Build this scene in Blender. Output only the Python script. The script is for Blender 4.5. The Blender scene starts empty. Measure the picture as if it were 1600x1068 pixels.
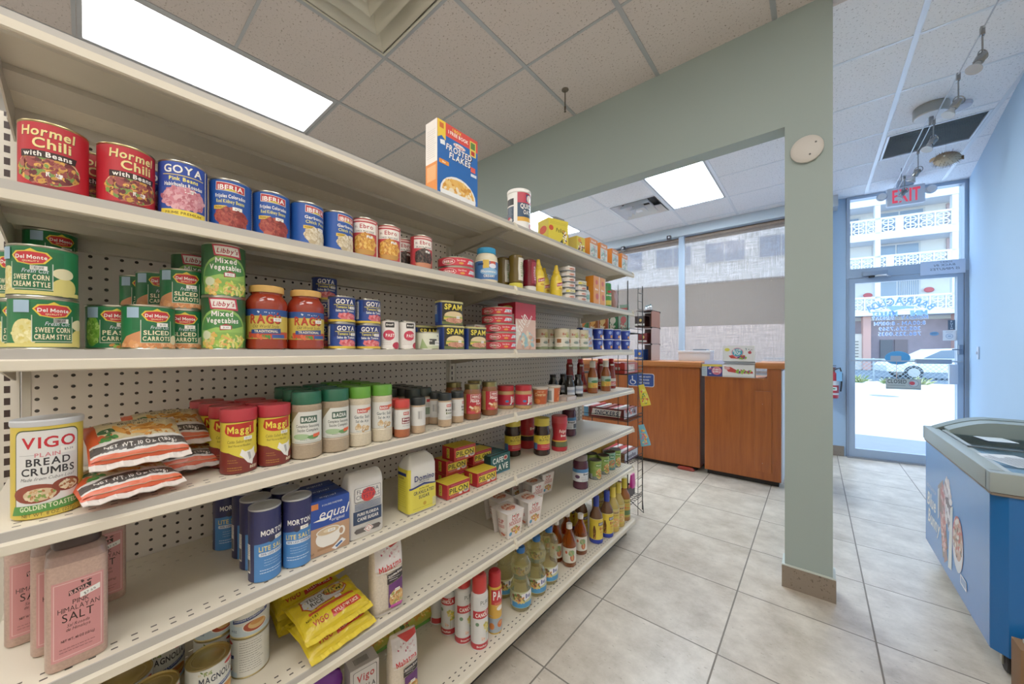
import bpy, bmesh, math, random
from mathutils import Vector, Matrix
random.seed(7)
SC = bpy.context.scene
COL = SC.collection
PI = math.pi

# ------------------------------------------------------------------ materials
def lin(h):
    h = h.lstrip('#')
    out = []
    for i in (0, 2, 4):
        c = int(h[i:i+2], 16) / 255
        out.append(c / 12.92 if c <= .04045 else ((c + .055) / 1.055) ** 2.4)
    return (*out, 1.0)

MATS = {}
def mat(h, rough=.45, metal=0.0, trans=0.0, emit=0.0, alpha=1.0, ior=1.45, spec=.5, grain=0.0):
    key = (h, rough, metal, trans, emit, alpha, grain)
    if key in MATS: return MATS[key]
    m = bpy.data.materials.new('mat_' + h + ('_m' if metal else '') + ('_t' if trans else ''))
    m.use_nodes = True
    nt = m.node_tree; b = nt.nodes['Principled BSDF']
    c = lin(h)
    b.inputs['Base Color'].default_value = c
    b.inputs['Roughness'].default_value = rough
    b.inputs['Metallic'].default_value = metal
    b.inputs['Transmission Weight'].default_value = trans
    b.inputs['Alpha'].default_value = alpha
    b.inputs['IOR'].default_value = ior
    b.inputs['Specular IOR Level'].default_value = spec
    if emit:
        b.inputs['Emission Color'].default_value = c
        b.inputs['Emission Strength'].default_value = emit
    if grain:
        tc = nt.nodes.new('ShaderNodeTexCoord'); nz = nt.nodes.new('ShaderNodeTexNoise')
        nz.inputs['Scale'].default_value = 260; nz.inputs['Detail'].default_value = 3
        mx = nt.nodes.new('ShaderNodeMix'); mx.data_type = 'RGBA'
        mx.inputs['A'].default_value = tuple(x * (1 - grain) for x in c[:3]) + (1,)
        mx.inputs['B'].default_value = tuple(min(1, x * (1 + grain)) for x in c[:3]) + (1,)
        nt.links.new(tc.outputs['Object'], nz.inputs['Vector'])
        nt.links.new(nz.outputs['Fac'], mx.inputs['Factor'])
        nt.links.new(mx.outputs['Result'], b.inputs['Base Color'])
    MATS[key] = m
    return m

class NT:
    """small helper to write node graphs"""
    def __init__(s, name):
        s.m = bpy.data.materials.new(name); s.m.use_nodes = True
        s.t = s.m.node_tree; s.b = s.t.nodes['Principled BSDF']; s.out = s.t.nodes['Material Output']
    def n(s, kind, **kw):
        nd = s.t.nodes.new('ShaderNode' + kind)
        for k, v in kw.items():
            if k.startswith('i_'):
                nd.inputs[k[2:].replace('_', ' ')].default_value = v
            else: setattr(nd, k, v)
        return nd
    def l(s, a, b): s.t.links.new(a, b)
    def math(s, op, a, b=None, c=None):
        nd = s.t.nodes.new('ShaderNodeMath'); nd.operation = op
        for i, x in enumerate((a, b, c)):
            if x is None: continue
            if isinstance(x, (int, float)): nd.inputs[i].default_value = x
            else: s.l(x, nd.inputs[i])
        return nd.outputs[0]
    def xyz(s, src='Object'):
        tc = s.n('TexCoord'); sp = s.n('SeparateXYZ'); s.l(tc.outputs[src], sp.inputs[0]); return tc.outputs[src], sp.outputs
    def mix(s, f, a, b):
        nd = s.t.nodes.new('ShaderNodeMix'); nd.data_type = 'RGBA'
        for k, x in (('Factor', f), ('A', a), ('B', b)):
            if isinstance(x, (int, float, tuple)): nd.inputs[k].default_value = x
            else: s.l(x, nd.inputs[k])
        return nd.outputs['Result']
    def cell(s, x, p, off=0.0):           # signed distance to the centre of the nearest cell, in metres
        a = s.math('DIVIDE', s.math('SUBTRACT', x, off), p)
        return s.math('MULTIPLY', s.math('SUBTRACT', s.math('FRACT', a), .5), p)

def peg_mat(name, colour, hole, pitch=.0254, r=.0036):
    k = NT(name); _, o = k.xyz()
    a = k.cell(o[1], pitch); b = k.cell(o[2], pitch)
    d = k.math('SQRT', k.math('ADD', k.math('MULTIPLY', a, a), k.math('MULTIPLY', b, b)))
    mask = k.math('LESS_THAN', d, r)
    k.l(k.mix(mask, lin(colour), lin(hole)), k.b.inputs['Base Color'])
    k.b.inputs['Roughness'].default_value = .5
    return k.m

def deck_mat(name, colour):
    """steel deck: front slot rows have their dark coloured in, back rows are real holes (transparent)"""
    k = NT(name); _, o = k.xyz()
    a = k.math('ABSOLUTE', k.cell(o[1], .0254))
    a2 = k.math('ABSOLUTE', k.cell(o[1], .0254, .0127))
    def row(x0, aa):
        return k.math('MULTIPLY', k.math('LESS_THAN', k.math('ABSOLUTE', k.math('SUBTRACT', o[0], x0)), .0021), k.math('LESS_THAN', aa, .0042))
    dark = k.math('MAXIMUM', row(-.018, a), row(-.036, a))
    m = k.math('MAXIMUM', k.math('MAXIMUM', row(-.27, a), row(-.288, a2)), k.math('MAXIMUM', row(-.325, a), row(-.343, a2)))
    tr = k.n('BsdfTransparent'); ms = k.n('MixShader')
    k.l(k.mix(dark, lin(colour), lin('38322c')), k.b.inputs['Base Color']); k.b.inputs['Roughness'].default_value = .38
    k.l(m, ms.inputs[0]); k.l(k.b.outputs[0], ms.inputs[1]); k.l(tr.outputs[0], ms.inputs[2]); k.l(ms.outputs[0], k.out.inputs[0])
    return k.m

def wall_mat(name, colour, amt=.05):
    k = NT(name); v, o = k.xyz()
    nz = k.n('TexNoise', i_Scale=1.3, i_Detail=4); k.l(v, nz.inputs['Vector'])
    c = lin(colour)
    k.l(k.mix(nz.outputs['Fac'], tuple(x*(1-amt) for x in c[:3])+(1,), tuple(x*(1+amt) for x in c[:3])+(1,)), k.b.inputs['Base Color'])
    k.b.inputs['Roughness'].default_value = .75
    n2 = k.n('TexNoise', i_Scale=90, i_Detail=2); k.l(v, n2.inputs['Vector'])
    bp = k.n('Bump', i_Strength=.05, i_Distance=.002); k.l(n2.outputs['Fac'], bp.inputs['Height']); k.l(bp.outputs[0], k.b.inputs['Normal'])
    return k.m

def floor_mat():
    k = NT('travertine_tile'); v, o = k.xyz()
    P = .5035
    gx = k.cell(o[0], P, -.306); gy = k.cell(o[1], P, 2.163)
    ex = k.math('SUBTRACT', P/2, k.math('ABSOLUTE', gx)); ey = k.math('SUBTRACT', P/2, k.math('ABSOLUTE', gy))
    grout = k.math('LESS_THAN', k.math('MINIMUM', ex, ey), .0032)
    ix = k.math('FLOOR', k.math('DIVIDE', k.math('SUBTRACT', o[0], -.306), P)); iy = k.math('FLOOR', k.math('DIVIDE', k.math('SUBTRACT', o[1], 2.163), P))
    cb = k.n('CombineXYZ'); k.l(ix, cb.inputs[0]); k.l(iy, cb.inputs[1])
    wn = k.n('TexWhiteNoise'); k.l(cb.outputs[0], wn.inputs['Vector'])
    ad = k.n('VectorMath', operation='MULTIPLY_ADD'); k.l(cb.outputs[0], ad.inputs[0]); ad.inputs[1].default_value = (3.1, 5.7, 1); k.l(v, ad.inputs[2])
    n1 = k.n('TexNoise', i_Scale=5.5, i_Detail=8, i_Roughness=.68); k.l(ad.outputs[0], n1.inputs['Vector'])
    mp = k.n('Mapping'); mp.inputs['Scale'].default_value = (34, 90, 1); k.l(ad.outputs[0], mp.inputs['Vector'])
    n2 = k.n('TexNoise', i_Scale=1.0, i_Detail=3, i_Roughness=.6); k.l(mp.outputs[0], n2.inputs['Vector'])
    rp = k.n('ValToRGB'); e = rp.color_ramp.elements
    e[0].position = .32; e[0].color = lin('a29583'); e[1].position = .66; e[1].color = lin('d2c8b8'); k.l(n1.outputs['Fac'], rp.inputs[0])
    pit = k.math('GREATER_THAN', n2.outputs['Fac'], .665)
    c1 = k.mix(k.math('MULTIPLY', pit, .5), rp.outputs[0], lin('6e6356'))
    c2 = k.mix(k.math('MULTIPLY', wn.outputs['Value'], .14), c1, lin('a0937f'))
    k.l(k.mix(grout, c2, lin('6f675e')), k.b.inputs['Base Color'])
    k.l(k.math('ADD', k.math('MULTIPLY', grout, .4), .34), k.b.inputs['Roughness'])
    h = k.math('SUBTRACT', k.math('MULTIPLY', n2.outputs['Fac'], .15), grout)
    bp = k.n('Bump', i_Strength=.25, i_Distance=.003); k.l(h, bp.inputs['Height']); k.l(bp.outputs[0], k.b.inputs['Normal'])
    return k.m

def tile_mat(name, colour, speck):
    k = NT(name); v, o = k.xyz()
    nz = k.n('TexNoise', i_Scale=85, i_Detail=2.5, i_Roughness=.7); k.l(v, nz.inputs['Vector'])
    m = k.math('GREATER_THAN', nz.outputs['Fac'], .625)
    n2 = k.n('TexNoise', i_Scale=2, i_Detail=2); k.l(v, n2.inputs['Vector'])
    c = lin(colour); base = k.mix(n2.outputs['Fac'], tuple(x*.94 for x in c[:3])+(1,), c)
    k.l(k.mix(m, base, lin(speck)), k.b.inputs['Base Color'])
    k.b.inputs['Roughness'].default_value = .9
    bp = k.n('Bump', i_Strength=.3, i_Distance=.003); k.l(nz.outputs['Fac'], bp.inputs['Height']); bp.invert = True; k.l(bp.outputs[0], k.b.inputs['Normal'])
    return k.m

def wood_mat(name, a, b, scale=(9, 9, .55)):
    k = NT(name); v, o = k.xyz()
    mp = k.n('Mapping'); mp.inputs['Scale'].default_value = scale; k.l(v, mp.inputs['Vector'])
    nz = k.n('TexNoise', i_Scale=3.2, i_Detail=7, i_Roughness=.62, i_Distortion=.6); k.l(mp.outputs[0], nz.inputs['Vector'])
    rp = k.n('ValToRGB'); e = rp.color_ramp.elements
    e[0].position = .32; e[0].color = lin(a); e[1].position = .68; e[1].color = lin(b); k.l(nz.outputs['Fac'], rp.inputs[0])
    k.l(rp.outputs[0], k.b.inputs['Base Color']); k.b.inputs['Roughness'].default_value = .33
    return k.m

def shade_mat():
    """woven screen fabric: partly open weave that lets the street show through"""
    k = NT('woven_shade'); v, o = k.xyz()
    mp = k.n('Mapping'); mp.inputs['Scale'].default_value = (75, 1, 5); k.l(v, mp.inputs['Vector'])
    n1 = k.n('TexNoise', i_Scale=1, i_Detail=2); k.l(mp.outputs[0], n1.inputs['Vector'])
    mp2 = k.n('Mapping'); mp2.inputs['Scale'].default_value = (5, 1, 75); k.l(v, mp2.inputs['Vector'])
    n2 = k.n('TexNoise', i_Scale=1, i_Detail=2); k.l(mp2.outputs[0], n2.inputs['Vector'])
    f = k.math('ADD', n1.outputs['Fac'], n2.outputs['Fac'])
    op = k.math('MULTIPLY_ADD', f, .42, .2)
    df = k.n('BsdfDiffuse'); df.inputs[0].default_value = lin('93877c')
    tl = k.n('BsdfTranslucent'); tl.inputs[0].default_value = lin('9c8d80')
    m0 = k.n('MixShader'); m0.inputs[0].default_value = .4; k.l(df.outputs[0], m0.inputs[1]); k.l(tl.outputs[0], m0.inputs[2])
    tr = k.n('BsdfTransparent'); tr.inputs[0].default_value = lin('f6eeea')
    m1 = k.n('MixShader'); k.l(op, m1.inputs[0]); k.l(m0.outputs[0], m1.inputs[1]); k.l(tr.outputs[0], m1.inputs[2]); k.l(m1.outputs[0], k.out.inputs[0])
    return k.m

def liquid_mat(name, tint, body, amt=.35):
    """clear bottle full of liquid: tinted see-through, a little scattering, glossy skin"""
    k = NT(name)
    tr = k.n('BsdfTransparent'); tr.inputs[0].default_value = lin(tint)
    df = k.n('BsdfDiffuse'); df.inputs[0].default_value = lin(body)
    tl = k.n('BsdfTranslucent'); tl.inputs[0].default_value = lin(body)
    m0 = k.n('MixShader'); m0.inputs[0].default_value = .5; k.l(df.outputs[0], m0.inputs[1]); k.l(tl.outputs[0], m0.inputs[2])
    m1 = k.n('MixShader'); m1.inputs[0].default_value = amt; k.l(tr.outputs[0], m1.inputs[1]); k.l(m0.outputs[0], m1.inputs[2])
    gl = k.n('BsdfGlossy'); gl.inputs['Roughness'].default_value = .08
    lw = k.n('LayerWeight'); lw.inputs[0].default_value = .35
    m2 = k.n('MixShader'); k.l(k.math('MULTIPLY', lw.outputs['Facing'], .55), m2.inputs[0]); k.l(m1.outputs[0], m2.inputs[1]); k.l(gl.outputs[0], m2.inputs[2]); k.l(m2.outputs[0], k.out.inputs[0])
    return k.m

def vinyl_mat(name, c):
    """thin window lettering lit through from the street"""
    k = NT(name); df = k.n('BsdfDiffuse'); df.inputs[0].default_value = lin(c); tl = k.n('BsdfTranslucent'); tl.inputs[0].default_value = lin(c)
    m0 = k.n('MixShader'); m0.inputs[0].default_value = .55; k.l(df.outputs[0], m0.inputs[1]); k.l(tl.outputs[0], m0.inputs[2]); k.l(m0.outputs[0], k.out.inputs[0]); return k.m

def glass_mat(name, tint='eef4f6', refl=.06):
    k = NT(name)
    tr = k.n('BsdfTransparent'); tr.inputs[0].default_value = lin(tint)
    gl = k.n('BsdfGlossy'); gl.inputs['Roughness'].default_value = .02
    lw = k.n('LayerWeight'); lw.inputs[0].default_value = .5
    fac = k.math('MULTIPLY_ADD', k.math('POWER', lw.outputs['Facing'], 4.0), refl*7, refl*.35)
    m1 = k.n('MixShader'); k.l(fac, m1.inputs[0]); k.l(tr.outputs[0], m1.inputs[1]); k.l(gl.outputs[0], m1.inputs[2]); k.l(m1.outputs[0], k.out.inputs[0])
    return k.m

# ------------------------------------------------------------------ mesh builder
class MB:
    def __init__(s): s.v = []; s.f = []; s.mi = []; s.mats = []
    def add(s, vs, fs, m):
        if m not in s.mats: s.mats.append(m)
        i = s.mats.index(m); n = len(s.v)
        s.v += [tuple(p) for p in vs]
        for f in fs: s.f.append([n + j for j in f]); s.mi.append(i)
        return s
    def bm(s, b, m):
        b.verts.index_update()
        return s.add([v.co[:] for v in b.verts], [[v.index for v in f.verts] for f in b.faces], m)
    def box(s, x0, x1, y0, y1, z0, z1, m, bev=0.0, seg=2):
        b = bmesh.new(); bmesh.ops.create_cube(b, size=1)
        for v in b.verts:
            v.co = Vector((x0 + (v.co.x + .5) * (x1 - x0), y0 + (v.co.y + .5) * (y1 - y0), z0 + (v.co.z + .5) * (z1 - z0)))
        if bev: bmesh.ops.bevel(b, geom=b.edges[:], offset=bev, segments=seg, profile=.6, affect='EDGES')
        s.bm(b, m); b.free(); return s
    def loft(s, secs, m, seg=28, ox=0, oy=0, cap=True):
        """secs: (z, hx, hy, n) superellipse rings"""
        vs = []; fs = []
        for z, hx, hy, n in secs:
            for k in range(seg):
                a = 2 * PI * k / seg; c, q = math.cos(a), math.sin(a)
                vs.append((ox + hx * math.copysign(abs(c) ** (2 / n), c), oy + hy * math.copysign(abs(q) ** (2 / n), q), z))
        for i in range(len(secs) - 1):
            for k in range(seg):
                k2 = (k + 1) % seg
                fs.append([i*seg+k, i*seg+k2, (i+1)*seg+k2, (i+1)*seg+k])
        if cap:
            fs.append(list(range(seg))[::-1]); fs.append([(len(secs)-1)*seg + k for k in range(seg)])
        return s.add(vs, fs, m)
    def lathe(s, prof, m, seg=28, k=.001, sx=1, sy=1, n=2, ox=0, oy=0):
        return s.loft([(z*k, max(r, .02)*k*sx, max(r, .02)*k*sy, n) for r, z in prof], m, seg, ox, oy)
    def tube(s, pts, r, m, seg=6, closed=False):
        pts = [Vector(p) for p in pts]; vs = []; fs = []
        n = len(pts); prev = None
        for i, p in enumerate(pts):
            d = (pts[min(i+1, n-1)] - pts[max(i-1, 0)]).normalized()
            if prev is None: u = d.orthogonal().normalized()
            else:
                u = prev - d * prev.dot(d)
                u = d.orthogonal().normalized() if u.length < 1e-5 else u.normalized()
            prev = u; w = d.cross(u)
            for k in range(seg):
                a = 2*PI*k/seg; vs.append(p + (u*math.cos(a) + w*math.sin(a)) * r)
        for i in range(n-1):
            for k in range(seg):
                k2 = (k+1) % seg; fs.append([i*seg+k, i*seg+k2, (i+1)*seg+k2, (i+1)*seg+k])
        fs.append(list(range(seg))[::-1]); fs.append([(n-1)*seg+k for k in range(seg)])
        return s.add(vs, fs, m)
    def prism(s, poly, axis, a, b, m):
        """poly 2d extruded along axis: 'x' -> (y,z), 'y' -> (x,z), 'z' -> (x,y)"""
        def P(p, t): return {'x': (t, p[0], p[1]), 'y': (p[0], t, p[1]), 'z': (p[0], p[1], t)}[axis]
        n = len(poly); vs = [P(p, a) for p in poly] + [P(p, b) for p in poly]
        fs = [[i, (i+1) % n, n+(i+1) % n, n+i] for i in range(n)] + [list(range(n))[::-1], [n+i for i in range(n)]]
        return s.add(vs, fs, m)
    def mesh(s, name, smooth=35, recalc=True, xf=None):
        me = bpy.data.meshes.new(name)
        vs = s.v if xf is None else [tuple(xf @ Vector(p)) for p in s.v]
        me.from_pydata(vs, [], s.f)
        for m in s.mats: me.materials.append(m)
        me.polygons.foreach_set('material_index', s.mi)
        if recalc:
            b = bmesh.new(); b.from_mesh(me); bmesh.ops.recalc_face_normals(b, faces=b.faces); b.to_mesh(me); b.free()
        if smooth:
            me.polygons.foreach_set('use_smooth', [True] * len(me.polygons))
            me.set_sharp_from_angle(angle=math.radians(smooth))
        me.update()
        return me

# ------------------------------------------------------------------ objects
def link(name, data, parent=None, loc=None, rz=0, rot=None):
    o = bpy.data.objects.new(name, data); COL.objects.link(o)
    if parent is not None: o.parent = parent
    if loc: o.location = loc
    if rot: o.rotation_euler = rot
    elif rz: o.rotation_euler = (0, 0, rz)
    return o
def thing(name, label, cat, loc=(0, 0, 0), rz=0, group=None, rot=None, data=None):
    o = link(name, data, None, loc, rz, rot); o['label'] = label; o['category'] = cat
    if group: o['group'] = group
    return o
def struct(name, mb, smooth=0):
    o = link(name, mb.mesh(name, smooth) if isinstance(mb, MB) else mb); o['kind'] = 'structure'; return o

# ------------------------------------------------------------------ lettering
GLYPHS = {}
def build_glyphs():
    chars = sorted(set('ABCDEFGHIJKLMNOPQRSTUVWXYZabcdefghijklmnopqrstuvwxyz0123456789$.:-&%,!\'+()úüÜéÚó'))
    todo = []
    for bold in (0, 1):
        for ch in chars:
            cu = bpy.data.curves.new('glyph', 'FONT'); cu.body = ch; cu.size = 1; cu.resolution_u = 3
            cu.offset = .022 if bold else 0.0
            o = bpy.data.objects.new('glyph', cu); COL.objects.link(o); todo.append((ch, bold, o, cu))
    dg = bpy.context.evaluated_depsgraph_get()
    for ch, bold, o, cu in todo:
        me = bpy.data.meshes.new_from_object(o.evaluated_get(dg))
        vs = [(v.co.x, v.co.y) for v in me.vertices]; fs = [list(p.vertices) for p in me.polygons]
        GLYPHS[ch, bold] = (vs, fs); bpy.data.meshes.remove(me)
    for ch, bold, o, cu in todo:
        bpy.data.objects.remove(o); bpy.data.curves.remove(cu)
    for bold in (0, 1):
        cap = max(v[1] for v in GLYPHS['H', bold][0]) - min(v[1] for v in GLYPHS['H', bold][0])
        y0 = min(v[1] for v in GLYPHS['H', bold][0])
        for ch in chars:
            vs, fs = GLYPHS[ch, bold]
            if not vs: continue
            x0 = min(v[0] for v in vs); x1 = max(v[0] for v in vs)
            GLYPHS[ch, bold] = ([((x - x0)/cap, (y - y0)/cap) for x, y in vs], fs, (x1 - x0)/cap)
    # the heavy M is drawn by hand: its thickened outline would cross itself
    GLYPHS['M', 1] = ([(0, 0), (.21, 0), (.21, 1), (0, 1), (.86, 0), (1.07, 0), (1.07, 1), (.86, 1), (.21, .64), (.535, .14), (.535, .52), (.86, .64)],
                      [[0, 1, 2, 3], [4, 5, 6, 7], [2, 8, 9, 10], [10, 9, 11, 7]], 1.07)
build_glyphs()

# label elements, all in millimetres
def R(u0, v0, u1, v1, c): return ('R', u0, v0, u1, v1, c)
def E(cu, cv, ru, rv, c, n=22): return ('P', [(cu + ru*math.cos(2*PI*k/n), cv + rv*math.sin(2*PI*k/n)) for k in range(n)], c)
def P(pts, c): return ('P', pts, c)
def RR(u0, v0, u1, v1, r, c):
    pts = []
    for cx, cy, a0 in ((u1-r, v1-r, 0), (u0+r, v1-r, 90), (u0+r, v0+r, 180), (u1-r, v0+r, 270)):
        for k in range(5):
            a = math.radians(a0 + 22.5*k); pts.append((cx + r*math.cos(a), cy + r*math.sin(a)))
    return ('P', pts, c)
def T(txt, u, v, h, c, w=1.0, bold=1, al='c', shear=0.0, rot=0.0, arch=0.0, fit=0): return ('T', txt, u, v, h, c, w, bold, al, shear, rot, arch, fit)
def BL(cu, cv, ru, rv, n, s, cols, seed=1, asp=.65):
    return ('B', cu, cv, ru, rv, n, s, cols, seed, asp)
def LN(u0, v0, u1, n, pitch, c, h=.5, seed=3):      # rows of print too small to read
    return ('L', u0, v0, u1, n, pitch, c, h, seed)
def W(u, v, h, c, w, rot=0):      # a word too small to read in the picture: a row of letter-like marks
    n = max(3, int(w/(h*.8))); return [R(u-w/2+w*i/n, v+(h*.12 if i % 3 == 1 else 0), u-w/2+w*(i+.68)/n, v+h*(1 if i % 4 == 0 else .72), c) for i in range(n)]
def ST(u, v, txt='$1.99', w=17, h=7): return [R(u-w/2, v-h/2, u+w/2, v+h/2, 'f2f0ea'), T(txt, u, v-1.6, 3.2, '55555a', bold=0)]

def text_geo(txt, u, v, h, w, bold, al, shear, rot, arch, fit):
    x = 0; parts = []
    for ch in txt:
        if ch == ' ': x += .42; continue
        g = GLYPHS.get((ch, bold))
        if g is None or len(g) < 3: continue
        parts.append((x, g)); x += g[2] + .15
    L = max(x - .15, .01)
    if fit: w = fit / (L * h)
    off = {'c': -L/2, 'l': 0, 'r': -L}[al]
    cr, sr = math.cos(rot), math.sin(rot); vs = []; fs = []
    for x0, g in parts:
        n = len(vs)
        mid = (x0 + g[2]/2 + off) * h * w
        for gx, gy in g[0]:
            px = (gx + x0 + off + gy*shear) * h * w; py = gy * h
            if arch:
                a = px / arch; rr = arch + py
                px, py = rr*math.sin(a), rr*math.cos(a) - arch
            vs.append((u + px*cr - py*sr, v + px*sr + py*cr))
        fs += [[n+i for i in f] for f in g[1]]
    return vs, fs

def slice2d(vs, fs, step, vcuts=()):
    b = bmesh.new(); bv = [b.verts.new((x, y, 0)) for x, y in vs]
    for f in fs:
        try: b.faces.new([bv[i] for i in f])
        except ValueError: pass
    if step:
        x0 = min(v[0] for v in vs); x1 = max(v[0] for v in vs)
        k = math.floor(x0/step) + 1
        while k*step < x1:
            bmesh.ops.bisect_plane(b, geom=b.verts[:]+b.edges[:]+b.faces[:], plane_co=(k*step, 0, 0), plane_no=(1, 0, 0), dist=1e-5); k += 1
    if vs:
        y0 = min(v[1] for v in vs); y1 = max(v[1] for v in vs)
        for c in vcuts:
            if y0 < c < y1: bmesh.ops.bisect_plane(b, geom=b.verts[:]+b.edges[:]+b.faces[:], plane_co=(0, c, 0), plane_no=(0, 1, 0), dist=1e-5)
    b.verts.index_update()
    out = [(v.co.x, v.co.y) for v in b.verts], [[v.index for v in f.verts] for f in b.faces]
    b.free(); return out

def clip2d(vs, fs, vmin, umax):
    if not vs or (min(v[1] for v in vs) >= vmin and (umax is None or max(abs(v[0]) for v in vs) <= umax)): return vs, fs
    b = bmesh.new(); bv = [b.verts.new((x, y, 0)) for x, y in vs]
    for f in fs:
        try: b.faces.new([bv[i] for i in f])
        except ValueError: pass
    cuts = [((0, vmin, 0), (0, -1, 0))] + ([((umax, 0, 0), (1, 0, 0)), ((-umax, 0, 0), (-1, 0, 0))] if umax else [])
    for co, no in cuts: bmesh.ops.bisect_plane(b, geom=b.verts[:]+b.edges[:]+b.faces[:], plane_co=co, plane_no=no, clear_outer=True, dist=1e-6)
    b.verts.index_update()
    out = [(v.co.x, v.co.y) for v in b.verts], [[v.index for v in f.verts] for f in b.faces]; b.free(); return out

def lab(name, wrap, elems, rough=.42, base=.0003, inc=.00005, umax=None):
    fn, step = wrap[:2]; vc = wrap[2] if len(wrap) > 2 else (); clip = len(wrap) > 3
    mb = MB(); flat = []
    for e in elems: flat += e if isinstance(e, list) else [e]
    i = 0
    for e in flat:
        k = e[0]; sub = []
        if k == 'R':
            _, u0, v0, u1, v1, c = e
            us = [u0] + ([k*step for k in range(math.floor(u0/step)+1, math.ceil(u1/step)) if u0 < k*step < u1] if step else []) + [u1]
            ys = [v0] + sorted(y for y in vc if v0 < y < v1) + [v1]; n = len(us)-1; nv = len(ys)-1
            vs = [(a, q) for q in ys for a in us]
            fs = [[q*(n+1)+a, q*(n+1)+a+1, (q+1)*(n+1)+a+1, (q+1)*(n+1)+a] for q in range(nv) for a in range(n)]
            sub.append((vs, fs, c))
        elif k == 'P':
            vs, fs = slice2d(e[1], [list(range(len(e[1])))], step, vc); sub.append((vs, fs, e[2]))
        elif k == 'T':
            _, txt, u, v, h, c, w, bold, al, shear, rot, arch, fit = e
            vs, fs = text_geo(txt, u, v, h, w, bold, al, shear, rot, arch, fit)
            if vs:
                vs, fs = slice2d(vs, fs, step, vc); sub.append((vs, fs, c))
        elif k == 'B':
            _, cu, cv, ru, rv, n, s, cols, seed, asp = e
            rnd = random.Random(seed)
            for q in range(n):
                a = rnd.random()*2*PI; rr = math.sqrt(rnd.random())
                x = cu + ru*rr*math.cos(a); y = cv + rv*rr*math.sin(a); t = rnd.random()*PI; ss = s*(.75+.5*rnd.random())
                pts = [(x + ss*math.cos(p)*math.cos(t) - ss*asp*math.sin(p)*math.sin(t), y + ss*math.cos(p)*math.sin(t) + ss*asp*math.sin(p)*math.cos(t)) for p in [2*PI*j/8 for j in range(8)]]
                sub.append((pts, [list(range(8))], cols[q % len(cols)]))
        elif k == 'L':
            _, u0, v0, u1, n, pitch, c, hh, seed = e
            rnd = random.Random(seed); vs = []; fs = []
            for q in range(n):
                y = v0 - q*pitch; x = u0; end = u1 - rnd.random()*.25*(u1-u0)
                while x < end:
                    wd = 1.2 + rnd.random()*4; b0 = len(vs)
                    vs += [(x, y-hh), (min(x+wd, end+1), y-hh), (min(x+wd, end+1), y+hh), (x, y+hh)]; fs.append([b0, b0+1, b0+2, b0+3]); x += wd + .9
            if vs: sub.append((vs, fs, c))
        if clip: sub = [(*clip2d(vs, fs, .8, umax), c) for vs, fs, c in sub]
        j = 0
        for vs, fs, c in sub:
            if not fs: continue
            o = base + inc*i + (.000004*j if k == 'B' else 0); j += 1
            m = c if not isinstance(c, str) else mat(c, rough)
            mb.add([fn(x*.001, y*.001, o) for x, y in vs], fs, m)
        i += 1 + int(j*.000004/inc)*(k == 'B')
    return mb.mesh(name, smooth=0, recalc=False)

def cyl(r, sx=1, sy=1):
    return (lambda u, v, o: ((r*sx+o)*math.cos(u/r), (r*sy+o)*math.sin(u/r), v), r*90, (), True)
def prof_wrap(prof, k=.001):
    def rad(v):
        z = v/k
        for (r0, z0), (r1, z1) in zip(prof, prof[1:]):
            if z0 <= z <= z1 and z1 > z0: return (r0 + (r1-r0)*(z-z0)/(z1-z0))*k
        return prof[-1][0]*k
    rm = max(p[0] for p in prof)*k
    return (lambda u, v, o: ((rad(v)+o)*math.cos(u/rm), (rad(v)+o)*math.sin(u/rm), v), rm*90, [p[1]*k/.001 for p in prof], True)
def sup_wrap(hx, hy, n):
    """wrap round a superellipse, u measured along its outline from +x"""
    N = 720; pts = []
    for i in range(N+1):
        a = -PI + 2*PI*i/N; c, q = math.cos(a), math.sin(a)
        pts.append((hx*math.copysign(abs(c)**(2/n), c), hy*math.copysign(abs(q)**(2/n), q)))
    s = [0]
    for a, b in zip(pts, pts[1:]): s.append(s[-1] + math.hypot(b[0]-a[0], b[1]-a[1]))
    half = s[N//2]; s = [x - half for x in s]
    import bisect
    def fn(u, v, o):
        u = max(s[0], min(s[-1]-1e-9, u)); i = max(0, min(N-1, bisect.bisect_right(s, u)-1))
        a, b = pts[i], pts[i+1]; t = (u-s[i])/max(1e-9, s[i+1]-s[i])
        x, y = a[0]+(b[0]-a[0])*t, a[1]+(b[1]-a[1])*t
        L = math.hypot(x/hx**2, y/hy**2) or 1
        return (x + o*x/hx**2/L, y + o*y/hy**2/L, v)
    return fn, 2.2, (), True
def front(x): return (lambda u, v, o: (x+o, u, v), None, (), True)
def side(y): return (lambda u, v, o: (u, y-o, v), None, (), True)
def top(z): return (lambda u, v, o: (-v, u, z+o), None)       # read from the +x side, v runs away from the reader
def loft_front(secs, axis='x'):
    def at(z):
        for a, b in zip(secs, secs[1:]):
            if a[0] <= z <= b[0]:
                t = (z-a[0])/max(1e-9, b[0]-a[0]); return [a[i]+(b[i]-a[i])*t for i in (1, 2, 3)]
        return secs[-1][1:]
    if axis == 'x':
        def fn(u, v, o):
            hx, hy, n = at(v); q = min(.995, abs(u)/hy); return (hx*(1-q**n)**(1/n)+o, u, v)
    else:
        def fn(u, v, o):
            hx, hy, n = at(v); q = min(.995, abs(u)/hx); return (u, -hy*(1-q**n)**(1/n)-o, v)
    return fn, 3.0, [s_[0]*1000 for s_ in secs], True

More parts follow.
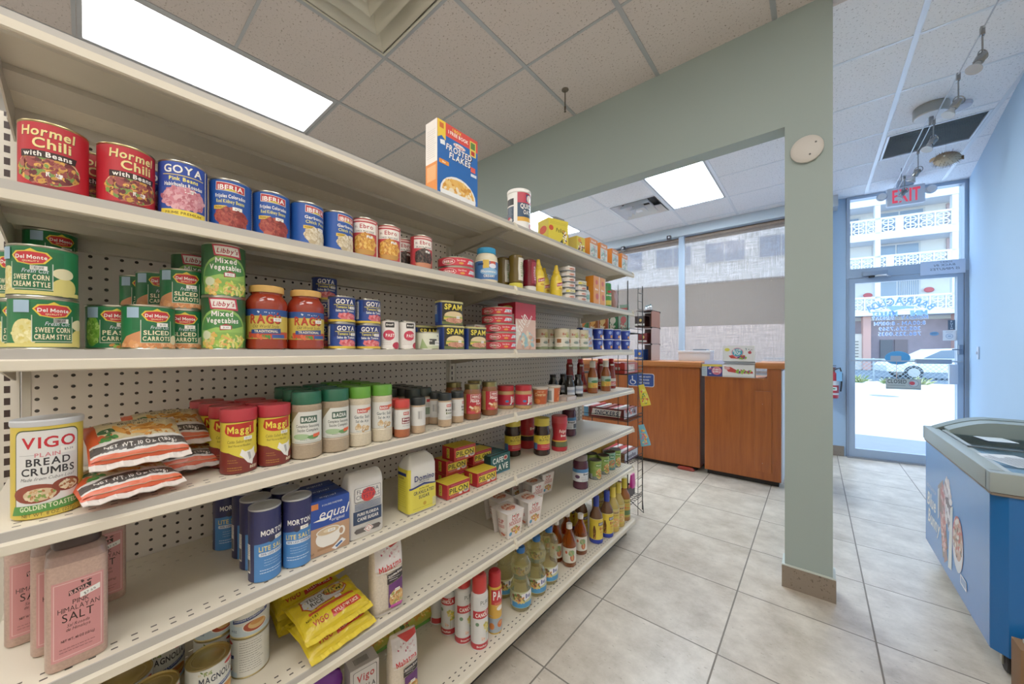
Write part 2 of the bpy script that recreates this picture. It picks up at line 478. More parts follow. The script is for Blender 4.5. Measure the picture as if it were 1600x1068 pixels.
# ------------------------------------------------------------------ grocery kinds
KIND = {}
def kind(key, name, cat, *parts): KIND[key] = (name, cat, parts)
def part(name, mesh, *subs, label=None): return (name, mesh, subs, label)
def put(key, X, Y, Z, rz, label, group=None, tilt=None, s=None):
    """stand one product of a kind at a place; its parts share meshes with the others of the kind"""
    name, cat, parts = KIND[key]
    if s is not None: rz = math.atan2(-Y, -X) + s          # turned so that its front looks s radians past the aisle viewer
    t = thing(name, label, cat, (X, Y, Z), rz, group, rot=(tilt[0], tilt[1], rz) if tilt else None)
    def hang(p, par):
        o = link(p[0], p[1], par)
        if p[3]: o['label'] = p[3]
        for q in p[2]: hang(q, o)
    for p in parts: hang(p, t)
    return t

STEEL = mat('b9b6a6', .28, 1.0); GOLD = mat('c0ae78', .3, 1.0); DARKM = mat('55544e', .35, .9)
def can_body(r, h, m=STEEL, rings=True):
    a, b = r*1000, h*1000
    pr = [(0, 1.5), (a-4, 1.5), (a-3, 0), (a+.4, 0), (a+.7, 1.2), (a-.6, 3.2), (a-.6, b-3.2), (a+.7, b-1.2), (a+.4, b), (a-1.2, b), (a-2, b-3.2), (a*.78, b-3.2), (a*.74, b-2.2), (a*.7, b-3.2), (a*.45, b-3.2), (a*.42, b-2.6), (0, b-2.6)]
    return MB().lathe(pr, m, 32).mesh('can_body', 28)
def can(key, name, cat, r, h, bg, elems, sticker=None, m=STEEL, label_name='paper_label', v0=3.4, tag=None, sub=()):
    a = PI*r*1000*.995
    ps = [part('can_body', can_body(r, h, m), *sub), part(label_name, lab('label', cyl(r-.0003), [R(-a, v0, a, h*1000-v0, bg)] + elems))]
    if sticker: ps.append(part('price_sticker', lab('sticker', cyl(r+.0004), ST(*sticker))))
    kind(key, name, cat, *ps)
BEAN = ['7d2f33', '93413f', '5c2126', 'a4584a', 'c08a3a']
def chili():
    can('chili', 'chili_can', 'can', .0375, .111, 'b5202b', [
        T('Hormel', 0, 86, 15, '3a0f12', shear=.08, fit=60), T('Hormel', -.6, 86.8, 15, 'e9d48a', shear=.08, fit=60),
        T('Chili', 5.4, 67, 16, '3a0f12', fit=41), T('Chili', 5, 67.8, 16, 'e9d48a', fit=41),
        E(0, 36, 37, 26, 'd9b98a'), E(0, 35, 35.5, 24.5, '6e2428'), BL(0, 34, 34, 23, 150, 5, BEAN + ['dca24a', '6f8f3f'], 5),
        P([(-30, 52), (30, 52), (32, 63), (-30, 63)], '2a1512'), T('with Beans', 0, 54, 8, 'f3efe6', fit=52),
        R(-40, 4, 40, 9, '7a1820')], (8, 27, '$7.49'), GOLD)
chili()
can('pinkbean', 'bean_can', 'can', .037, .112, '1d3f93', [
    R(-36, 70, 36, 108, '1f3f9a'), T('GOYA', 0, 87, 15, '10204f', fit=61), T('GOYA', -.6, 87.7, 15, 'f2f0e6', fit=60), R(-33, 83, 33, 84.5, 'd8c24e'),
    T('Pink Beans', 0, 73, 7.5, 'f0e45c', fit=44), T('Habichuelas Rosadas', 0, 62, 7.5, 'f2f0ea', fit=60),
    R(-36, 4, 36, 60, '2a4a9f'), E(0, 40, 35, 22, 'c98a98'), BL(0, 39, 34, 21, 130, 5, ['d08c98', 'c87784', 'dba3ab', 'b5626f'], 8), R(-36, 4, 36, 17, 'e3c93c'), T('PRIME PREMIUM', 0, 8, 5, '5a4a14', fit=55),
    R(37, 6, 39, 106, 'e8e4d8')], (10, 55, '$2.49'))
def iberia(key, name, l1, l2, bl, c2, yo=0):
    can(key, name, 'can', .037, .105, '1c4a9a', [
        P([(-26, 98), (26, 95), (26, 78), (-26, 80)], 'e7e2d6'), P([(-25, 97), (25, 94), (25, 79), (-25, 81)], 'b4282f'), T('IBERIA', 0, 82, 10, 'f2efe8', fit=44), P([(-12, 80.5), (12, 80), (6, 84), (-4, 84)], 'c9b23a'),
        T(l1, 0, 65, 7.5, 'f2f0ea', fit=54), T(l2, 0, 54, 7.5, c2, fit=50), R(-30, 40, -6, 48, 'd9b23c'), T('PREMIUM', -18, 42, 4, '54400f', fit=18),
        E(2, 25, 30, 20, bl[0]), BL(2, 24, 29, 19, 110, 5.4, bl, 4), LN(44, 96, 62, 16, 5, '8fa6cf')], (12, 44, '$1.79'))
iberia('kidney', 'kidney_bean_can', 'Frijoles Colorados', 'Red Kidney Beans', ['8d2f2c', '9c3f35', '742623', 'a8513f'], 'd8d06a')
iberia('garbanzo', 'chickpea_can', 'Garbanzos', 'Chick Peas', ['d8ccb0', 'c9b896', 'e6dcc6', 'b5a27e'], 'd8d06a')
def ebro(key, name, l2, bl, col):
    can(key, name, 'can', .0345, .11, col, [
        R(-34, 74, 34, 96, 'f0e9e0'), T('EL', -24, 82, 5, '7d2030', fit=8), T('Ebro', 4, 80, 12, 'b0303a', fit=36), R(-34, 68, 34, 76, 'f0e9e0'), T(l2, 0, 69.5, 5, '3d3a35', fit=50),
        R(-34, 100, 34, 104, 'e8c9c0'), E(0, 38, 31, 30, 'd08a3c' if 'CHICK' in l2 else '50302a'), BL(0, 40, 30, 27, 120, 5, bl, 3), P([(-31, 22), (31, 22), (22, 8), (-22, 8)], 'b9853f' if 'CHICK' in l2 else 'c07a5a'), R(36, 6, 70, 100, 'e9d9d0'), LN(40, 94, 66, 17, 5, '9a7f7a'), LN(-70, 94, -44, 17, 5, 'dfa5a5')], (12, 58, '$1.49'))
ebro('ebrochick', 'chickpea_can', 'CHICK PEAS SOUP', ['dba13f', 'c9862c', 'e6b95c', 'b5702a'], 'c0373f')
ebro('ebroblack', 'black_bean_can', 'BLACK BEANS', ['2b211f', '3c2f2b', '1a1413', '5a4a42'], 'c0373f')

def oval_tin(key, name, h=.034, hx=.052, hy=.064):
    H = h*1000; rim = [(0, 1), (.97, 0), (1.005, .5), (1.005, 2.5), (.985, 3.2), (.985, H-3.2), (1.005, H-2.5), (1.005, H-.4), (.99, H), (.95, H-1.6), (0, H-1.6)]
    b = MB(); b.loft([(z*.001, max(f, .002)*hx, max(f, .002)*hy, 2) for f, z in rim], STEEL, 36)
    w = sup_wrap(hx*.987, hy*.987, 2)
    kind(key, name, 'tin', part('tin_body', b.mesh('tin_body', 28)), part('paper_label', lab('label', w, [
        R(-170, 3.4, 170, H-3.4, 'c92f3e'), R(-170, 3.4, 170, 6, 'a5202e'), E(-24, H/2, 24, H*.3, 'f0d8d4'), E(-24, H/2, 22.5, H*.26, 'b81f30'), T('IBERIA', -24, H/2-4, 8, 'f4ece6', fit=36), P([(-32, H/2-8), (-16, H/2-8), (-22, H/2-4)], '4f8a3d'),
        T('Sardines', 22, H/2+2, 6, 'f4e8e2', fit=30, bold=0), E(22, H/2-5, 9, 3.6, 'd8963c'), P([(44, H/2-6), (84, H/2-2), (84, H/2+6), (52, H/2+7)], 'dfe3ea'), BL(66, H/2+1, 16, 5, 12, 4, ['7d8fae', 'b8c4d6', '4d5f80'], 2, .3)])))
oval_tin('sardine', 'sardine_tin')

def jar(key, name, cat, prof, content, lid, lidprof, elems, lab_prof=None, trans=.0, extra=(), seg=30, lidname='lid', body='jar_body', rough=.12, labname='label_wrap'):
    b = MB().lathe(prof, mat(content, rough, 0, trans) if isinstance(content, str) else content, seg)
    ps = [part(body, b.mesh(body, 30))]
    if lid: ps.append(part(lidname, MB().lathe(lidprof, mat(lid, .4) if isinstance(lid, str) else lid, seg).mesh(lidname, 30)))
    if elems: ps.append(part(labname, lab('label', prof_wrap(lab_prof or prof), elems)))
    kind(key, name, cat, *ps, *extra)
def lidp(r, z0, h, k=.8): return [(0, z0), (r, z0), (r, z0+h-k), (r-k, z0+h), (0, z0+h)]

# --- top shelf
def box_kind(key, name, cat, d, w, h, body, fe=(), se=(), te=(), extra=(), bodyname='carton', bev=.0012):
    """carton with its front towards +x; fe, se, te are the front, near-side and top prints"""
    x, y, z = d/2, w/2, h
    ps = [part(bodyname, MB().box(-x, x, -y, y, 0, z, mat(body, .5), bev).mesh(bodyname, 30))]
    if fe: ps.append(part('front_print', lab('front_print', front(x), list(fe), umax=w*500)))
    if se: ps.append(part('side_print', lab('side_print', side(-y), list(se), umax=d*500)))
    if te: ps.append(part('top_print', lab('top_print', top(z), list(te))))
    kind(key, name, cat, *ps, *extra)
box_kind('cereal', 'cereal_box', 'cereal box', .062, .186, .262, 'e9e4dc', [
    R(-93, 0, 93, 262, '1f5fae'), R(-93, 218, 93, 262, 'd8443c'), T('1 BOX =', -5, 246, 10, 'f6d84a', fit=44), T('1 FREE BOOK', 0, 231, 12, 'fbf7f0', fit=92), R(54, 196, 84, 250, 'e6d25a'), R(58, 222, 80, 246, '4f7a3a'), R(60, 200, 78, 216, 'b8322c'),
    P([(-92, 262), (-58, 262), (-58, 200), (-75, 212), (-92, 200)], 'f0c83c'), R(-84, 236, -66, 254, 'd0652c'), P([(-82, 196), (-62, 200), (-60, 184), (-80, 182)], 'e9edf2'),
    E(4, 204, 28, 8, 'f0ece6'), T("Kellogg's", 4, 199.5, 9, 'c3222c', fit=46, shear=.25), T('FROSTED', 4, 172, 22, '0d2144', shear=.14, fit=122), T('FROSTED', 2, 173.5, 21, 'f6f4f0', shear=.14, fit=117), T('FLAKES', 8, 147, 22, '0d2144', shear=.14, fit=102), T('FLAKES', 6, 148.5, 21, 'f6f4f0', shear=.14, fit=98),
    RR(-86, 118, -44, 132, 3, 'e88a2c'), *W(-65, 122, 6, 'f9f0d8', 14), R(58, 138, 80, 156, 'e0574a'), R(58, 122, 86, 132, 'dfe8f2'),
    E(0, 30, 82, 62, 'f0efe9'), E(0, 36, 74, 48, 'e7b25a'), BL(0, 38, 68, 42, 90, 9, ['e3a84a', 'd08c34', 'f0c878', 'f4e6c8'], 6), P([(-82, 34), (82, 34), (60, 0), (-60, 0)], 'eef0f2')],
    [R(-31, 0, 31, 262, 'f3ece4'), R(-31, 0, 31, 120, 'e88a3a'), R(-24, 60, 24, 110, 'f3b070'), LN(-24, 230, 24, 14, 7, 'a8a29a')], [R(-93, -31, 93, 31, 'd8443c')])
jar('oats', 'oats_canister', 'canister', [(0, 0), (50, 0), (51, 1.5), (51, 4), (50, 5), (50, 158), (0, 158)], mat('e9e6e0', .5), mat('eceae6', .4), [(0, 157), (51.5, 157), (52, 159), (52, 170), (51, 172), (0, 172)], [
    R(-157, 6, 157, 156, 'ecebe7'), R(-30, 110, 60, 156, 'b9384a'), R(-30, 52, 60, 112, '24405c'), R(10, 118, 44, 150, '2d3d6a'), E(28, 132, 14, 16, 'e3d6cc'), T('QUICK', 16, 88, 20, 'f2efe8', fit=66), T('OATS', 20, 64, 18, 'f2efe8', fit=46), R(-30, 34, 60, 52, 'd8a23c'), E(44, 18, 17, 14, 'a5445a'),
    R(-90, 104, -46, 132, '2b2d30'), R(-90, 32, -46, 98, '3a4c60'), LN(-86, 94, -50, 8, 6, 'b5c0cc'), E(-72, 44, 14, 11, 'c2444a'), E(-62, 40, 9, 8, 'd9d4cc')], body='canister_body', labname='printed_wrap')
def crumple(key, name, cat, w, d, h, m, seed, elems=None, lean=0, extra_bm=None):
    """soft bag lying or standing: lumpy closed surface"""
    rnd = random.Random(seed); b = bmesh.new(); bmesh.ops.create_icosphere(b, subdivisions=4, radius=1)
    from mathutils import noise
    for v in b.verts:
        c = v.co.copy(); n = noise.noise(c*2.2 + Vector((seed, 0, 0)))*.16 + noise.noise(c*6 + Vector((0, seed, 0)))*.07
        p = Vector([math.copysign(abs(q)**.6, q) for q in c]); v.co = Vector((p.x*d/2*(1+n), p.y*w/2*(1+n*.6), (p.z*.5+.5)*h*(1 + n*.6)))
        v.co.z = max(0, v.co.z)
    mb = MB().bm(b, m); b.free()
    kind(key, name, cat, part('bag_film', mb.mesh('bag_film', 50)), *(elems or []))
crumple('clearbag', 'clear_plastic_bag', 'bag', .16, .24, .225, liquid_mat('clear_film', 'e3dfd8', 'b8b2a8', .22), 3)
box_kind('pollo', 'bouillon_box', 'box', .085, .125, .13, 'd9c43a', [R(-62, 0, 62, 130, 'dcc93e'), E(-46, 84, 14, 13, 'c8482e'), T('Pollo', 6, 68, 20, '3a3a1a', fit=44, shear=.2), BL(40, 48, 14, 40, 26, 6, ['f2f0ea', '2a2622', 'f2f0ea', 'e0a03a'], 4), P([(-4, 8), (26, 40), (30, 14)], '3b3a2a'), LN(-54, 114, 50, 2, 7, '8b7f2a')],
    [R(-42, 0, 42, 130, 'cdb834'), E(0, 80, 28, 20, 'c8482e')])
box_kind('pollocut', 'open_bouillon_box', 'box', .11, .075, .085, 'c9b23a', [R(-37, 0, 37, 85, 'd8c64a'), E(-12, 66, 14, 11, 'e08a3a'), BL(2, 30, 30, 26, 30, 6, ['f0ecdc', '3a352c', 'e8d890', 'c25a4a'], 9)], [R(-55, 0, 55, 85, 'b9a13a')],
    extra=[part('back_flap', MB().box(-.055, -.052, -.037, .037, .08, .125, mat('9a8250', .7)).mesh('back_flap'))])
box_kind('cube_box', 'seasoning_box', 'box', .07, .09, .112, 'd97a3a', [R(-45, 0, 45, 112, 'd6dad4'), R(-45, 82, 45, 112, 'd98a55'), *W(0, 90, 12, 'f2e8dc', 56), E(0, 46, 34, 24, 'b8d0cc'), BL(0, 44, 32, 26, 30, 7, ['9cc0bc', 'd8a0a4', 'e8ece4', '7fa89c'], 5)], [R(-35, 0, 35, 112, 'd9822c'), R(-35, 0, 35, 16, 'c9c4b4')], [R(-45, -35, 45, 35, 'e08c4a')])

# --- second shelf, right-hand bay
jar('mayo', 'mayonnaise_jar', 'jar', [(0, 0), (40, 0), (44, 3), (45, 10), (45, 92), (43, 104), (36, 114), (33, 118), (0, 118)], mat('dcd2b4', .25), '2a8fc4', [(0, 117), (36, 117), (37, 119), (37, 136), (35.5, 138.5), (0, 139)], [
    R(-141, 14, 141, 88, '3b6aa8'), R(-141, 84, 141, 88, 'e8dfc0'), R(-18, 56, 6, 88, 'd9b23c'), R(10, 62, 36, 84, 'c24a36'), E(22, 66, 16, 9, 'e9e4f0'), R(-40, 68, -16, 76, '1f3560'), E(10, 44, 40, 14, '7fb0d8'), T('Mayonnaise', 6, 40, 9, 'f2f0ea', fit=60), T('CREAMY', 8, 22, 9, 'f2f0ea', fit=46)])
def squeeze(key, name, col, cap, txt, tc, band):
    pr = [(0, 24), (26, 24), (30, 28), (31, 60), (27, 84), (28, 104), (32, 128), (30, 140), (22, 145), (0, 146)]
    jar(key, name, 'bottle', pr, mat(col, .18), cap, [(0, 0), (29, 0), (30, 2), (30, 23), (28, 25), (0, 25)], [R(-14, 36, 40, 130, band), T(txt, 14, 52, 15, tc, rot=PI/2, fit=60, al='l'), R(30, 40, 34, 126, 'efeae0')], lidname='flip_cap', body='bottle_body')
squeeze('relish', 'relish_bottle', '5c4a1c', 'd8cc4a', 'RELISH', '5f8a2c', 'd9d4c4')
squeeze('ketchup', 'ketchup_bottle', '6a1420', 'e6e2da', 'KETCHUP', 'e8d8d4', '94283a')
jar('mustard', 'mustard_bottle', 'bottle', [(0, 0), (28, 0), (30, 3), (30, 70), (27, 96), (20, 112), (14, 118), (0, 118)], 'e0c032', 'dcb92c', [(0, 117), (17, 117), (17, 128), (13, 131), (9, 148), (7, 160), (0, 161)], [R(-12, 34, 36, 80, 'ecd050'), P([(-8, 50), (32, 60), (32, 76), (-8, 66)], 'b4283c'), T("French's", 12, 58, 9, 'f6f0ea', rot=.24, fit=34, shear=.2), E(14, 42, 12, 5, 'c8902c')], lidname='nozzle_cap', body='bottle_body', rough=.3)
can('tuna', 'tuna_can', 'can', .0425, .028, 'd9d6d6', [R(-130, 3, 130, 8, '4d5a66'), R(-30, 9, 34, 22, 'e9dcd2'), E(4, 15, 18, 6, 'd9a08c'), *W(4, 12.5, 6, '8a3a3a', 22), R(40, 6, 80, 24, 'b9c2cc')], None, STEEL, v0=2.6)
can('tunayellow', 'tuna_can', 'can', .0425, .028, 'd9d6d6', [R(-130, 3, 130, 8, '4d5a66'), R(-30, 9, 34, 22, 'd9c850'), E(4, 15, 18, 6, 'e8e0b0'), *W(4, 12.5, 6, '6a6020', 22), R(40, 6, 80, 24, 'b9c2cc')], None, STEEL, v0=2.6)
jar('capsmall', 'sauce_bottle', 'bottle', [(0, 0), (23, 0), (24, 2), (24, 60), (18, 72), (0, 72)], mat('b8c4c4', .3), '1b1a1c', lidp(17, 71, 22), [R(-74, 6, 74, 58, 'cfd8d8'), R(-20, 20, 30, 46, '6fa5a0'), LN(-16, 42, 26, 4, 6, 'f0f0ea')], body='bottle_body')
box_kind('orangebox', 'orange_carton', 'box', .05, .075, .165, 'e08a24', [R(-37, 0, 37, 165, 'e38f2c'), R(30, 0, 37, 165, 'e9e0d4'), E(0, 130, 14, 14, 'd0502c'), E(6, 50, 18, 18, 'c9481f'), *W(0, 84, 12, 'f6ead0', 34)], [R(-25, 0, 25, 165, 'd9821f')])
jar('greencan', 'cheese_shaker', 'canister', [(0, 0), (30, 0), (31, 3), (31, 128), (30, 130), (0, 130)], mat('2e7a3c', .35), '2a8a44', [(0, 129), (31, 129), (31.5, 131), (30, 146), (20, 152), (0, 153)], [R(-20, 16, 40, 110, '3d8c46'), R(-20, 16, 40, 44, 'c9b84a'), *W(10, 70, 10, 'f0eada', 46), E(10, 96, 18, 8, 'b52c2c')], body='canister_body')
crumple('darkpouch', 'dark_pouch', 'pouch', .07, .04, .15, mat('4a3a34', .3), 4)
crumple('pinkpouch', 'brown_pouch', 'pouch', .075, .05, .12, mat('9a6e62', .35), 6)

# --- eye-level shelf
DM = lambda y0: [P([(-21, y0+6), (-16, y0+13), (-6, y0+14), (0, y0+18), (6, y0+14), (16, y0+13), (21, y0+6), (14, y0-5), (0, y0-8), (-14, y0-5)], 'e0c23c'), P([(-19, y0+6), (-14, y0+11.5), (0, y0+13), (14, y0+11.5), (19, y0+6), (12, y0-4), (0, y0-6.5), (-12, y0-4)], 'c22a33'), T('Del Monte', 0, y0+1.5, 6, 'f6f2ea', fit=32), T('QUALITY', 0, y0-3.2, 2.6, 'f0d8a0')]
def delmonte(key, name, l1, l2, food, extra=()):
    can(key, name, 'can', .0365, .082, '1c6e3e', [
        R(-34, 36, 34, 74, '1a6438'), P([(12, 6), (34, 6), (34, 50), (12, 50)], '1a6438'), *food, R(-22, 12, 22, 13, 'c9d6c0'), R(-22, 12, -21, 54, 'c9d6c0'), R(21, 12, 22, 54, 'c9d6c0'), R(-21, 13, 21, 53, '17603a'), *DM(58), T('Fresh Cut', 4, 38, 6, 'd8e0ea', shear=.3, fit=26, bold=0),
        T(l1, 0, 27, 8, 'f0e8c0', fit=36), T(l2, 0, 16, 8, 'f0e8c0', fit=38), R(-42, 58, -24, 77, '9ab8d0'), *extra], (8, 46, '$1.49'))
delmonte('corn', 'corn_can', 'SWEET CORN', 'CREAM STYLE', [E(-30, 26, 16, 22, 'ded48a'), BL(-30, 26, 14, 20, 40, 3.4, ['e6dc96', 'd8c86a', 'f0e8b0'], 2), E(36, 18, 16, 15, 'd9cd72'), R(-60, 4, 60, 10, 'd9cc74'), E(34, 40, 13, 9, 'e3dcae')])
delmonte('carrots', 'carrot_can', 'SLICED', 'CARROTS', [P([(-60, 4), (60, 4), (40, 16), (-22, 34), (-44, 24)], 'd08a5a'), BL(0, 9, 50, 6, 40, 5, ['e09a60', 'cf7f48', 'e8b083'], 2), E(30, 18, 9, 9, 'e3d9b8')])
delmonte('peas', 'pea_and_carrot_can', 'PEAS &', 'CARROTS', [E(-34, 34, 12, 28, '6fae3a'), BL(-34, 34, 10, 26, 24, 4, ['8cc24a', '5f9a30', 'a8d468'], 3), BL(20, 9, 30, 6, 30, 3.6, ['8cc24a', 'd98a44'], 5)])
can('libby', 'vegetable_can', 'can', .0375, .1105, '2d6a36', [
    R(-118, 60, 118, 107, '22502c'), E(0, 40, 44, 46, '86b85a'), E(0, 37, 42, 43, '3f7f3e'), R(-40, 4, 40, 40, '7fae4e'), P([(-40, 36), (-10, 46), (20, 44), (40, 50), (40, 36)], '93bf5a'),
    P([(-24, 107), (24, 107), (28, 82), (-20, 84)], 'c2334a'), P([(-21, 104), (21, 104), (24, 86), (-17, 87)], 'efe9e2'), T("Libby's", 2, 90, 10, 'a8283a', shear=.22, fit=36), T('Mixed', 0, 69, 11, 'f4f2ec', fit=36), T('Vegetables', 0, 55, 11, 'f4f2ec', fit=56), P([(-4, 40), (16, 42), (16, 50), (6, 54), (-4, 49)], '9c3038'),
    BL(-16, 20, 22, 16, 40, 5, ['e0a860', 'e9c878', 'd8b04a', 'c9d27a', '9cc04a'], 3), BL(20, 18, 22, 14, 34, 6, ['d8d868', 'b8cc50', 'e0a45a', 'e8dc8c'], 6, .35), E(-28, 30, 9, 9, 'cfd8b0')], (6, 46, '$1.49'))
rp = [(0, 0), (36, 0), (41, 3), (42, 8), (40.5, 22), (40.5, 92), (42, 100), (40, 112), (34, 122), (31, 126), (31, 132), (0, 132)]
jar('ragu', 'pasta_sauce_jar', 'jar', rp, mat('8e2c1a', .1, spec=.7), 'd9a85a', [(0, 131), (34, 131), (34.5, 133), (34.5, 144), (33, 146), (0, 146)], [
    R(-90, 24, 70, 91, 'c9b04a'), R(-90, 76, 70, 91, '274a8a'), R(-36, 26, 62, 40, 'b8432c'), T('RAGÚ', 2, 58, 20, '3a1414', fit=64), T('RAGÚ', 1, 59, 20, 'b8321f', fit=63), T('Old World Style', 2, 49, 7, '2e2a1c', shear=.3, fit=54, bold=0), P([(-28, 36), (34, 36), (34, 48), (-28, 45)], '233f7c'), T('TRADITIONAL', 3, 38.5, 5.5, 'f0e6c8', fit=48), BL(-8, 30, 30, 4, 20, 4, ['c9402a', 'd8603a', '3f7f38'], 2), R(14, 26, 44, 34, '2f4f94'), BL(0, 84, 20, 2, 8, 1.6, ['d8e0f0'], 2)],
    extra=[part('price_sticker', lab('sticker', prof_wrap(rp), ST(26, 68, '$3.99', 18, 8), base=.0012))])
can('tomsauce', 'tomato_sauce_can', 'can', .0335, .07, '24408a', [
    R(-30, 34, 34, 66, '1c2f6c'), T('GOYA', 2, 50, 12, 'f2f0ea', fit=46), R(-26, 46.5, 30, 48, 'd9c84e'), T('Tomato Sauce', 3, 38, 6.5, 'e6d850', fit=46), T('Salsa de Tomate', 3, 29, 6, 'f0f0ea', fit=48), E(8, 17, 24, 9, 'd06a72'), BL(8, 17, 23, 8, 30, 4, ['d9626a', 'c2444c', 'e08c90'], 4), R(-105, 3.4, 105, 9, 'd8b83c'), R(-62, 14, -42, 62, 'd8d6d0'), LN(-60, 60, -44, 9, 5, '5a6a8a')], (22, 40, '$0.99'))
can('tompaste', 'tomato_paste_can', 'can', .0262, .086, 'e9e4de', [RR(-14, 64, 12, 80, 2, '2d2c2b'), *W(-1, 70, 5, 'e9e6e0', 20), E(-4, 42, 17, 15, 'c2324a'), E(20, 12, 14, 10, 'b83048'), T('PASTE', 2, 37, 9, 'f6f2ee', fit=29), LN(-24, 26, 4, 3, 5, 'a09a94')])
can('lowtin', 'green_labelled_tin', 'can', .0385, .056, 'd3d6c0', [R(-36, 3.4, 36, 12, 'c0c8a4'), P([(-36, 4), (-10, 4), (-28, 36)], '93aa72'), RR(-6, 16, 22, 34, 2, '3a3b38'), *W(-1, 26, 4, 'e8e8e0', 10), RR(14, 14, 44, 28, 2, 'f0efea'), T('Olives', 28, 18, 7, '3a3a36', fit=24), E(26, 44, 3, 2.4, '55574f')])
def spam_kind():
    hx, hy = .0275, .0475
    b = MB(); b.loft([(0, hx*.96, hy*.96, 4), (.002, hx, hy, 4), (.077, hx, hy, 4), (.078, hx*.97, hy*.97, 4)], mat('24387c', .35), 40)
    l = MB(); l.loft([(.0765, hx*1.03, hy*1.02, 4), (.0775, hx*1.04, hy*1.03, 4), (.082, hx*1.04, hy*1.03, 4), (.083, hx*1.0, hy*1.0, 4), (.0815, hx*.94, hy*.96, 4)], mat('d8cf8a', .3, .5), 40)
    w = sup_wrap(hx, hy, 4)
    kind('spam', 'luncheon_meat_tin', 'tin', part('tin_body', b.mesh('tin_body', 30)), part('rim', l.mesh('rim', 30)), part('printed_wrap', lab('label', w, [
        R(-44, 2, 46, 76, '23211c'), R(-44, 2, 46, 12, '5f6a3a'), T('SPAM', 1, 52, 19, '6a5c14', fit=72), T('SPAM', 0, 53, 19, 'f0dc4a', fit=71), E(2, 33, 38, 15, 'd8bd88'), R(-38, 17, 40, 30, '86a24a'), R(-38, 20, 40, 25, 'e3c24a'), E(4, 17, 36, 9, 'c98a72'), BL(4, 17, 34, 8, 20, 5, ['cf927a', 'b87460', 'd8a48c'], 2, .4), E(2, 38, 34, 9, 'e3cc9a'), R(-90, 10, -62, 70, '3c62a8'), R(-86, 38, -68, 68, 'd9dbe0'), LN(-85, 66, -69, 9, 3, '6a6f80', .7)])), part('price_sticker', lab('sticker', w, ST(18, 28, '$4.99', 14, 9), base=.0012)))
spam_kind()
box_kind('floral', 'small_floral_carton', 'box', .05, .075, .1, 'e3d9d6', [R(-37, 0, 37, 100, 'e6dede'), BL(8, 50, 26, 44, 40, 6, ['c9485a', 'e0a0a8', 'b83048', 'e9dcdc'], 3), R(-37, 84, 37, 100, 'd9d4d0'), *W(-18, 88, 7, 'a02c3c', 22)], [R(-25, 0, 25, 100, 'e9e4e0'), BL(0, 60, 20, 20, 14, 5, ['d06a74', 'e0b0b4'], 2)])
box_kind('saltine', 'cracker_carton', 'box', .1, .142, .2, 'a3202f', [R(-71, 0, 71, 200, 'd8b4a4'), R(-71, 130, 71, 200, 'b4283a'), P([(-71, 130), (-40, 70), (-71, 0)], 'e3dcd0'), T('Saltin', -14, 96, 46, 'f4ece6', rot=.95, shear=.2, fit=96), T('Crackers', 28, 120, 14, 'f4ece6', rot=.95, shear=.2, fit=60), BL(10, 40, 50, 36, 40, 13, ['d8c4a4', 'e6d8c0', '9ac8d0', 'c99a84', '8fb8c0'], 7), LN(-40, 12, 50, 2, 6, 'b08a80')],
    [R(-50, 0, 50, 200, '9a1f2e'), R(-42, 8, 42, 150, 'd2ccb4'), LN(-38, 140, 38, 18, 7, '8a866a'), E(0, 176, 34, 13, 'd0b03a'), T('Saltines', 0, 171, 10, '8a1c26', fit=48, shear=.2)])
can('beige', 'bean_and_rice_can', 'can', .0375, .107, 'd6d3c6', [R(-118, 60, 118, 103, 'c4b79c'), R(-118, 56, 118, 60, 'e3e0d4'), R(-118, 3.4, 118, 16, '8a9a74'), *W(4, 72, 12, 'a04638', 26), R(-30, 86, 40, 100, 'cabfa6'), BL(22, 76, 14, 14, 16, 4, ['a8b060', '8c9a4a', 'c0b070'], 3), R(-44, 14, -10, 58, 'e3dccc'), R(-40, 34, -16, 54, '9a6038'), E(16, 36, 16, 7, '7a8a84'), LN(2, 46, 38, 1, 5, '5a6a5a'), LN(-40, 28, -14, 2, 6, '8a867a')])
box_kind('bluebox', 'blue_carton', 'box', .04, .115, .127, '1f2f78', [R(-57, 0, 57, 127, 'a8b8d8'), E(0, 104, 20, 14, '5d74b8'), R(-57, 0, 57, 16, 'd8b06a'), BL(0, 60, 50, 34, 30, 10, ['d8965a', '8fa8d8', 'e8dcd0', 'c0703a'], 4)], [R(-20, 0, 20, 127, '1d2b6e'), R(-20, 80, 20, 96, 'd0902c'), R(-20, 30, 20, 78, '2a7fa8'), BL(0, 50, 18, 24, 14, 4, ['e8dcc0', '2f95b8'], 2)])
def cup_kind(key, name, prof, col, lid, lidprof, elems, mats=None):
    jar(key, name, 'cup', prof, mat(col, .35), lid, lidprof, elems, body='cup_body', labname='printed_band')
cup_kind('bluecup', 'blue_dessert_cup', [(0, 0), (25, 0), (26, 1), (32, 60), (0, 60)], '24389a', 'd9dde3', [(0, 60), (34.5, 60), (34.5, 63), (33, 64.5), (0, 64)], [R(-14, 6, 30, 56, '2b49ae'), R(6, 8, 28, 24, 'd9964a'), E(2, 40, 10, 10, '8ea4e0'), R(-100, 4, -40, 56, '1c2c80')])

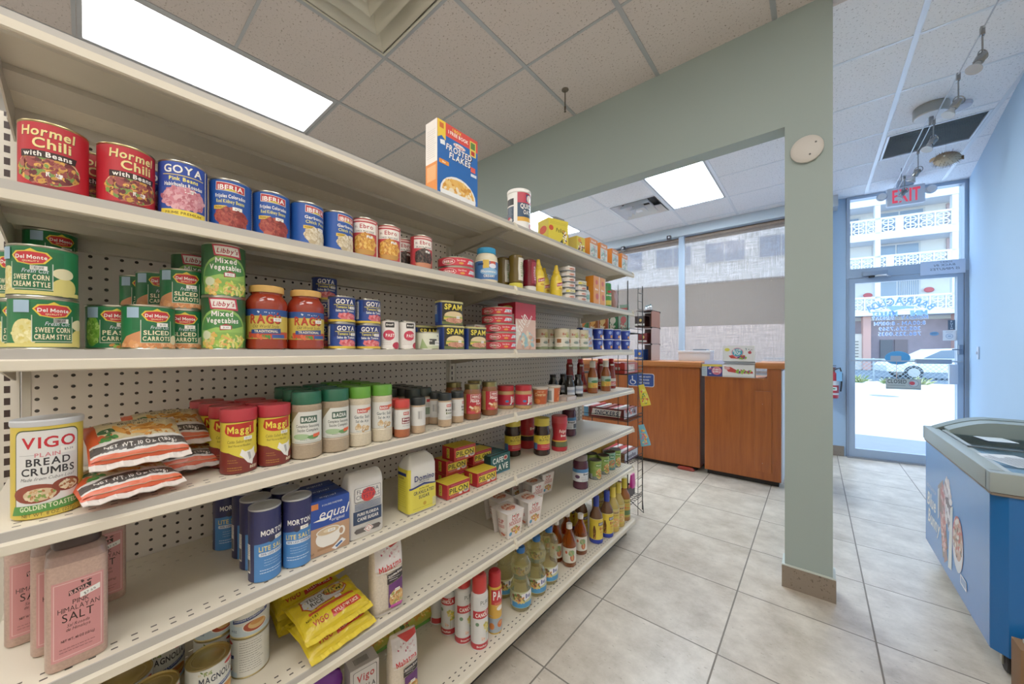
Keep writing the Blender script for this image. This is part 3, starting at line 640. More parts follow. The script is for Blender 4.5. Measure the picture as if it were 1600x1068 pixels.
# --- spice shelf
b_ = MB(); b_.loft([(0, .0365, .0365, 2.2), (.002, .0375, .0375, 2.2), (.148, .0375, .0375, 2.2), (.149, .036, .036, 2.2)], mat('d9bf4a', .4), 32)
l_ = MB(); l_.lathe([(0, 147), (38.8, 147), (39.3, 149), (39.3, 155), (38, 157), (36, 156), (0, 155.5)], mat('c9ccd0', .3), 32)
kind('crumbs', 'bread_crumb_canister', 'canister', part('canister_body', b_.mesh('canister_body', 30)), part('lid', l_.mesh('lid', 30)), part('printed_wrap', lab('label', sup_wrap(.0375, .0375, 2.2), [
    R(-119, 2, 119, 146, 'd9bf4a'), RR(-36, 10, 36, 142, 10, '3f4a2a'), RR(-34.5, 11, 34.5, 140, 9, 'e0e0de'), T('VIGO', 2, 112, 18, 'c3202c', fit=58), R(-30, 101.5, -12, 102.2, 'a8a8a8'), T('PLAIN', 0, 98, 6.5, 'd07a84', fit=26), R(14, 101.5, 32, 102.2, 'a8a8a8'), T('BREAD', 1, 84, 12, '26262a', fit=46), T('CRUMBS', 1, 69, 12, '26262a', fit=56), T('Made from Cuban Loaf', 0, 61, 5, '55585c', fit=56, bold=0, shear=.3),
    E(-12, 40, 25, 15, '8a4030'), E(-8, 38, 17, 10, 'd2b890'), BL(-8, 38, 16, 9, 40, 2.6, ['e3d0ac', 'a8683c', 'c99a64', '7d9a4c'], 3), E(20, 48, 16, 11, '7d3626'), E(22, 47, 11, 7.5, 'd9c8a4'), BL(22, 47, 10, 7, 26, 2.2, ['e3d0ac', '9a5c36'], 5), P([(-40, 8), (40, 12), (40, 30), (0, 23), (-36, 22)], '4a8a3c'), T('GOLDEN TOASTED', 2, 15, 7.5, 'dfeac0', fit=60, rot=.05), T('NET WT. 8 OZ. (227g)', 2, 4, 5, '4a4420', fit=56, bold=0)])), part('price_sticker', lab('sticker', sup_wrap(.0375, .0375, 2.2), ST(22, 106, '$3.29', 18, 11), base=.0012)))

def pillow(key, name, cat, w, d, t, film, elems_top, elems_front=(), seam=.012, seed=2, wr=.0016, mats=None):
    """sealed soft pack lying down: u across (y), v depth (x); seams along the near and far ends"""
    rnd = random.Random(seed); nu, nv = 26, 22
    from mathutils import noise
    def half(a, b): return t/2*(max(0, 1-abs(a)**3.2)**.55)*(max(0, 1-abs(b)**4)**.6)
    def pos(a, b, sg, o=0.0):
        wob = noise.noise(Vector((a*3.1, b*3.1, seed)))*wr*2 + noise.noise(Vector((a*8, b*8, seed+3)))*wr
        z = t/2 + sg*(half(a, b) + (wob if abs(b) < .97 and abs(a) < .97 else wob*.3) + o)
        return (b*d/2, a*w/2*(1 - .05*(1-abs(b))), max(z, .0004))
    mb = MB(); vs = []; fs = []
    for sg in (1, -1):
        for i in range(nu+1):
            for j in range(nv+1):
                vs.append(pos(-1+2*i/nu, -1+2*j/nv, sg))
    M = (nu+1)*(nv+1)
    for q in (0, 1):
        for i in range(nu):
            for j in range(nv):
                a = q*M + i*(nv+1)+j; f = [a, a+1, a+nv+2, a+nv+1]; fs.append(f if q else f[::-1])
    mb.add(vs, fs, film)
    seams = []
    for sg in (1, -1):
        sm = MB(); pts = []
        n = 20; v2 = []; f2 = []
        for i in range(n+1):
            y = -w/2 + w*i/n
            for k in range(2):
                v2.append((sg*(d/2 - .004 + k*(seam+.004)), y, t/2 + .0015*math.sin(i*1.3+k)*1.2 - (.004 if k else 0)))
        for i in range(n): f2.append([2*i, 2*i+1, 2*i+3, 2*i+2])
        v2 += [(x, y, z-.0012) for x, y, z in v2]; h = (n+1)*2
        f2 += [[h+j for j in f][::-1] for f in f2]
        sm.add(v2, f2, elems_front[0] if elems_front else film); seams.append(part('sealed_seam', sm.mesh('sealed_seam', 0, recalc=False)))
    def wrap(u, v, o):
        a = max(-.97, min(.97, u*2/w)); b = max(-.97, min(.97, -v*2/d)); return pos(a, b, 1, o+.0006)
    kind(key, name, cat, part('pouch', mb.mesh('pouch', 60)), *seams, part('top_print', lab('print', (wrap, 5.0, [-100+5*i for i in range(41)]), list(elems_top), rough=.3, base=.0006, inc=.0001)))
def grid2(u0, v0, u1, v1, c): # sliced in both directions so it follows a lumpy surface
    n = max(1, int((v1-v0)/6)); return [R(u0, v0+(v1-v0)*i/n, u1, v0+(v1-v0)*(i+1)/n, c) for i in range(n)]
pillow('frymix', 'breading_mix_pouch', 'pouch', .132, .12, .04, mat('d0512c', .3), [
    R(-52, -58, 66, 50, 'c9b98e'), T('CLASSIC FRY', 6, 34, 12, '26221e', fit=96), T('BREADING MIX', 6, 25, 5.5, '4a443a', fit=60), BL(12, 2, 44, 16, 34, 15, ['b9772c', 'cf9040', 'a8651f', 'd9a458'], 4, .28), E(-40, 12, 12, 8, '2f5a34'), T('2', -40, 8, 8, 'e6dfc4'), BL(-40, -8, 14, 8, 12, 6, ['2f6a34', '3f7f3c', 'c2492c'], 3), R(-64, -58, 66, -20, 'd8d6d2'), R(-64, -48, 66, -28, '4a4542'), T('NET WT. 10 OZ (283g)', 0, -43, 9, 'e9e6e0', fit=96), R(-64, -58, 66, -52, 'd9694a')], [mat('ddd3cb', .3)])
mg = [(0, 0), (31, 0), (33, 2), (33.5, 20), (31.5, 62), (31.5, 98), (32.5, 112), (0, 113)]
jar('maggi', 'bouillon_jar', 'jar', mg, mat('7d2a24', .3), 'b5303a', [(0, 112), (33.5, 112), (34, 114), (34, 134), (33, 138), (0, 138)], [
    R(-100, 3, 100, 110, '6e241e'), P([(-50, 110), (60, 110), (60, 44), (40, 36), (10, 30), (-20, 46), (-50, 50)], 'd8c43c'), P([(-26, 106), (30, 110), (32, 84), (10, 80), (-20, 82), (-30, 92)], 'b8281f'), E(0, 92, 30, 13, 'b8281f'), T('Maggi', 0, 86, 15, '6a1410', fit=47), T('Maggi', -.5, 86.6, 15, 'f0dc4a', fit=46), T('Caldo Sabor a Res', 0, 66, 6, '4a3a14', fit=48, shear=.25, bold=0), T('Beef Flavored Bouillon', 0, 58, 4.4, '4a3a14', fit=42, bold=0),
    P([(4, 52), (10, 46), (24, 48), (32, 54), (30, 44), (34, 34), (26, 26), (24, 16), (14, 22), (6, 34), (0, 40)], 'e9e8e4'), P([(14, 44), (20, 44), (22, 30), (18, 26)], 'a8a8a6'), LN(-22, 30, -4, 2, 5, 'a8742c'), T('BEEF', 28, 8, 6, 'e8dcc0', fit=18), LN(-22, 14, 4, 2, 5, 'c09030')],
    extra=[part('price_sticker', lab('sticker', prof_wrap(mg), ST(16, 75, '$3.29', 17, 7), base=.0014))], labname='shrink_wrap')
def spice(key, name, prof, powder, lid, lidprof, elems, sticker=None):
    jar(key, name, 'jar', prof, mat(powder, .3, grain=.22), lid, lidprof, elems, labname='paper_label', extra=[part('price_sticker', lab('sticker', prof_wrap(prof), [P([(sticker[0]-9, sticker[1]-4), (sticker[0]+9, sticker[1]-2), (sticker[0]+9, sticker[1]+6), (sticker[0]-9, sticker[1]+4)], 'e0603c')], base=.0014))] if sticker else ())
bp = [(0, 0), (31, 0), (34, 2), (34.5, 6), (34.5, 34), (33, 36), (33, 116), (34, 119), (33.5, 128), (30, 132), (0, 132)]
spice('complete', 'seasoning_jar', bp, 'a3917a', '1f5c44', [(0, 131), (32.5, 131), (33, 133), (33, 158), (31.5, 161), (0, 161)], [
    R(-44, 38, 104, 114, 'd6d8d2'), P([(-44, 114), (-20, 114), (-44, 84)], '8a7a5c'), RR(-16, 86, 24, 104, 2, '3f5a4c'), T('BADIA', 4, 90, 10, 'eef0ea', fit=34), T('Complete Seasoning', 2, 76, 7, '26302c', fit=56), T('Sazón Completa', 2, 66, 7, '26302c', fit=50), E(-14, 54, 20, 7, '9ab88c'), E(14, 52, 14, 5, '5f8f54'), R(-30, 40, 34, 42, 'b8bcb2'), LN(-16, 46, 20, 1, 5, '4a5a4c')], (22, 55))
gp = [(0, 0), (27, 0), (29.5, 2), (30, 6), (30, 34), (28.5, 36), (28.5, 114), (29.5, 118), (29, 127), (26, 131), (0, 131)]
spice('garlic', 'garlic_salt_jar', gp, 'cbbfa6', '5c9a32', [(0, 130), (28.5, 130), (29, 132), (29, 157), (27.5, 160), (0, 160)], [
    R(-40, 38, 88, 112, 'd9d8d2'), RR(-14, 90, 16, 102, 2, 'b83a32'), T('BADIA', 0, 92.5, 6.5, 'f2eee8', fit=24), T('Garlic Salt', 0, 76, 8, '24404a', fit=44), T('Sal de Ajo', 0, 65, 7, '24404a', fit=36), BL(2, 52, 18, 8, 14, 6, ['c9a878', 'b58c58', 'e0d0b0'], 2), LN(-16, 42, 18, 1, 4, '6a7a6a')], (18, 99))
sp = [(0, 0), (20, 0), (22.5, 1.5), (23, 5), (23, 84), (21, 88), (0, 88)]
def smallspice(key, name, powder, lid, tint, big, red=True):
    spice(key, name, sp, powder, lid, [(0, 87), (22.5, 87), (23, 89), (23, 107), (21.5, 110), (0, 110)], [
        R(-70, 24, 70, 82, 'd4d3cf'), RR(-4, 66, 16, 75, 1.5, 'b83a32') if red else R(-4, 66, 16, 75, 'c9c9c4'), T('BADIA', 6, 68.5, 4.5, 'f2eee8', fit=16), *big, R(-44, 44, -30, 70, 'bdbcb8'), R(-42, 46, -38, 68, '9a9a98')])
smallspice('redspice', 'red_capped_spice_jar', 'a35a3a', 'c23a34', 0, [R(-8, 40, 20, 58, '7a2c34'), *W(6, 50, 6, 'efeae4', 22), *W(6, 42, 5, 'efeae4', 24), LN(-6, 34, 18, 1, 4, '7a7a78')])
smallspice('blackspice', 'black_capped_spice_jar', 'b59a7c', '1c2122', 0, [*W(6, 52, 7, '2c2a28', 26), *W(6, 42, 7, '55602c', 24), LN(-6, 34, 18, 2, 4, '7a7a78')])
tp = [(0, 0), (24, 0), (25.5, 2), (25.5, 96), (24, 99), (0, 99)]
spice('tallspice', 'tall_black_capped_spice_jar', tp, '8a7258', '2b3431', [(0, 98), (25, 98), (25.5, 100), (25.5, 123), (24, 126), (0, 126)], [R(-76, 26, 76, 94, 'b4b4ae'), RR(-4, 78, 18, 88, 1.5, 'a8323a'), R(-10, 36, 24, 60, '6a7a64'), LN(-8, 72, 22, 2, 5, '55554f')])
hp = [(0, 0), (29, 0), (31.5, 2), (32, 8), (32, 96), (29, 108), (27, 112), (0, 112)]
jar('gravy', 'gravy_jar', 'jar', hp, mat('7d5034', .1), mat('8c8256', .3, .9), lidp(29.5, 111, 18), [R(-84, 22, 60, 94, 'a81f2b'), R(-84, 22, -32, 94, 'a8854a'), P([(-14, 92), (26, 92), (26, 76), (-14, 74)], 'e0d0c4'), P([(-12, 91), (24, 91), (24, 77), (-12, 76)], '9c1c28'), T('HEINZ', 6, 80, 8, 'f2ece6', fit=28), T('Home', 2, 64, 11, 'f2ece6', fit=34, shear=.25), T('Style', 16, 56, 7, 'f2ece6', fit=20, shear=.25), E(8, 38, 22, 13, 'b8683c'), P([(-16, 52), (4, 40), (0, 36), (-20, 46)], 'e3d2b0'), BL(10, 38, 18, 10, 18, 6, ['c98a54', 'a8582c', 'd8b080'], 4, .5), RR(-24, 24, 2, 32, 2, 'c2404a')], labname='paper_label')
jp = [(0, 0), (34, 0), (37, 2), (37.5, 6), (37.5, 66), (35, 74), (33, 78), (0, 78)]
jar('peanut', 'peanut_butter_jar', 'jar', jp, mat('b08a5a', .15), 'a8242e', lidp(36, 77, 22, 1.5), [R(-117, 18, 117, 62, 'b01f33'), T('Jif', 14, 26, 27, '10284a', fit=34), T('Jif', 13, 27, 27, 'f2efec', fit=33), E(-16, 34, 8, 5, '2a6a9a'), R(-117, 16, 117, 18, '24407a')])
cup_kind('cheercup', 'oat_cereal_cup', [(0, 0), (27, 0), (28, 1), (36, 74), (0, 74)], 'c9b8a4', 'c9bcae', [(0, 74), (38.5, 74), (38.5, 78), (36, 80), (0, 79)], [R(-58, 4, 62, 70, 'b5522a'), T('Cheerios', 0, 40, 15, '3a1a10', fit=58), T('Cheerios', -.6, 40.8, 15, 'ecc890', fit=57), E(-20, 18, 18, 11, 'd8783a'), T('HONEY NUT', 0, 58, 5, 'e8c8a0', fit=34), R(62, 4, 110, 70, 'd6d0cc'), R(-110, 4, -58, 70, 'd6d0cc'), R(70, 12, 98, 58, '8d9290'), R(-98, 12, -70, 58, '8d9290')])
sb = [(0, 0), (25, 0), (27, 2), (27, 62), (24, 78), (17, 92), (16, 104), (0, 104)]
jar('darksyrup', 'dark_malt_bottle', 'bottle', sb, mat('14100f', .12), mat('2a2624', .3), [(0, 103), (17, 103), (17.5, 105), (17.5, 116), (16, 118), (0, 118)], [R(-20, 14, 62, 58, 'c9ced6'), R(-20, 30, 62, 44, '8a93a8'), LN(-14, 54, 56, 3, 6, '3a4050'), R(-20, 14, 62, 18, '3a3436')], body='bottle_body')
tr_ = MB().box(-.04, .04, -.045, .045, 0, .004, mat('b9aaa0', .25), .002); tr_.box(-.04, .04, -.045, -.042, .003, .02, mat('c4b4aa', .2)); tr_.box(-.04, .04, .042, .045, .003, .02, mat('c4b4aa', .2)); tr_.box(.037, .04, -.045, .045, .003, .02, mat('c4b4aa', .2)); tr_.box(-.04, -.037, -.045, .045, .003, .02, mat('c4b4aa', .2))
kind('tray', 'clear_plastic_tray', 'tray', part('tray', tr_.mesh('tray')), part('sweet_bars', MB().box(-.035, .035, -.04, .0, .0045, .014, mat('a35a3a', .4), .003).box(-.03, .03, .004, .038, .0045, .013, mat('b9aaa0', .4), .003).mesh('sweet_bars')))
kt = [(0, 0), (27, 0), (29, 3), (29, 60), (24, 100), (21, 130), (22, 160), (16, 172), (0, 172)]
jar('redketchup', 'red_sauce_bottle', 'bottle', kt, mat('7a1a16', .14), 'c2202c', lidp(16, 171, 24, 3), [R(-30, 20, 34, 66, 'c9c2b8'), R(-30, 26, 34, 46, 'b0222c'), *W(4, 32, 8, 'f4ece4', 40), R(-14, 150, 14, 160, 'd9cfc8')], body='bottle_body', lidname='screw_cap')
jar('hotsauce', 'pear_shaped_red_sauce_bottle', 'bottle', [(0, 0), (26, 0), (28, 3), (28, 30), (22, 62), (12, 92), (9, 104), (0, 104)], mat('8a1c1c', .15), 'a82026', lidp(10, 103, 16, 1), [R(-30, 14, 34, 46, 'a03a38'), E(4, 30, 14, 10, 'd8a070'), *W(4, 27, 6, 'f0e6d8', 14)], body='bottle_body', lidname='screw_cap')
dp = [(0, 0), (27, 0), (30, 3), (30.5, 20), (30.5, 84), (27, 112), (17, 140), (15, 150), (0, 150)]
jar('dressing', 'salad_dressing_bottle', 'bottle', dp, mat('8a4a26', .12), mat('d6d2ca', .4), lidp(17, 149, 38, 2), [R(-40, 32, 50, 92, 'b8a84a'), R(-40, 62, 50, 92, '9ab0a4'), E(6, 68, 24, 8, '2f6a44'), E(6, 48, 26, 12, 'd8a03a'), BL(8, 46, 24, 10, 18, 5, ['e0a83c', 'c8682c', '6f9a3c'], 3), R(-14, 156, 14, 180, 'c4bcb4')], body='bottle_body', lidname='screw_cap')

# --- coffee and sugar shelf
ss = [(0, .029, .033, 5), (.003, .031, .0345, 5), (.17, .031, .0345, 5), (.185, .029, .0325, 4), (.193, .02, .022, 3)]
k_ = MB(); k_.loft(ss, mat('b99a8c', .35, grain=.25), 36)
k2 = MB(); k2.loft([(.1715, .0314, .0349, 5), (.186, .0294, .0329, 4), (.194, .0204, .0224, 3)], liquid_mat('clear_shoulder', 'f6eeee', 'd8cccc', .3), 36, cap=False)
k3 = MB(); k3.loft([(.193, .022, .026, 3), (.196, .024, .028, 3), (.208, .024, .028, 3), (.21, .022, .026, 3)], mat('3a2c2a', .4), 30)
kind('pinksalt', 'pink_salt_jar', 'jar', part('jar_body', k_.mesh('jar_body', 35)), part('shoulder', k2.mesh('shoulder', 35)), part('lid', k3.mesh('lid', 35)), part('paper_label', lab('label', loft_front(ss), [
    R(-28, 16, 28, 144, 'c9898a'), R(-26, 20, 26, 141, 'e0b8b4'), R(-25, 21, 25, 140, 'c98586'), P([(-10, 118), (14, 124), (14, 132), (-10, 126)], '231c1c'), T('BADIA', 2, 121.5, 6.2, 'd9a0a0', fit=21, rot=.24), BL(8, 136, 6, 2, 5, 2, ['3a2c2c'], 2), T('PINK', 3, 103, 7.5, '2e2626', bold=0, fit=18), T('HIMALAYAN', 1, 93, 8, '2e2626', bold=0, fit=45), T('SALT', 0, 77, 13.5, '231c1c', bold=0, fit=34), T('Sal Rosada', 0, 68, 5, '4a3a3a', bold=0, fit=24, shear=.25), T('de Himalaya', 0, 61, 5, '4a3a3a', bold=0, fit=26, shear=.25), T('NET WT. 40 OZ (1.13 kg)', 0, 45, 4, '2e2626', fit=36), LN(-20, 34, 20, 2, 5, '6a4a4a', .4)])), part('price_sticker', lab('sticker', loft_front(ss), [P([(2, 110), (24, 116), (24, 125), (2, 119)], 'eeeeea'), T('$7.69', 13, 114.5, 4, '3a3a3a', bold=0, rot=.26)], base=.0012)))
a_ = PI*31.5
jar('litesalt', 'lite_salt_canister', 'canister', [(0, 0), (30.5, 0), (31.5, 1), (31.5, 158), (0, 158)], mat('2a2c4c', .45), mat('b9bcc0', .35, .3), [(0, 157.5), (31.3, 157.5), (32, 158.5), (32, 161.5), (30, 162), (29, 160.5), (10, 160.5), (8, 161.5), (0, 161.5)], [
    R(-a_, 1, a_, 157, '2a2c50'), R(-34, 1, 46, 84, '3f7cc0'), R(-34, 84, 46, 157, '262a58'), P([(-34, 84), (46, 92), (46, 84)], '3f7cc0'), T('MORTON', 6, 102, 12, 'f2f2f0', fit=52), T('LITE SALT', 4, 68, 11, 'e3d27a', fit=56), RR(-24, 57, 34, 65, 3, 'cfdcea'), T('50% LESS SODIUM', 5, 59, 4.4, '2a4a80', fit=50), LN(-14, 48, 26, 3, 6, 'a8c8ea'), LN(-22, 26, 30, 2, 6, 'c0d8f0', .9), E(0, 92, 7, 7, '2c2c44'), R(-58, 20, -44, 84, 'e0ddd6'), R(-57, 24, -45, 50, '4a4c54'), LN(-57, 80, -45, 6, 4, '55565e')],
    extra=[part('price_sticker', lab('sticker', cyl(.0318), ST(16, 93, '$3.99', 18, 8), base=.0012))], body='canister_body', labname='printed_wrap', lidname='metal_end')
box_kind('equal', 'sweetener_box', 'box', .042, .099, .138, '20418c', [
    R(-49, 0, 49, 138, '1f439a'), R(-49, 0, 49, 70, 'b08a6c'), P([(-49, 70), (-20, 80), (20, 76), (49, 82), (49, 70)], '1f439a'), T('equal', 8, 90, 24, 'f4f4f2', fit=70, shear=.3, bold=0), P([(-40, 88), (-20, 92), (6, 90), (-14, 85)], 'f4f4f2'), T('original', 20, 78, 7.5, 'eef0f4', fit=32, bold=0), T('0 CALORIE SWEETENER', 6, 122, 4, 'dfe6f2', fit=50, bold=0), R(-44, 118, -28, 132, 'd07a3c'), E(-4, 40, 30, 24, 'ece9e2'), E(-4, 56, 29, 11, 'e6e2da'), E(-4, 56, 26, 9, 'c9b08c'), E(-2, 57, 14, 4.5, 'e0d2b4'), E(29, 46, 9, 12, 'ece9e2'), E(28, 46, 5, 8, 'b08a6c'), R(-30, 12, 22, 18, '9a7252'), P([(4, 8), (30, 26), (40, 18), (14, 2)], 'e8ecf0'), P([(12, 10), (28, 20), (32, 16), (17, 6)], '2a5a9a'), T('50', -42, 6, 6, '4a3a2c', fit=8, bold=0), ST(4, 56, '$4.99', 18, 7)],
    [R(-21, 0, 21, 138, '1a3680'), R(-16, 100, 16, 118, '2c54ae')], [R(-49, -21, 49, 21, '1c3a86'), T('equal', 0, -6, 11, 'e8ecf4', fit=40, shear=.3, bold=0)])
def paperbag(key, name, secs, col, fe, se=(), twist=None, extra=()):
    b = MB(); b.loft(secs, mat(col, .55), 48)
    me = b.mesh('paper_bag', 50)
    from mathutils import noise
    for v in me.vertices:
        n = noise.noise(v.co*38)*.0022*(1 + (v.co.z > secs[-1][0]*.8)*1.2); v.co.x += n; v.co.y += n*.5
    ps = [part('paper_bag', me), part('front_print', lab('print', loft_front(secs), list(fe), base=.0026, inc=.00007))]
    if se: ps.append(part('side_print', lab('sprint', loft_front(secs, 'y'), list(se), base=.0026)))
    kind(key, name, 'bag', *ps, *extra)
fs_ = [(0, .028, .048, 7), (.004, .03, .05, 7), (.14, .03, .05, 7), (.16, .026, .049, 6), (.172, .014, .046, 5), (.176, .004, .042, 4)]
paperbag('canesugar', 'cane_sugar_bag', fs_, 'd9d7d4', [E(2, 116, 20, 19, 'cf3a3a'), RR(-36, 100, 38, 138, 3, '2a3550'), RR(-35, 101, 37, 137, 3, 'dad8d6'), E(2, 116, 20, 19, 'cf3a3a'), T('FLORIDA', 1, 122, 11, '24304c', fit=62, bold=0), T('CRYSTALS', 1, 107, 11, '24304c', fit=66, bold=0), *[R(-36, 94-3*i, 38, 95.4-3*i, '3a5a80') for i in range(6)], R(-40, 40, 40, 76, '2a3c5c'), T('PURE FLORIDA', 1, 62, 8, 'eceae6', fit=60), T('CANE SUGAR', 1, 48, 9, 'eceae6', fit=60), P([(-38, 22), (-32, 28), (32, 28), (38, 22), (32, 15), (-32, 15)], '55504f'), P([(2, 34), (16, 22), (2, 10), (-12, 22)], 'f0eeea'), P([(2, 32), (13.5, 22), (2, 12), (-9.5, 22)], 'b8323c'), P([(2, 30), (11.5, 22), (2, 14), (-7.5, 22)], 'f0eeea'), T('2', 2, 18.5, 7, 'a02c38')])
ds = [(0, .034, .05, 7), (.004, .036, .052, 7), (.145, .036, .052, 6), (.165, .028, .047, 5), (.178, .012, .034, 4), (.182, .003, .026, 4)]
paperbag('domino', 'granulated_sugar_bag', ds, 'd8d6d0', [R(-50, 6, 50, 82, 'dcd04a'), P([(-50, 82), (0, 92), (50, 82), (50, 78), (0, 86), (-50, 76)], '2a3570'), T('Domino', 2, 100, 18, '24306a', fit=74), T('PREMIUM CANE', 0, 94, 4, '55585c', fit=38), T('EXTRA FINE', 0, 73, 5, '3a3a2a', fit=36), T('GRANULATED', 0, 59, 11, '24304a', fit=76), T('SUGAR', 0, 44, 11, '24304a', fit=40), E(2, 26, 6, 6, 'c09a34'), LN(-40, 16, 36, 1, 5, '8a7f2a'), R(32, 10, 46, 36, 'ded9a0'), LN(33, 34, 45, 7, 3.4, '8a8a5a')], [R(-34, 4, 34, 140, 'd6c93e'), R(-30, 118, 22, 128, '24306a'), LN(-24, 100, 20, 12, 7, 'a09428'), T('SUGAR', -4, 108, 6, '3a3a2a')])
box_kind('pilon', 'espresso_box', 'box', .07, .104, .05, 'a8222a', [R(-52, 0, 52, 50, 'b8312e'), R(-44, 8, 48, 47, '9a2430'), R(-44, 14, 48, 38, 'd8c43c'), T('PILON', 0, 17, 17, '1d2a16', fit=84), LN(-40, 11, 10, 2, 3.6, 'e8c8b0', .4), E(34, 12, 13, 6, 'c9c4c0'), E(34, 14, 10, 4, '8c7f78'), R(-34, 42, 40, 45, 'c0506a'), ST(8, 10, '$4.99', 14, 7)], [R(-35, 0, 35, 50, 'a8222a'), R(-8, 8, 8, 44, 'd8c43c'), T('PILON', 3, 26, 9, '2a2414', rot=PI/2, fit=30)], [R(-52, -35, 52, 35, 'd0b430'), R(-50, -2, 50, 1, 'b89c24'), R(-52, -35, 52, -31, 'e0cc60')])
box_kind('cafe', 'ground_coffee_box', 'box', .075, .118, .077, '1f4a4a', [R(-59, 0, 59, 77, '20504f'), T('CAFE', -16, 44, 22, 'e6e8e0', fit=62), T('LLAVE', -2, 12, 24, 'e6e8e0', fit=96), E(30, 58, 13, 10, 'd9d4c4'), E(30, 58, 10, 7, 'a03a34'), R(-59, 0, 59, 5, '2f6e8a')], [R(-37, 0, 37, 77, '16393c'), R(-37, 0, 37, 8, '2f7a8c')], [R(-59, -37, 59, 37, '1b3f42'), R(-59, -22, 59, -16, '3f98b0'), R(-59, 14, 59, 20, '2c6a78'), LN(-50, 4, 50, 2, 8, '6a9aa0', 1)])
cp = [(0, 0), (36, 0), (40, 4), (41, 12), (39, 26), (39, 98), (41, 108), (36, 124), (34, 142), (0, 142)]
jar('bustelo', 'instant_coffee_jar', 'jar', cp, mat('2c1a14', .12), 'd6c24a', lidp(38, 141, 36, 2), [R(-122, 28, 122, 97, 'd8c23c'), R(-122, 28, 122, 56, 'b8283a'), P([(-122, 56), (-30, 56), (0, 62), (40, 54), (122, 58), (122, 70), (-122, 70)], 'd8c23c'), T('CAFÉ'.replace('É', 'E'), 6, 84, 11, '231c14', fit=40), T('BUSTELO', 6, 70, 11, '231c14', fit=62), LN(-22, 64, 34, 1, 5, '6a5c20'), R(-66, 30, -38, 60, '4a78b0'), LN(-16, 48, 40, 2, 7, 'e8d8c8')], labname='paper_label')
jar('redcoffee', 'red_coffee_canister', 'canister', [(0, 0), (38, 0), (40, 3), (40, 160), (0, 160)], mat('a31f24', .3), 'b02830', lidp(40.5, 159, 18, 2), [R(-126, 40, 126, 64, '231a18'), R(-126, 64, 126, 68, 'c9a03a'), R(-30, 80, 40, 130, 'b42a2c'), *W(4, 96, 14, 'e8d0b0', 52)], body='canister_body')
fp = [(0, 0), (37, 0), (40, 4), (41, 14), (40, 40), (33, 76), (35, 104), (40, 130), (38, 140), (0, 141)]
jar('folgers', 'waisted_red_coffee_canister', 'canister', fp, mat('a8222e', .28), 'b43a44', lidp(40, 140, 34, 4), [R(-128, 22, 128, 48, '3a2c24'), R(-40, 24, 50, 46, '55603a'), R(-128, 48, 128, 54, 'd0a03c'), T('Folgers', 6, 92, 16, 'f2e6dc', fit=54, shear=.15), *W(8, 72, 11, 'f2e6dc', 38)], body='canister_body')
gj = [(0, 0), (37, 0), (42, 4), (43, 16), (41, 34), (41, 40), (43, 44), (43, 106), (41, 112), (43, 122), (42, 142), (36, 154), (0, 155)]
jar('jelly', 'grape_jelly_bottle', 'bottle', gj, mat('4a2434', .14), mat('7d6f72', .35), [(0, 154), (37, 154), (38, 156), (38, 176), (35, 181), (0, 181)], [R(-135, 44, 135, 105, 'cfd2d8'), R(-135, 92, 135, 110, '3f78b0'), *W(-4, 78, 11, '26303a', 44), LN(-40, 70, 0, 3, 6, '55606a'), R(6, 48, 36, 74, '4a4e55'), LN(-36, 54, 0, 2, 6, '4a5a66', .9), E(52, 78, 11, 16, '3a3040'), E(-60, 70, 14, 10, '4a2c50')], body='bottle_body')

# --- lower shelves
can('condensed', 'condensed_milk_can', 'can', .0385, .0925, 'd3d4cc', [R(-50, 3.4, -30, 60, 'bcd0d8'), P([(-50, 3.4), (50, 3.4), (50, 14), (0, 26), (-50, 30)], 'bccfd8'), T('MAGNOLIA', -2, 58, 14, '232a3a', fit=66), E(24, 80, 14, 4, 'b8322f'), BL(-26, 80, 14, 6, 14, 3, ['8a9a5c', 'c9bfa0', '5f7a3c'], 4, .4), P([(-34, 40), (42, 54), (42, 46), (-34, 32)], '2a3f78'), T('Sweetened Condensed Milk', 3, 42, 5, 'dfe6f0', rot=.17, fit=66, bold=0), E(14, 24, 25, 14, 'ece9e2'), E(14, 24, 23, 12.5, 'a8452c'), E(18, 26, 18, 10, 'd8b070'), E(18, 30, 14, 5, 'c98a48'), T('14 OZ', -30, 14, 5, '2a4a7a', fit=15), R(52, 6, 106, 86, 'dcdcd4'), LN(56, 82, 102, 13, 5.5, '6a6a68', .6)], None, GOLD)
pillow('yellowrice', 'yellow_rice_packet', 'packet', .175, .12, .038, mat('d0b41e', .22), [R(-84, -56, 84, 56, 'd6bb26'), P([(-60, 46), (50, 50), (60, 20), (40, 2), (-50, -4), (-66, 14)], 'a83c1e'), P([(-57, 43), (48, 47), (57, 20), (38, 5), (-48, 0), (-62, 15)], 'c9ccd0'), E(26, 28, 30, 17, 'b04a20'), E(26, 28, 27, 15, 'c9b04a'), BL(26, 28, 25, 13, 40, 4, ['d8b83a', '4a5a20', 'b04a2a', 'e3cf6a', '2f3a18'], 3), T('YELLOW', -22, 22, 12, '26262a', fit=58), T('RICE', -28, 7, 12, '26262a', fit=34), R(-60, -14, 62, -6, 'c2492c'), T('NO FAT', -56, -26, 8, '3a3410', fit=30), T('VIGO', -42, -46, 13, 'b02c1e', fit=38), P([(-14, -32), (66, -26), (66, -44), (-14, -50)], 'c2392c'), T('YELLOW RICE', 26, -43, 9, 'f2ead0', fit=68, rot=.07), ST(22, -2, '$1.79', 18, 8)], [mat('d8be34', .25)], seed=5)
ms = [(0, .022, .041, 4), (.006, .026, .045, 4.5), (.02, .03, .046, 4), (.12, .031, .0455, 3.5), (.15, .028, .0455, 3.5), (.18, .022, .045, 4), (.2, .012, .043, 4), (.212, .003, .04, 4)]
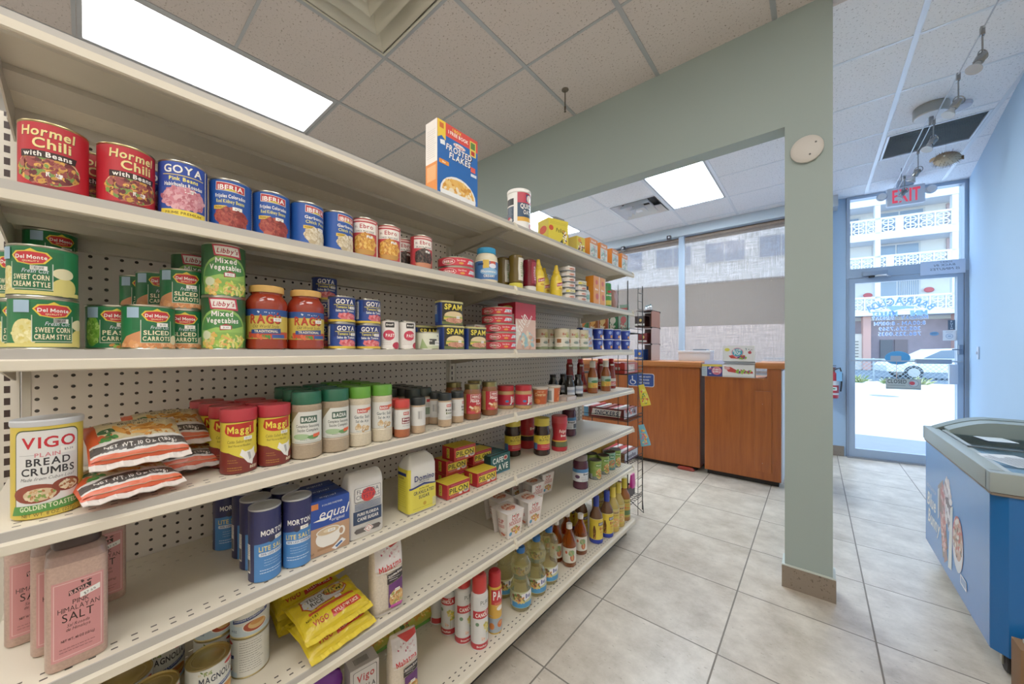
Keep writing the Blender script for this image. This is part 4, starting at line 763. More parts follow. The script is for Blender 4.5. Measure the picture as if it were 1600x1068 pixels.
kmh = MB(); kmh.loft(ms, mat('d0c4b2', .25, grain=.28), 48)
mm_ = kmh.mesh('film_bag', 50)
from mathutils import noise as _nz
for v in mm_.vertices:
    n = _nz.noise(v.co*42)*.003; v.co.x += n; v.co.y += n*.5
kind('jasmine', 'jasmine_rice_bag', 'bag', part('film_bag', mm_), part('front_print', lab('print', loft_front(ms), [R(-40, 132, 40, 206, 'd6d0d0'), BL(0, 176, 34, 22, 26, 4, ['c9a4a8', 'e3dede', 'a83a58', 'd8d4d4'], 4), P([(6, 186), (40, 196), (40, 210), (-20, 210)], 'c2302c'), T('Mahatma', 4, 130, 18, 'c2282c', rot=.16, fit=66), R(-38, 124, 38, 127, 'd6d0cc'), P([(-8, 106), (40, 114), (40, 124), (-8, 116)], '231f24'), T('Jasmine Rice', 16, 110, 6.5, 'efeaea', rot=.17, fit=42), P([(-8, 88), (40, 98), (40, 112), (-8, 104)], '231f24'), LN(-2, 104, 30, 2, 6, 'c9c4c4', .8), P([(-4, 20), (40, 24), (40, 96), (-4, 86)], '5a2c6a'), E(20, 42, 22, 26, 'c99a5a'), BL(20, 42, 20, 22, 40, 5, ['d8b070', 'e3d8b0', 'b0703a', '8f9a4a'], 4), RR(2, 16, 38, 26, 3, 'b8489a'), R(-42, 4, 42, 12, 'cfc8c4')], base=.0028, inc=.00008)), part('price_sticker', lab('sticker', loft_front(ms), ST(22, 66, '$4.49', 15, 8), base=.0048)))
nc = [(0, 0), (33, 0), (34.5, 2), (46, 100), (48, 102), (48, 106), (0, 107)]
sl = MB()
q_ = [(-.046, .048), (.046, .048)]
def sleeve(hx, hy, z0, z1, m, taper=.8):
    b = MB(); t = taper
    bot = [(hx*t, -hy*t), (hx*t, hy*t)]; v = []
    P8 = [(hx, -hy), (hx, hy), (-hx, hy), (-hx, -hy)]
    for z, f in ((z0, t), (z1, 1)):
        for o in (0, .0008):
            for x, y in P8: v.append((x*f - math.copysign(o, x), y*f, z))
    fs = []
    for side_ in ((0, 1), (2, 3)):
        a, c = side_; fs += [[a, c, 8+c, 8+a], [4+a, 12+a, 12+c, 4+c], [8+a, 8+c, 12+c, 12+a], [a, 4+a, 4+c, c], [a, 8+a, 12+a, 4+a], [c, 4+c, 12+c, 8+c]]
    b.add(v, fs, m)
    b.box(-hx, hx, -hy, hy, z1, z1+.0012, m)
    return b
slv = lambda u, v, o: (.0385 + (.049-.0385)*v/.104 + o, u, v)
jar('noodle', 'noodle_cup', 'cup', nc, mat('d9cfc6', .5), None, None, [R(-60, 6, 10, 96, 'd9d2cc'), R(-52, 44, -14, 76, 'd8d0ca'), T('CUP', -72, 58, 17, 'b8383a', fit=34), T('NOODLES', -72, 40, 12, 'b8383a', fit=40), R(-110, 6, -40, 26, 'cfc4bc'), BL(-72, 16, 24, 8, 12, 5, ['c9a070', 'b04a3a'], 2)],
    extra=[part('printed_sleeve', sleeve(.0495, .0475, .002, .1065, mat('dcd4cf', .5), .79).mesh('printed_sleeve', 0), part('sleeve_print', lab('print', (slv, None), [R(-36, 8, 36, 100, 'e3ddd9'), BL(0, 94, 26, 5, 12, 3, ['7fa08c', 'b8503c'], 3), T('CUP', 0, 74, 19, 'b02a30', fit=40), T('NOODLES', 0, 54, 18, 'b02a30', fit=66), BL(4, 30, 28, 14, 36, 6, ['c98a54', 'd8a870', 'b04a34', '7a8a44', 'e0c8a0'], 4), E(-22, 20, 8, 8, '4a90b8'), E(10, 18, 7, 7, 'd8a83a')])), part('sleeve_top', lab('print', top(.1079), [E(0, 0, 40, 38, 'd3c8c4'), E(4, 0, 30, 28, 'b8604c'), BL(4, 0, 28, 26, 40, 7, ['c9785c', 'd8a080', 'a84a3c', 'd9c0a8'], 5), T('CUP', -2, 2, 9, 'e8e0dc', fit=24)])))], body='cup_body', labname='cup_print')
can('vegsoup', 'vegetable_can', 'can', .0365, .1105, '7f9a4a', [R(-114, 60, 114, 107, '8aa552'), R(-114, 3.4, 114, 20, '6f7a78'), E(14, 34, 22, 30, 'd9c090'), BL(14, 32, 20, 27, 60, 5.5, ['d0783c', 'c2542c', '7f9a3c', 'e0b060', '4f7a30'], 4), R(-50, 8, -30, 34, 'c9ccc8'), LN(-49, 32, -31, 7, 3.4, '5a5a60', .8), E(8, 84, 22, 12, '5f8a3c'), T('Mixed', 8, 80, 8, 'e6ead0', fit=30)], None, DARKM)
can('greensoup', 'green_bean_can', 'can', .0365, .1105, '5f9484', [R(-114, 60, 114, 107, '7aaa94'), R(-114, 3.4, 114, 16, '4f7a78'), E(8, 40, 24, 26, 'a8604a'), BL(8, 38, 22, 24, 50, 5.5, ['c2543c', 'd88a5c', '4f9a6c', '8ab070'], 4), E(8, 84, 22, 12, '3f7a5c'), *W(8, 80, 8, 'e0ead8', 26)], None, DARKM)
cap_ = [(0, 205), (26, 205), (27, 207), (27, 254), (25, 264), (18, 270), (0, 272)]
def spray(key, name, H, r, body, elems, capc, capp):
    pr = [(0, 1), (r-3, 1), (r-2, 0), (r+.3, 0), (r+.3, 2.5), (r-.3, 4), (r-.3, H-8), (r-3, H-2), (r-6, H), (0, H)]
    jar(key, name, 'spray can', pr, mat(body, .3, .2), capc, capp, elems, body='spray_can_body', lidname='cap', labname='printed_wrap')
a3 = PI*32
spray('canola', 'canola_spray_can', 206, 32.5, 'd9d6d4', [R(-a3, 5, a3, 197, 'd3d4d4'), R(-a3, 5, a3, 26, 'b8303a'), *W(2, 12, 7, 'e8d8d4', 40), R(-34, 118, 44, 146, 'b8242e'), T('CANOLA OIL', 18, 124, 14, 'f4f0ec', fit=82), T('100%', 18, 140, 4, 'f4f0ec'), T('PURE', 16, 168, 15, '4a5c58', fit=40, bold=0), LN(2, 162, 30, 1, 5, '7a8a86'), E(-16, 98, 7, 7, '6a8a6c'), P([(20, 30), (21.5, 30), (22, 90), (20.5, 90)], '6a7a3c'), BL(22, 80, 13, 22, 26, 6, ['d8c24a', 'c9a83a', 'e3d88a', '9ab060'], 4), BL(6, 44, 6, 8, 6, 4, ['d8a08c', 'e0c0b0'], 2), R(-34, 26, -33.4, 197, 'b0484c'), R(40, 30, 54, 70, 'e8e8e4')], 'c2302f', cap_)
cap2 = [(0, 178), (24, 178), (25, 180), (25, 222), (23, 231), (16, 236), (0, 237)]
a2 = PI*28
spray('pam', 'cooking_spray_can', 180, 28.5, 'd0a83c', [R(-a2, 5, a2, 172, 'd0a040'), R(-a2, 5, a2, 70, '9aa8b4'), P([(-a2, 60), (a2, 84), (a2, 60)], 'd0a040'), R(-24, 114, 60, 172, 'b8262c'), T('PAM', 12, 132, 34, 'f4f0ec', fit=56), R(-10, 112, 40, 122, 'c9604a'), LN(-6, 108, 36, 1, 5, 'f0e6d0'), E(14, 98, 16, 9, 'e9e4da'), E(16, 36, 15, 14, 'c96a34'), E(-22, 30, 11, 13, 'd07a3c'), E(16, 40, 10, 6, 'd98a54')], 'b8262e', cap2)
op = [(0, 0), (30, 0), (40, 4), (44, 14), (45, 60), (43, 98), (30, 128), (29, 140), (42, 160), (46, 180), (44, 200), (33, 220), (18, 230), (15, 234), (15, 238), (0, 238)]
def oil_kind():
    b = MB(); seg = 40; vs = []; fs = []
    import bisect
    zs = [i*4 for i in range(60)]
    rings = []
    for z in sorted(set(zs + [p[1] for p in op])):
        for (r0, z0), (r1, z1) in zip(op, op[1:]):
            if z0 <= z <= z1 and z1 > z0: r = r0 + (r1-r0)*(z-z0)/(z1-z0); break
        rings.append((z, r))
    for z, r in rings:
        for k in range(seg):
            a = 2*PI*k/seg; rr = r
            if z > 150: rr = r*(1 + .03*math.cos(a*10)*min(1, (236-z)/30))
            elif z > 96: rr = r*(1 + .025*math.cos(a*10 + (z-96)*.15))
            elif z < 20: rr = r*(1 + .02*math.cos(a*6))
            vs.append((rr*.001*math.cos(a), rr*.001*math.sin(a), z*.001))
    n = len(rings)
    for i in range(n-1):
        for k in range(seg):
            k2 = (k+1) % seg; fs.append([i*seg+k, i*seg+k2, (i+1)*seg+k2, (i+1)*seg+k])
    fs.append(list(range(seg))[::-1]); fs.append([(n-1)*seg+k for k in range(seg)])
    b.add(vs, fs, liquid_mat('vegetable_oil', 'fbf7da', 'efe6a8', .13))
    w = prof_wrap(op)
    kind('oil', 'cooking_oil_bottle', 'bottle', part('bottle_body', b.mesh('bottle_body', 60)), part('cap', MB().lathe([(0, 236), (17.5, 236), (18.5, 238), (18.5, 256), (17, 260), (0, 261)], mat('1f63b0', .35), 24).mesh('cap', 30)), part('wrap_label', lab('label', w, [R(-70, 22, 70, 88, 'b8bc94'), R(-70, 24, 70, 46, '3f8ac0'), P([(8, 48), (66, 66), (66, 90), (8, 80)], 'dfe0e6'), *W(40, 62, 18, '3a4a8a', 26), BL(-6, 60, 28, 18, 34, 7, ['5f7a3c', '8a3a34', 'c98a4a', '3f5a2c', 'd8c070'], 4), R(-64, 26, -36, 54, 'e0e0da'), *[R(-62+2.2*i, 30, -61+2.2*i, 51, '4a4a4c') for i in range(11)]], base=.0016)))
oil_kind()
vp = [(0, 0), (30, 0), (34, 3), (35, 10), (35, 112), (32, 132), (20, 158), (13, 176), (12.5, 192), (0, 192)]
jar('vinegar', 'cider_vinegar_bottle', 'bottle', vp, liquid_mat('cider_vinegar', 'e0904a', 'b8601c', .4), 'e9e6e0', lidp(15, 186, 25, 1.5), [R(-70, 24, 70, 98, 'd6d2c4'), E(6, 50, 12, 18, 'a03a34'), E(6, 50, 7, 14, 'c98a5a'), E(2, 76, 16, 12, '7a9a6c'), BL(4, 74, 16, 12, 14, 6, ['6f9458', '8aa878', 'b8a070'], 3), E(-26, 76, 6, 8, 'c2502c'), LN(-30, 90, -4, 1, 5, '8a8a7a'), LN(-40, 40, -14, 3, 6, 'a8a496')], body='bottle_body', labname='paper_label', lidname='cap')
yp = [(0, 0), (32, 0), (37, 3), (38, 10), (38, 138), (34, 162), (20, 190), (15, 206), (14.5, 246), (0, 246)]
def cooking_wine(key, name, content, cap, capp, bgc, basec, elems):
    jar(key, name, 'bottle', yp, mat(content, .08, 0, .25), cap, capp, [R(-119, 26, 119, 140, bgc), R(-119, 1.5, 119, 26, basec), *elems], body='bottle_body', labname='paper_label', lidname='cap')
gw = [R(0, 104, 46, 122, '1d1f3c'), T('GOYA', 24, 107.5, 11, 'e9eaf0', fit=40), P([(-30, 30), (-16, 30), (-14, 78), (-20, 104), (-27, 104), (-32, 78)], '5a3218'), BL(-22, 56, 5, 22, 14, 4, ['7a4a24', 'c98a4a', '3a2010'], 2), *W(26, 80, 16, 'a8502c', 38), *W(26, 62, 10, 'c98a3a', 30), LN(8, 54, 40, 2, 6, 'a87a2c'), R(-119, 140, 119, 142, 'e8dca0')]
cooking_wine('bluewine', 'cooking_wine_bottle', '6a4a34', '24379a', [(0, 205), (16, 205), (16.5, 207), (16.5, 262), (15, 265), (0, 265)], 'd8bc3a', '26389e', gw)
cooking_wine('blackwine', 'dark_cooking_wine_bottle', '4a2c1c', '1b1a22', [(0, 205), (16, 205), (16.5, 207), (16.5, 262), (15, 265), (0, 265)], 'd0b43a', '2a2018', gw)
cooking_wine('lemonmojo', 'marinade_bottle', 'c9b060', 'd8c24a', [(0, 205), (18, 205), (18.5, 207), (17.5, 258), (18.5, 262), (17, 267), (0, 267)], 'cdb44c', 'c0a050', [E(6, 60, 26, 26, 'd8a060'), BL(6, 56, 24, 22, 26, 7, ['e0b070', 'c9843c', 'b8b060', 'e8d8a0'], 4), R(-30, 110, 44, 132, 'c0a870'), *W(8, 114, 12, '5a3c1c', 44), *W(8, 100, 6, '6a4a24', 40), R(-119, 136, 119, 140, 'a8b07a')])
cooking_wine('greenmojo', 'green_labelled_marinade_bottle', '9a5a2c', 'd0bc40', [(0, 205), (18, 205), (18.5, 207), (18, 262), (17, 266), (0, 267)], 'a89a3c', '9a6a34', [R(-119, 40, 119, 70, '4a6a3c'), R(-119, 104, 119, 108, 'c9702c'), *W(8, 118, 9, '4a3414', 44), *W(8, 82, 12, 'c9502c', 36), R(-119, 72, 119, 76, 'c9702c')])
pillow('pasta', 'pasta_packet', 'packet', .19, .11, .05, mat('6a9a3c', .25), [R(-90, -50, 90, 50, 'a8a83c'), BL(20, 0, 50, 36, 70, 9, ['d8b03c', 'c9982c', 'e3c86a', 'b8801f'], 4, .5), BL(-50, -6, 26, 30, 24, 9, ['3f6a2c', 'b8402c', '2c4a20', 'd8883a', '5a8a3c'], 6), R(-90, 38, 90, 50, '4f8a3c')], [mat('5f9a44', .3)], seed=9)
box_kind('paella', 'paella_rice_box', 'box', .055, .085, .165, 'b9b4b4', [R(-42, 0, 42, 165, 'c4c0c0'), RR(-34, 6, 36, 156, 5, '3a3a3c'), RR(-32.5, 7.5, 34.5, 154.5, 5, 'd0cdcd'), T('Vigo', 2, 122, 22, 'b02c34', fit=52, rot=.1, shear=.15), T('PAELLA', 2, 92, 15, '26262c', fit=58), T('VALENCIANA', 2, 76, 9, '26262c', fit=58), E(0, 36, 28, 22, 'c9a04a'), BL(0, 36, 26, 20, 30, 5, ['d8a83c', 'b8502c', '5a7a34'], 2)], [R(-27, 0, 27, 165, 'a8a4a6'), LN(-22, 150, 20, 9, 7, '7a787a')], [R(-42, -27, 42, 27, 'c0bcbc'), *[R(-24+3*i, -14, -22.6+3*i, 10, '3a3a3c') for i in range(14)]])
crumple('purplebag', 'purple_snack_bag', 'bag', .16, .08, .17, mat('6a2c8a', .22), 8)

# ------------------------------------------------------------------ store shell
CREAM = deck_mat('cream_steel_deck', 'd9d0bc'); CREAMP = mat('d9d0bc', .38); RAILG = mat('aeaaa3', .4); KICK = mat('1c1a19', .6); UND = mat('bfb8a8', .45)
Z = {1: 1.748, 2: 1.494, 3: 1.24, 4: .986, 5: .732, 6: .478, 7: .13}
def zs(k, Y):
    """deck height; two decks of the near bay hang slightly low at their near end"""
    if k in (4, 5) and Y < 1.1: return Z[k] - .018*max(0, 1 - (Y + .05)/1.15)
    return Z[k]
CEIL = 3.0
fl = MB().box(-4.2, 1.6, -2.2, 5.9, -.08, 0, floor_mat()); struct('floor', fl)
wt = wall_mat('sage_paint', '97a6a2'); wb = wall_mat('sky_blue_paint', '9fbddb'); ww = wall_mat('pale_paint', 'd8d4cc')
struct('wall_left', MB().box(-4.2, -4.1, -2.2, 5.9, 0, CEIL, ww))
struct('wall_back', MB().box(-4.2, 1.6, -2.2, -2.1, 0, CEIL, ww))
w = MB(); w.prism([(.985, 3.45), (.985, 3.55), (1.215, 5.9), (1.5, 5.9), (1.5, 3.45)], 'z', 0, CEIL, wb); struct('wall_right', w)
struct('wall_aisle', MB().box(.985, 1.5, -2.2, 3.45, 0, CEIL, wall_mat('bounce_cream_paint', 'ddd6c8')))  # unseen end of the blue wall, made cream to bounce warm light
# wall with the wide opening: header, end column, and the stretch hidden behind the shelving
h = MB().box(-4.1, -.122, 2.37, 2.476, 2.41, CEIL, wt).box(-.122, .067, 2.37, 2.476, 0, CEIL, wt).box(-4.1, -2.6, 2.37, 2.476, 0, 2.41, wt); struct('wall_opening', h)
tb = tile_mat('stone_skirting', '85786a', '5f5446')
struct('baseboard_column', MB().box(-.134, .079, 2.358, 2.488, 0, .112, tb).box(-.134, .079, 2.36, 2.486, .112, .118, mat('c9d2cc', .6)))
# ceiling tiles and grid
def ceiling(name, x0, x1, y0, y1, z, m, holes):
    xs = sorted({x0, x1, *[h[0] for h in holes], *[h[1] for h in holes]}); ys = sorted({y0, y1, *[h[2] for h in holes], *[h[3] for h in holes]})
    b = MB()
    for a, c in zip(xs, xs[1:]):
        for d, e in zip(ys, ys[1:]):
            if any(h[0] <= (a+c)/2 <= h[1] and h[2] <= (d+e)/2 <= h[3] for h in holes): continue
            b.box(a, c, d, e, z, z+.02, m)
    struct(name, b)
warm = tile_mat('fibre_tile_warm_lit', 'cfc6c2', '8a8178'); cool = tile_mat('fibre_tile_daylit', 'eaeef5', 'a4aab4')  # one tile twice: warm lamp light and cool daylight put into the colours
GX = [-4.1 + 0, -3.195, -2.59, -1.985, -1.378, -.772, -.165, .44]; GY = [-1.24, -.64, -.04, .565, 1.166, 1.767]
holes1 = [(-3.18, -2.605, -.03, 1.156), (-1.975, -1.388, .575, 1.156), (-.757, -.18, -1.23, -.05), (-1.97, -1.393, -1.83, -.65), (.05, .62, -1.83, -.65), (.05, .62, 0, 1.18)]
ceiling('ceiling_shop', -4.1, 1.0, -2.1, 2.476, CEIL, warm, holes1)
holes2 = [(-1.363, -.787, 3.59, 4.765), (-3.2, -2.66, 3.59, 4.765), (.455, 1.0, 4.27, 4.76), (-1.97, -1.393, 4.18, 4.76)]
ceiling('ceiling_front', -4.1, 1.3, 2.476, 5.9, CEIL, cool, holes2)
gm = mat('a5aab0', .4, .3); gm2 = mat('d4dce6', .35, .2)  # gm2 carries the front room's cool daylight in its colour
t1 = MB()
def strip(b, a0, a1, c, hw, horiz, holes, m, dz):
    cuts = [a0] + sorted(q for h in holes for q in ((h[0]-.012, h[1]+.012) if horiz else (h[2]-.012, h[3]+.012)) if a0 < q < a1) + [a1]
    for p, q in zip(cuts, cuts[1:]):
        mid = (p+q)/2
        if any((h[0]-.012 <= mid <= h[1]+.012 and h[2]+.02 < c < h[3]-.02) if horiz else (h[2]-.012 <= mid <= h[3]+.012 and h[0]+.02 < c < h[1]-.02) for h in holes): continue
        if horiz: b.box(p, q, c-hw, c+hw, CEIL-dz, CEIL+.004, m)
        else: b.box(c-hw, c+hw, p, q, CEIL-dz, CEIL+.004, m)
for x in GX[1:]: strip(t1, -2.1, 2.37, x, .012, False, holes1, gm, .004)
for y in GY: strip(t1, -4.1, 1.0, y, .008, True, holes1, gm, .003)
struct('ceiling_grid_shop', t1)
GY2 = [2.997, 3.584, 4.771, 4.171, 5.358]
t2 = MB()
for x in (-3.215, -2.645, -1.985, -1.378, -.772, -.165, .435, 1.013): strip(t2, 2.476, 5.9, x, .013, False, holes2, gm2, .004)
for y in GY2: strip(t2, -4.1, 1.2, y, .008, True, holes2, gm2, .003)
struct('ceiling_grid_front', t2)

def troffer(x0, x1, y0, y1, strength, label, z=CEIL):  # also builds the unseen fill panels added over the aisle
    tone = (1, .968, .935, 1) if y1 < 2.4 else (.76, .89, 1, 1)
    t = thing('fluorescent_ceiling_light', label, 'ceiling light', ((x0+x1)/2, (y0+y1)/2, z), group=None)
    ax, ay = (x1-x0)/2, (y1-y0)/2
    link('light_frame', MB().box(-ax, -ax+.02, -ay, ay, -.002, .03, gm).box(ax-.02, ax, -ay, ay, -.002, .03, gm).box(-ax+.02, ax-.02, -ay, -ay+.02, -.002, .03, gm).box(-ax+.02, ax-.02, ay-.02, ay, -.002, .03, gm).box(-ax, ax, -ay, ay, .03, .034, gm).mesh('light_frame'), t)
    k = NT('prismatic_lens'); v, o = k.xyz()
    wv = k.math('MULTIPLY', k.math('ADD', k.math('COSINE', k.math('MULTIPLY', o[0], 2*PI/(ax*.9))), 1), .5)
    k.b.inputs['Base Color'].default_value = lin('e8e8e0'); k.b.inputs['Emission Color'].default_value = tone
    k.l(k.math('MULTIPLY', k.math('MULTIPLY_ADD', wv, -.28, 1.0), strength), k.b.inputs['Emission Strength'])
    link('diffuser_lens', MB().box(-ax+.018, ax-.018, -ay+.018, ay-.018, .008, .012, k.m).mesh('diffuser_lens'), t)
LS = 11.0
troffer(-3.18, -2.605, -.03, 1.156, LS, 'long fluorescent light panel in the tiled ceiling above the near end of the shelving')
troffer(-.757, -.18, -1.23, -.05, LS, 'unseen added fill light panel in the shop ceiling overhead of the aisle')  # added out of view as fill for the shelf fronts
troffer(-1.97, -1.393, -1.83, -.65, LS, 'unseen added fill light panel in the shop ceiling at the back of the aisle')  # another added fill panel, behind the camera
troffer(.05, .62, -1.83, -.65, LS, 'unseen added fill light panel in the shop ceiling at the back, along the aisle wall')  # added behind the camera to brighten aisle wall and shelves
troffer(.05, .62, 0, 1.18, LS, 'unseen added fill light panel in the shop ceiling directly above the aisle wall')  # added out of view beside the camera, lights the shelf fronts
troffer(-1.363, -.787, 3.59, 4.765, LS*4, 'bright fluorescent light panel in the front ceiling beside the air vent, above the counter')
troffer(-3.2, -2.66, 3.59, 4.765, LS*4, 'fluorescent light panel in the front ceiling, half hidden behind the boxes on the top shelf')

def vent(x0, x1, y0, y1, label, m, n=3, gap=.05):
    t = thing('ceiling_vent', label, 'air vent', ((x0+x1)/2, (y0+y1)/2, CEIL)); ax, ay = (x1-x0)/2, (y1-y0)/2
    f = MB(); e = .012
    f.box(-ax, ax, -ay, -ay+e, -.004, .004, m).box(-ax, ax, ay-e, ay, -.004, .004, m).box(-ax, -ax+e, -ay+e, ay-e, -.004, .004, m).box(ax-e, ax, -ay+e, ay-e, -.004, .004, m)
    f.box(-ax, ax, -ay, ay, .12, .122, mat('3a3c3c', .8))
    link('vent_frame', f.mesh('vent_frame'), t)
    for i in range(n):      # nested flared louvre rings
        s0 = 1 - (i+.25)/n*.92; s1 = s0 - .62/n
        vs = []; 
        for s, z in ((s0, -.006-.012*i), (s1, .075)):
            vs += [(-ax*s, -ay*s, z), (ax*s, -ay*s, z), (ax*s, ay*s, z), (-ax*s, ay*s, z)]
        b = MB(); b.add(vs, [[j, (j+1) % 4, 4+(j+1) % 4, 4+j] for j in range(4)], m)
        for sgn in (1,):
            q = [(x*.985, y*.985, z) for x, y, z in vs]; b.add(q, [[4+j, 4+(j+1) % 4, (j+1) % 4, j] for j in range(4)], m)
        link('louvre_ring', b.mesh('louvre_ring', 0, recalc=False), t)
    s = 1 - .97 + .02
    link('centre_plate', MB().box(-ax*.12, ax*.12, -ay*.12, ay*.12, -.03, -.027, m).mesh('centre_plate'), t)
vent(-1.975, -1.388, .575, 1.156, 'cream square stepped air diffuser in the shop ceiling beside the long light panel', mat('cbc8b8', .5))
vent(-1.97, -1.393, 4.18, 4.76, 'white square stepped air diffuser in the front ceiling beside the bright panel', mat('e4e8ee', .5))
g = thing('return_air_grille', 'grey slatted return air grille in the front ceiling near the glass door', 'air vent', (.727, 4.515, CEIL))
gb = MB(); gs = MB()
for a in ((-.27, .27, -.245, -.235), (-.27, .27, .235, .245), (-.27, -.255, -.235, .235), (.255, .27, -.235, .235)): gb.box(*a, -.006, .006, gm2)
for i in range(18):
    y = -.228 + i*.0262; gs.prism([(y, -.001), (y+.017, .014), (y+.0185, .013), (y+.0015, -.002)], 'x', -.255, .255, mat('a8b2ba', .45, .2))
gs.box(-.255, .255, -.235, .235, .05, .052, mat('3f464c', .8))
link('grille_frame', gb.mesh('grille_frame'), g); link('slats', gs.mesh('slats'), g)

# ------------------------------------------------------------------ gondola shelving
peg = peg_mat('pegboard_steel', 'e0d8cd', '2a2420'); slot = None
def slot_mat():
    k = NT('slotted_upright'); _, o = k.xyz()
    m = k.math('MULTIPLY', k.math('LESS_THAN', k.math('ABSOLUTE', k.cell(o[2], .0254)), .0075), k.math('LESS_THAN', k.math('ABSOLUTE', o[1]), .004))
    k.l(k.mix(m, lin('d9d2c4'), lin('2c1712')), k.b.inputs['Base Color']); k.b.inputs['Roughness'].default_value = .45; return k.m
slot = slot_mat()
BX = -1.3126; FX = -.924; JY = [-.1065, 1.1127, 2.332]
def bracket(b, y, z0, L, sgn):
    b.prism([(BX+.005, z0-.003), (BX+L, z0-.003), (BX+L, z0-.02), (BX+.06, z0-.062), (BX+.005, z0-.066)], 'y', y, y+.003, UND)
def bay(y0, y1, label, near):
    t = thing('gondola_shelving', label, 'shelving', (BX, (y0+y1)/2, 0)); oy = (y0+y1)/2; hy = (y1-y0)/2
    def P_(name, mb, par=t, sm=0): 
        o = link(name, mb.mesh(name, sm, xf=Matrix.Translation((-BX, -oy, 0))), par); return o
    P_('pegboard_panel', MB().box(BX-.012, BX, y0+.03, y1-.03, .13, 1.738, peg).box(BX-.012, BX+.002, y0+.018, y0+.03, .13, 1.738, UND).box(BX-.012, BX+.002, y1-.03, y1-.018, .13, 1.738, UND))
    for y in ([y0] if near else [y0, y1]):
        u = link('upright_post', MB().box(-.02, .006, -.016, .016, .0, 1.742, slot, .001).mesh('upright_post'), t, (0, y-oy, 0))
    for k in range(1, 7):
        a0, a1 = zs(k, y0), zs(k, y1 - .001)
        e = .0015
        def tilt(mb, name, par):
            me = mb.mesh(name, 0); 
            for v in me.vertices:
                f = (v.co.y + hy)/(2*hy); v.co.z += a0 + (a1-a0)*f
            return link(name, me, par)
        # deck in its own frame: x=0 at the front edge so that the slot rows follow it
        d = MB().box(-.378, 0, -hy+e, hy-e, -.0012, 0, CREAM)
        dk = tilt(d, 'shelf_deck', t); dk.location.x = FX-BX
        ch = MB().box(-.378, -.355, -hy+e, hy-e, -.028, -.0014, UND).box(-.25, -.17, -hy+e, hy-e, -.012, -.0014, UND).box(-.012, 0, -hy+e, hy-e, -.03, -.0014, UND)
        tilt(ch, 'stiffening_channel', dk)
        r = MB().prism([(0, .0005), (.0022, 0), (.0022, -.0145), (.0005, -.0145), (0, -.012)], 'y', -hy+e, hy-e, RAILG)
        r.prism([(0, -.0145), (.003, -.0145), (.0125, -.017), (.0125, -.031), (.009, -.033), (0, -.031)], 'y', -hy+e, hy-e, CREAMP)
        rl = tilt(r, 'price_rail', dk)
        for yy in (-hy+e, hy-e-.004):
            tilt(MB().prism([(-.001, .002), (.0035, .002), (.014, -.016), (.0145, -.034), (-.001, -.034)], 'y', yy-.001, yy+.005, CREAMP), 'rail_end_cap', dk)
        for yy in (-hy+.009, hy-.012):
            m = MB(); m.prism([(-.377, -.003), (-.012, -.003), (-.012, -.018), (-.32, -.06), (-.377, -.066)], 'y', yy, yy+.003, UND)
            tilt(m, 'bracket', dk)
    hz = hy-.0006
    d = MB().box(-.39, 0, -hz, hz, -.0012, 0, CREAM); bd = link('base_deck', d.mesh('base_deck', 0), t, (FX+.014-BX, 0, Z[7]))
    r = MB().prism([(0, .0005), (.004, 0), (.009, -.006), (.009, -.03), (.003, -.034), (0, -.03)], 'y', -hz, hz, CREAMP); link('base_lip', r.mesh('base_lip', 0), bd)
    link('kick_plate', MB().box(.0, .012, -hz, hz, 0, .1, KICK).mesh('kick_plate'), t, (FX-.062-BX, 0, 0))
    if not near: link('end_panel', MB().box(0, .35, -.002, 0, 0, .128, UND).mesh('end_panel'), t, (0, hy, 0))
bay(JY[0], JY[1], 'near bay of cream steel gondola shelving with pegboard back, holding big cans and spices', True)
bay(JY[1], JY[2], 'far bay of cream steel gondola shelving with pegboard back, ending by the wire candy rack', False)

def along(px, X):
    """y at which the sight line on bearing px meets the plane x = X"""
    r = (px - 800) / 562.0
    return X * (.644380*r + .764705) / (.764705*r - .644380)

# ------------------------------------------------------------------ groceries in place (x, y on the shelf; z from its deck)
def sh(key, k, X, Y, label, group=None, s=None, rz=0, up=0.0, tilt=None): return put(key, X, Y, zs(k, Y) + up + (.0012 if k in (4, 5) and Y < 1.1 else .0004), rz, label, group, tilt, s)
# top shelf
sh('cereal', 1, -.99, 0.846, 'blue and red cereal box standing alone on top of the shelving')
sh('oats', 1, -.985, 1.216, 'white round oats canister with red and navy print on the top shelf', s=.45)
sh('clearbag', 1, -1.17, 1.681, 'crumpled clear plastic bag lying behind the yellow box on the top shelf')
sh('pollo', 1, -1.005, 1.512, 'yellow bouillon box with black and white chicken print on the top shelf', rz=-.3)
sh('pollocut', 1, -1.0, 1.691, 'cut-open yellow display box next to the orange topped boxes, top shelf', rz=-.1)
for i, p in enumerate((919, 935, 953, 968)):
    sh('cube_box', 1, -.985, along(p,-.985), ('pale seasoning box with orange top, first of four from the cut-open yellow box', 'pale seasoning box with orange top, second of four from the cut-open yellow box', 'pale seasoning box with orange top, third of four from the cut-open yellow box', 'pale seasoning box with orange top, at the shelf end')[i], 'pale seasoning boxes on the top shelf')
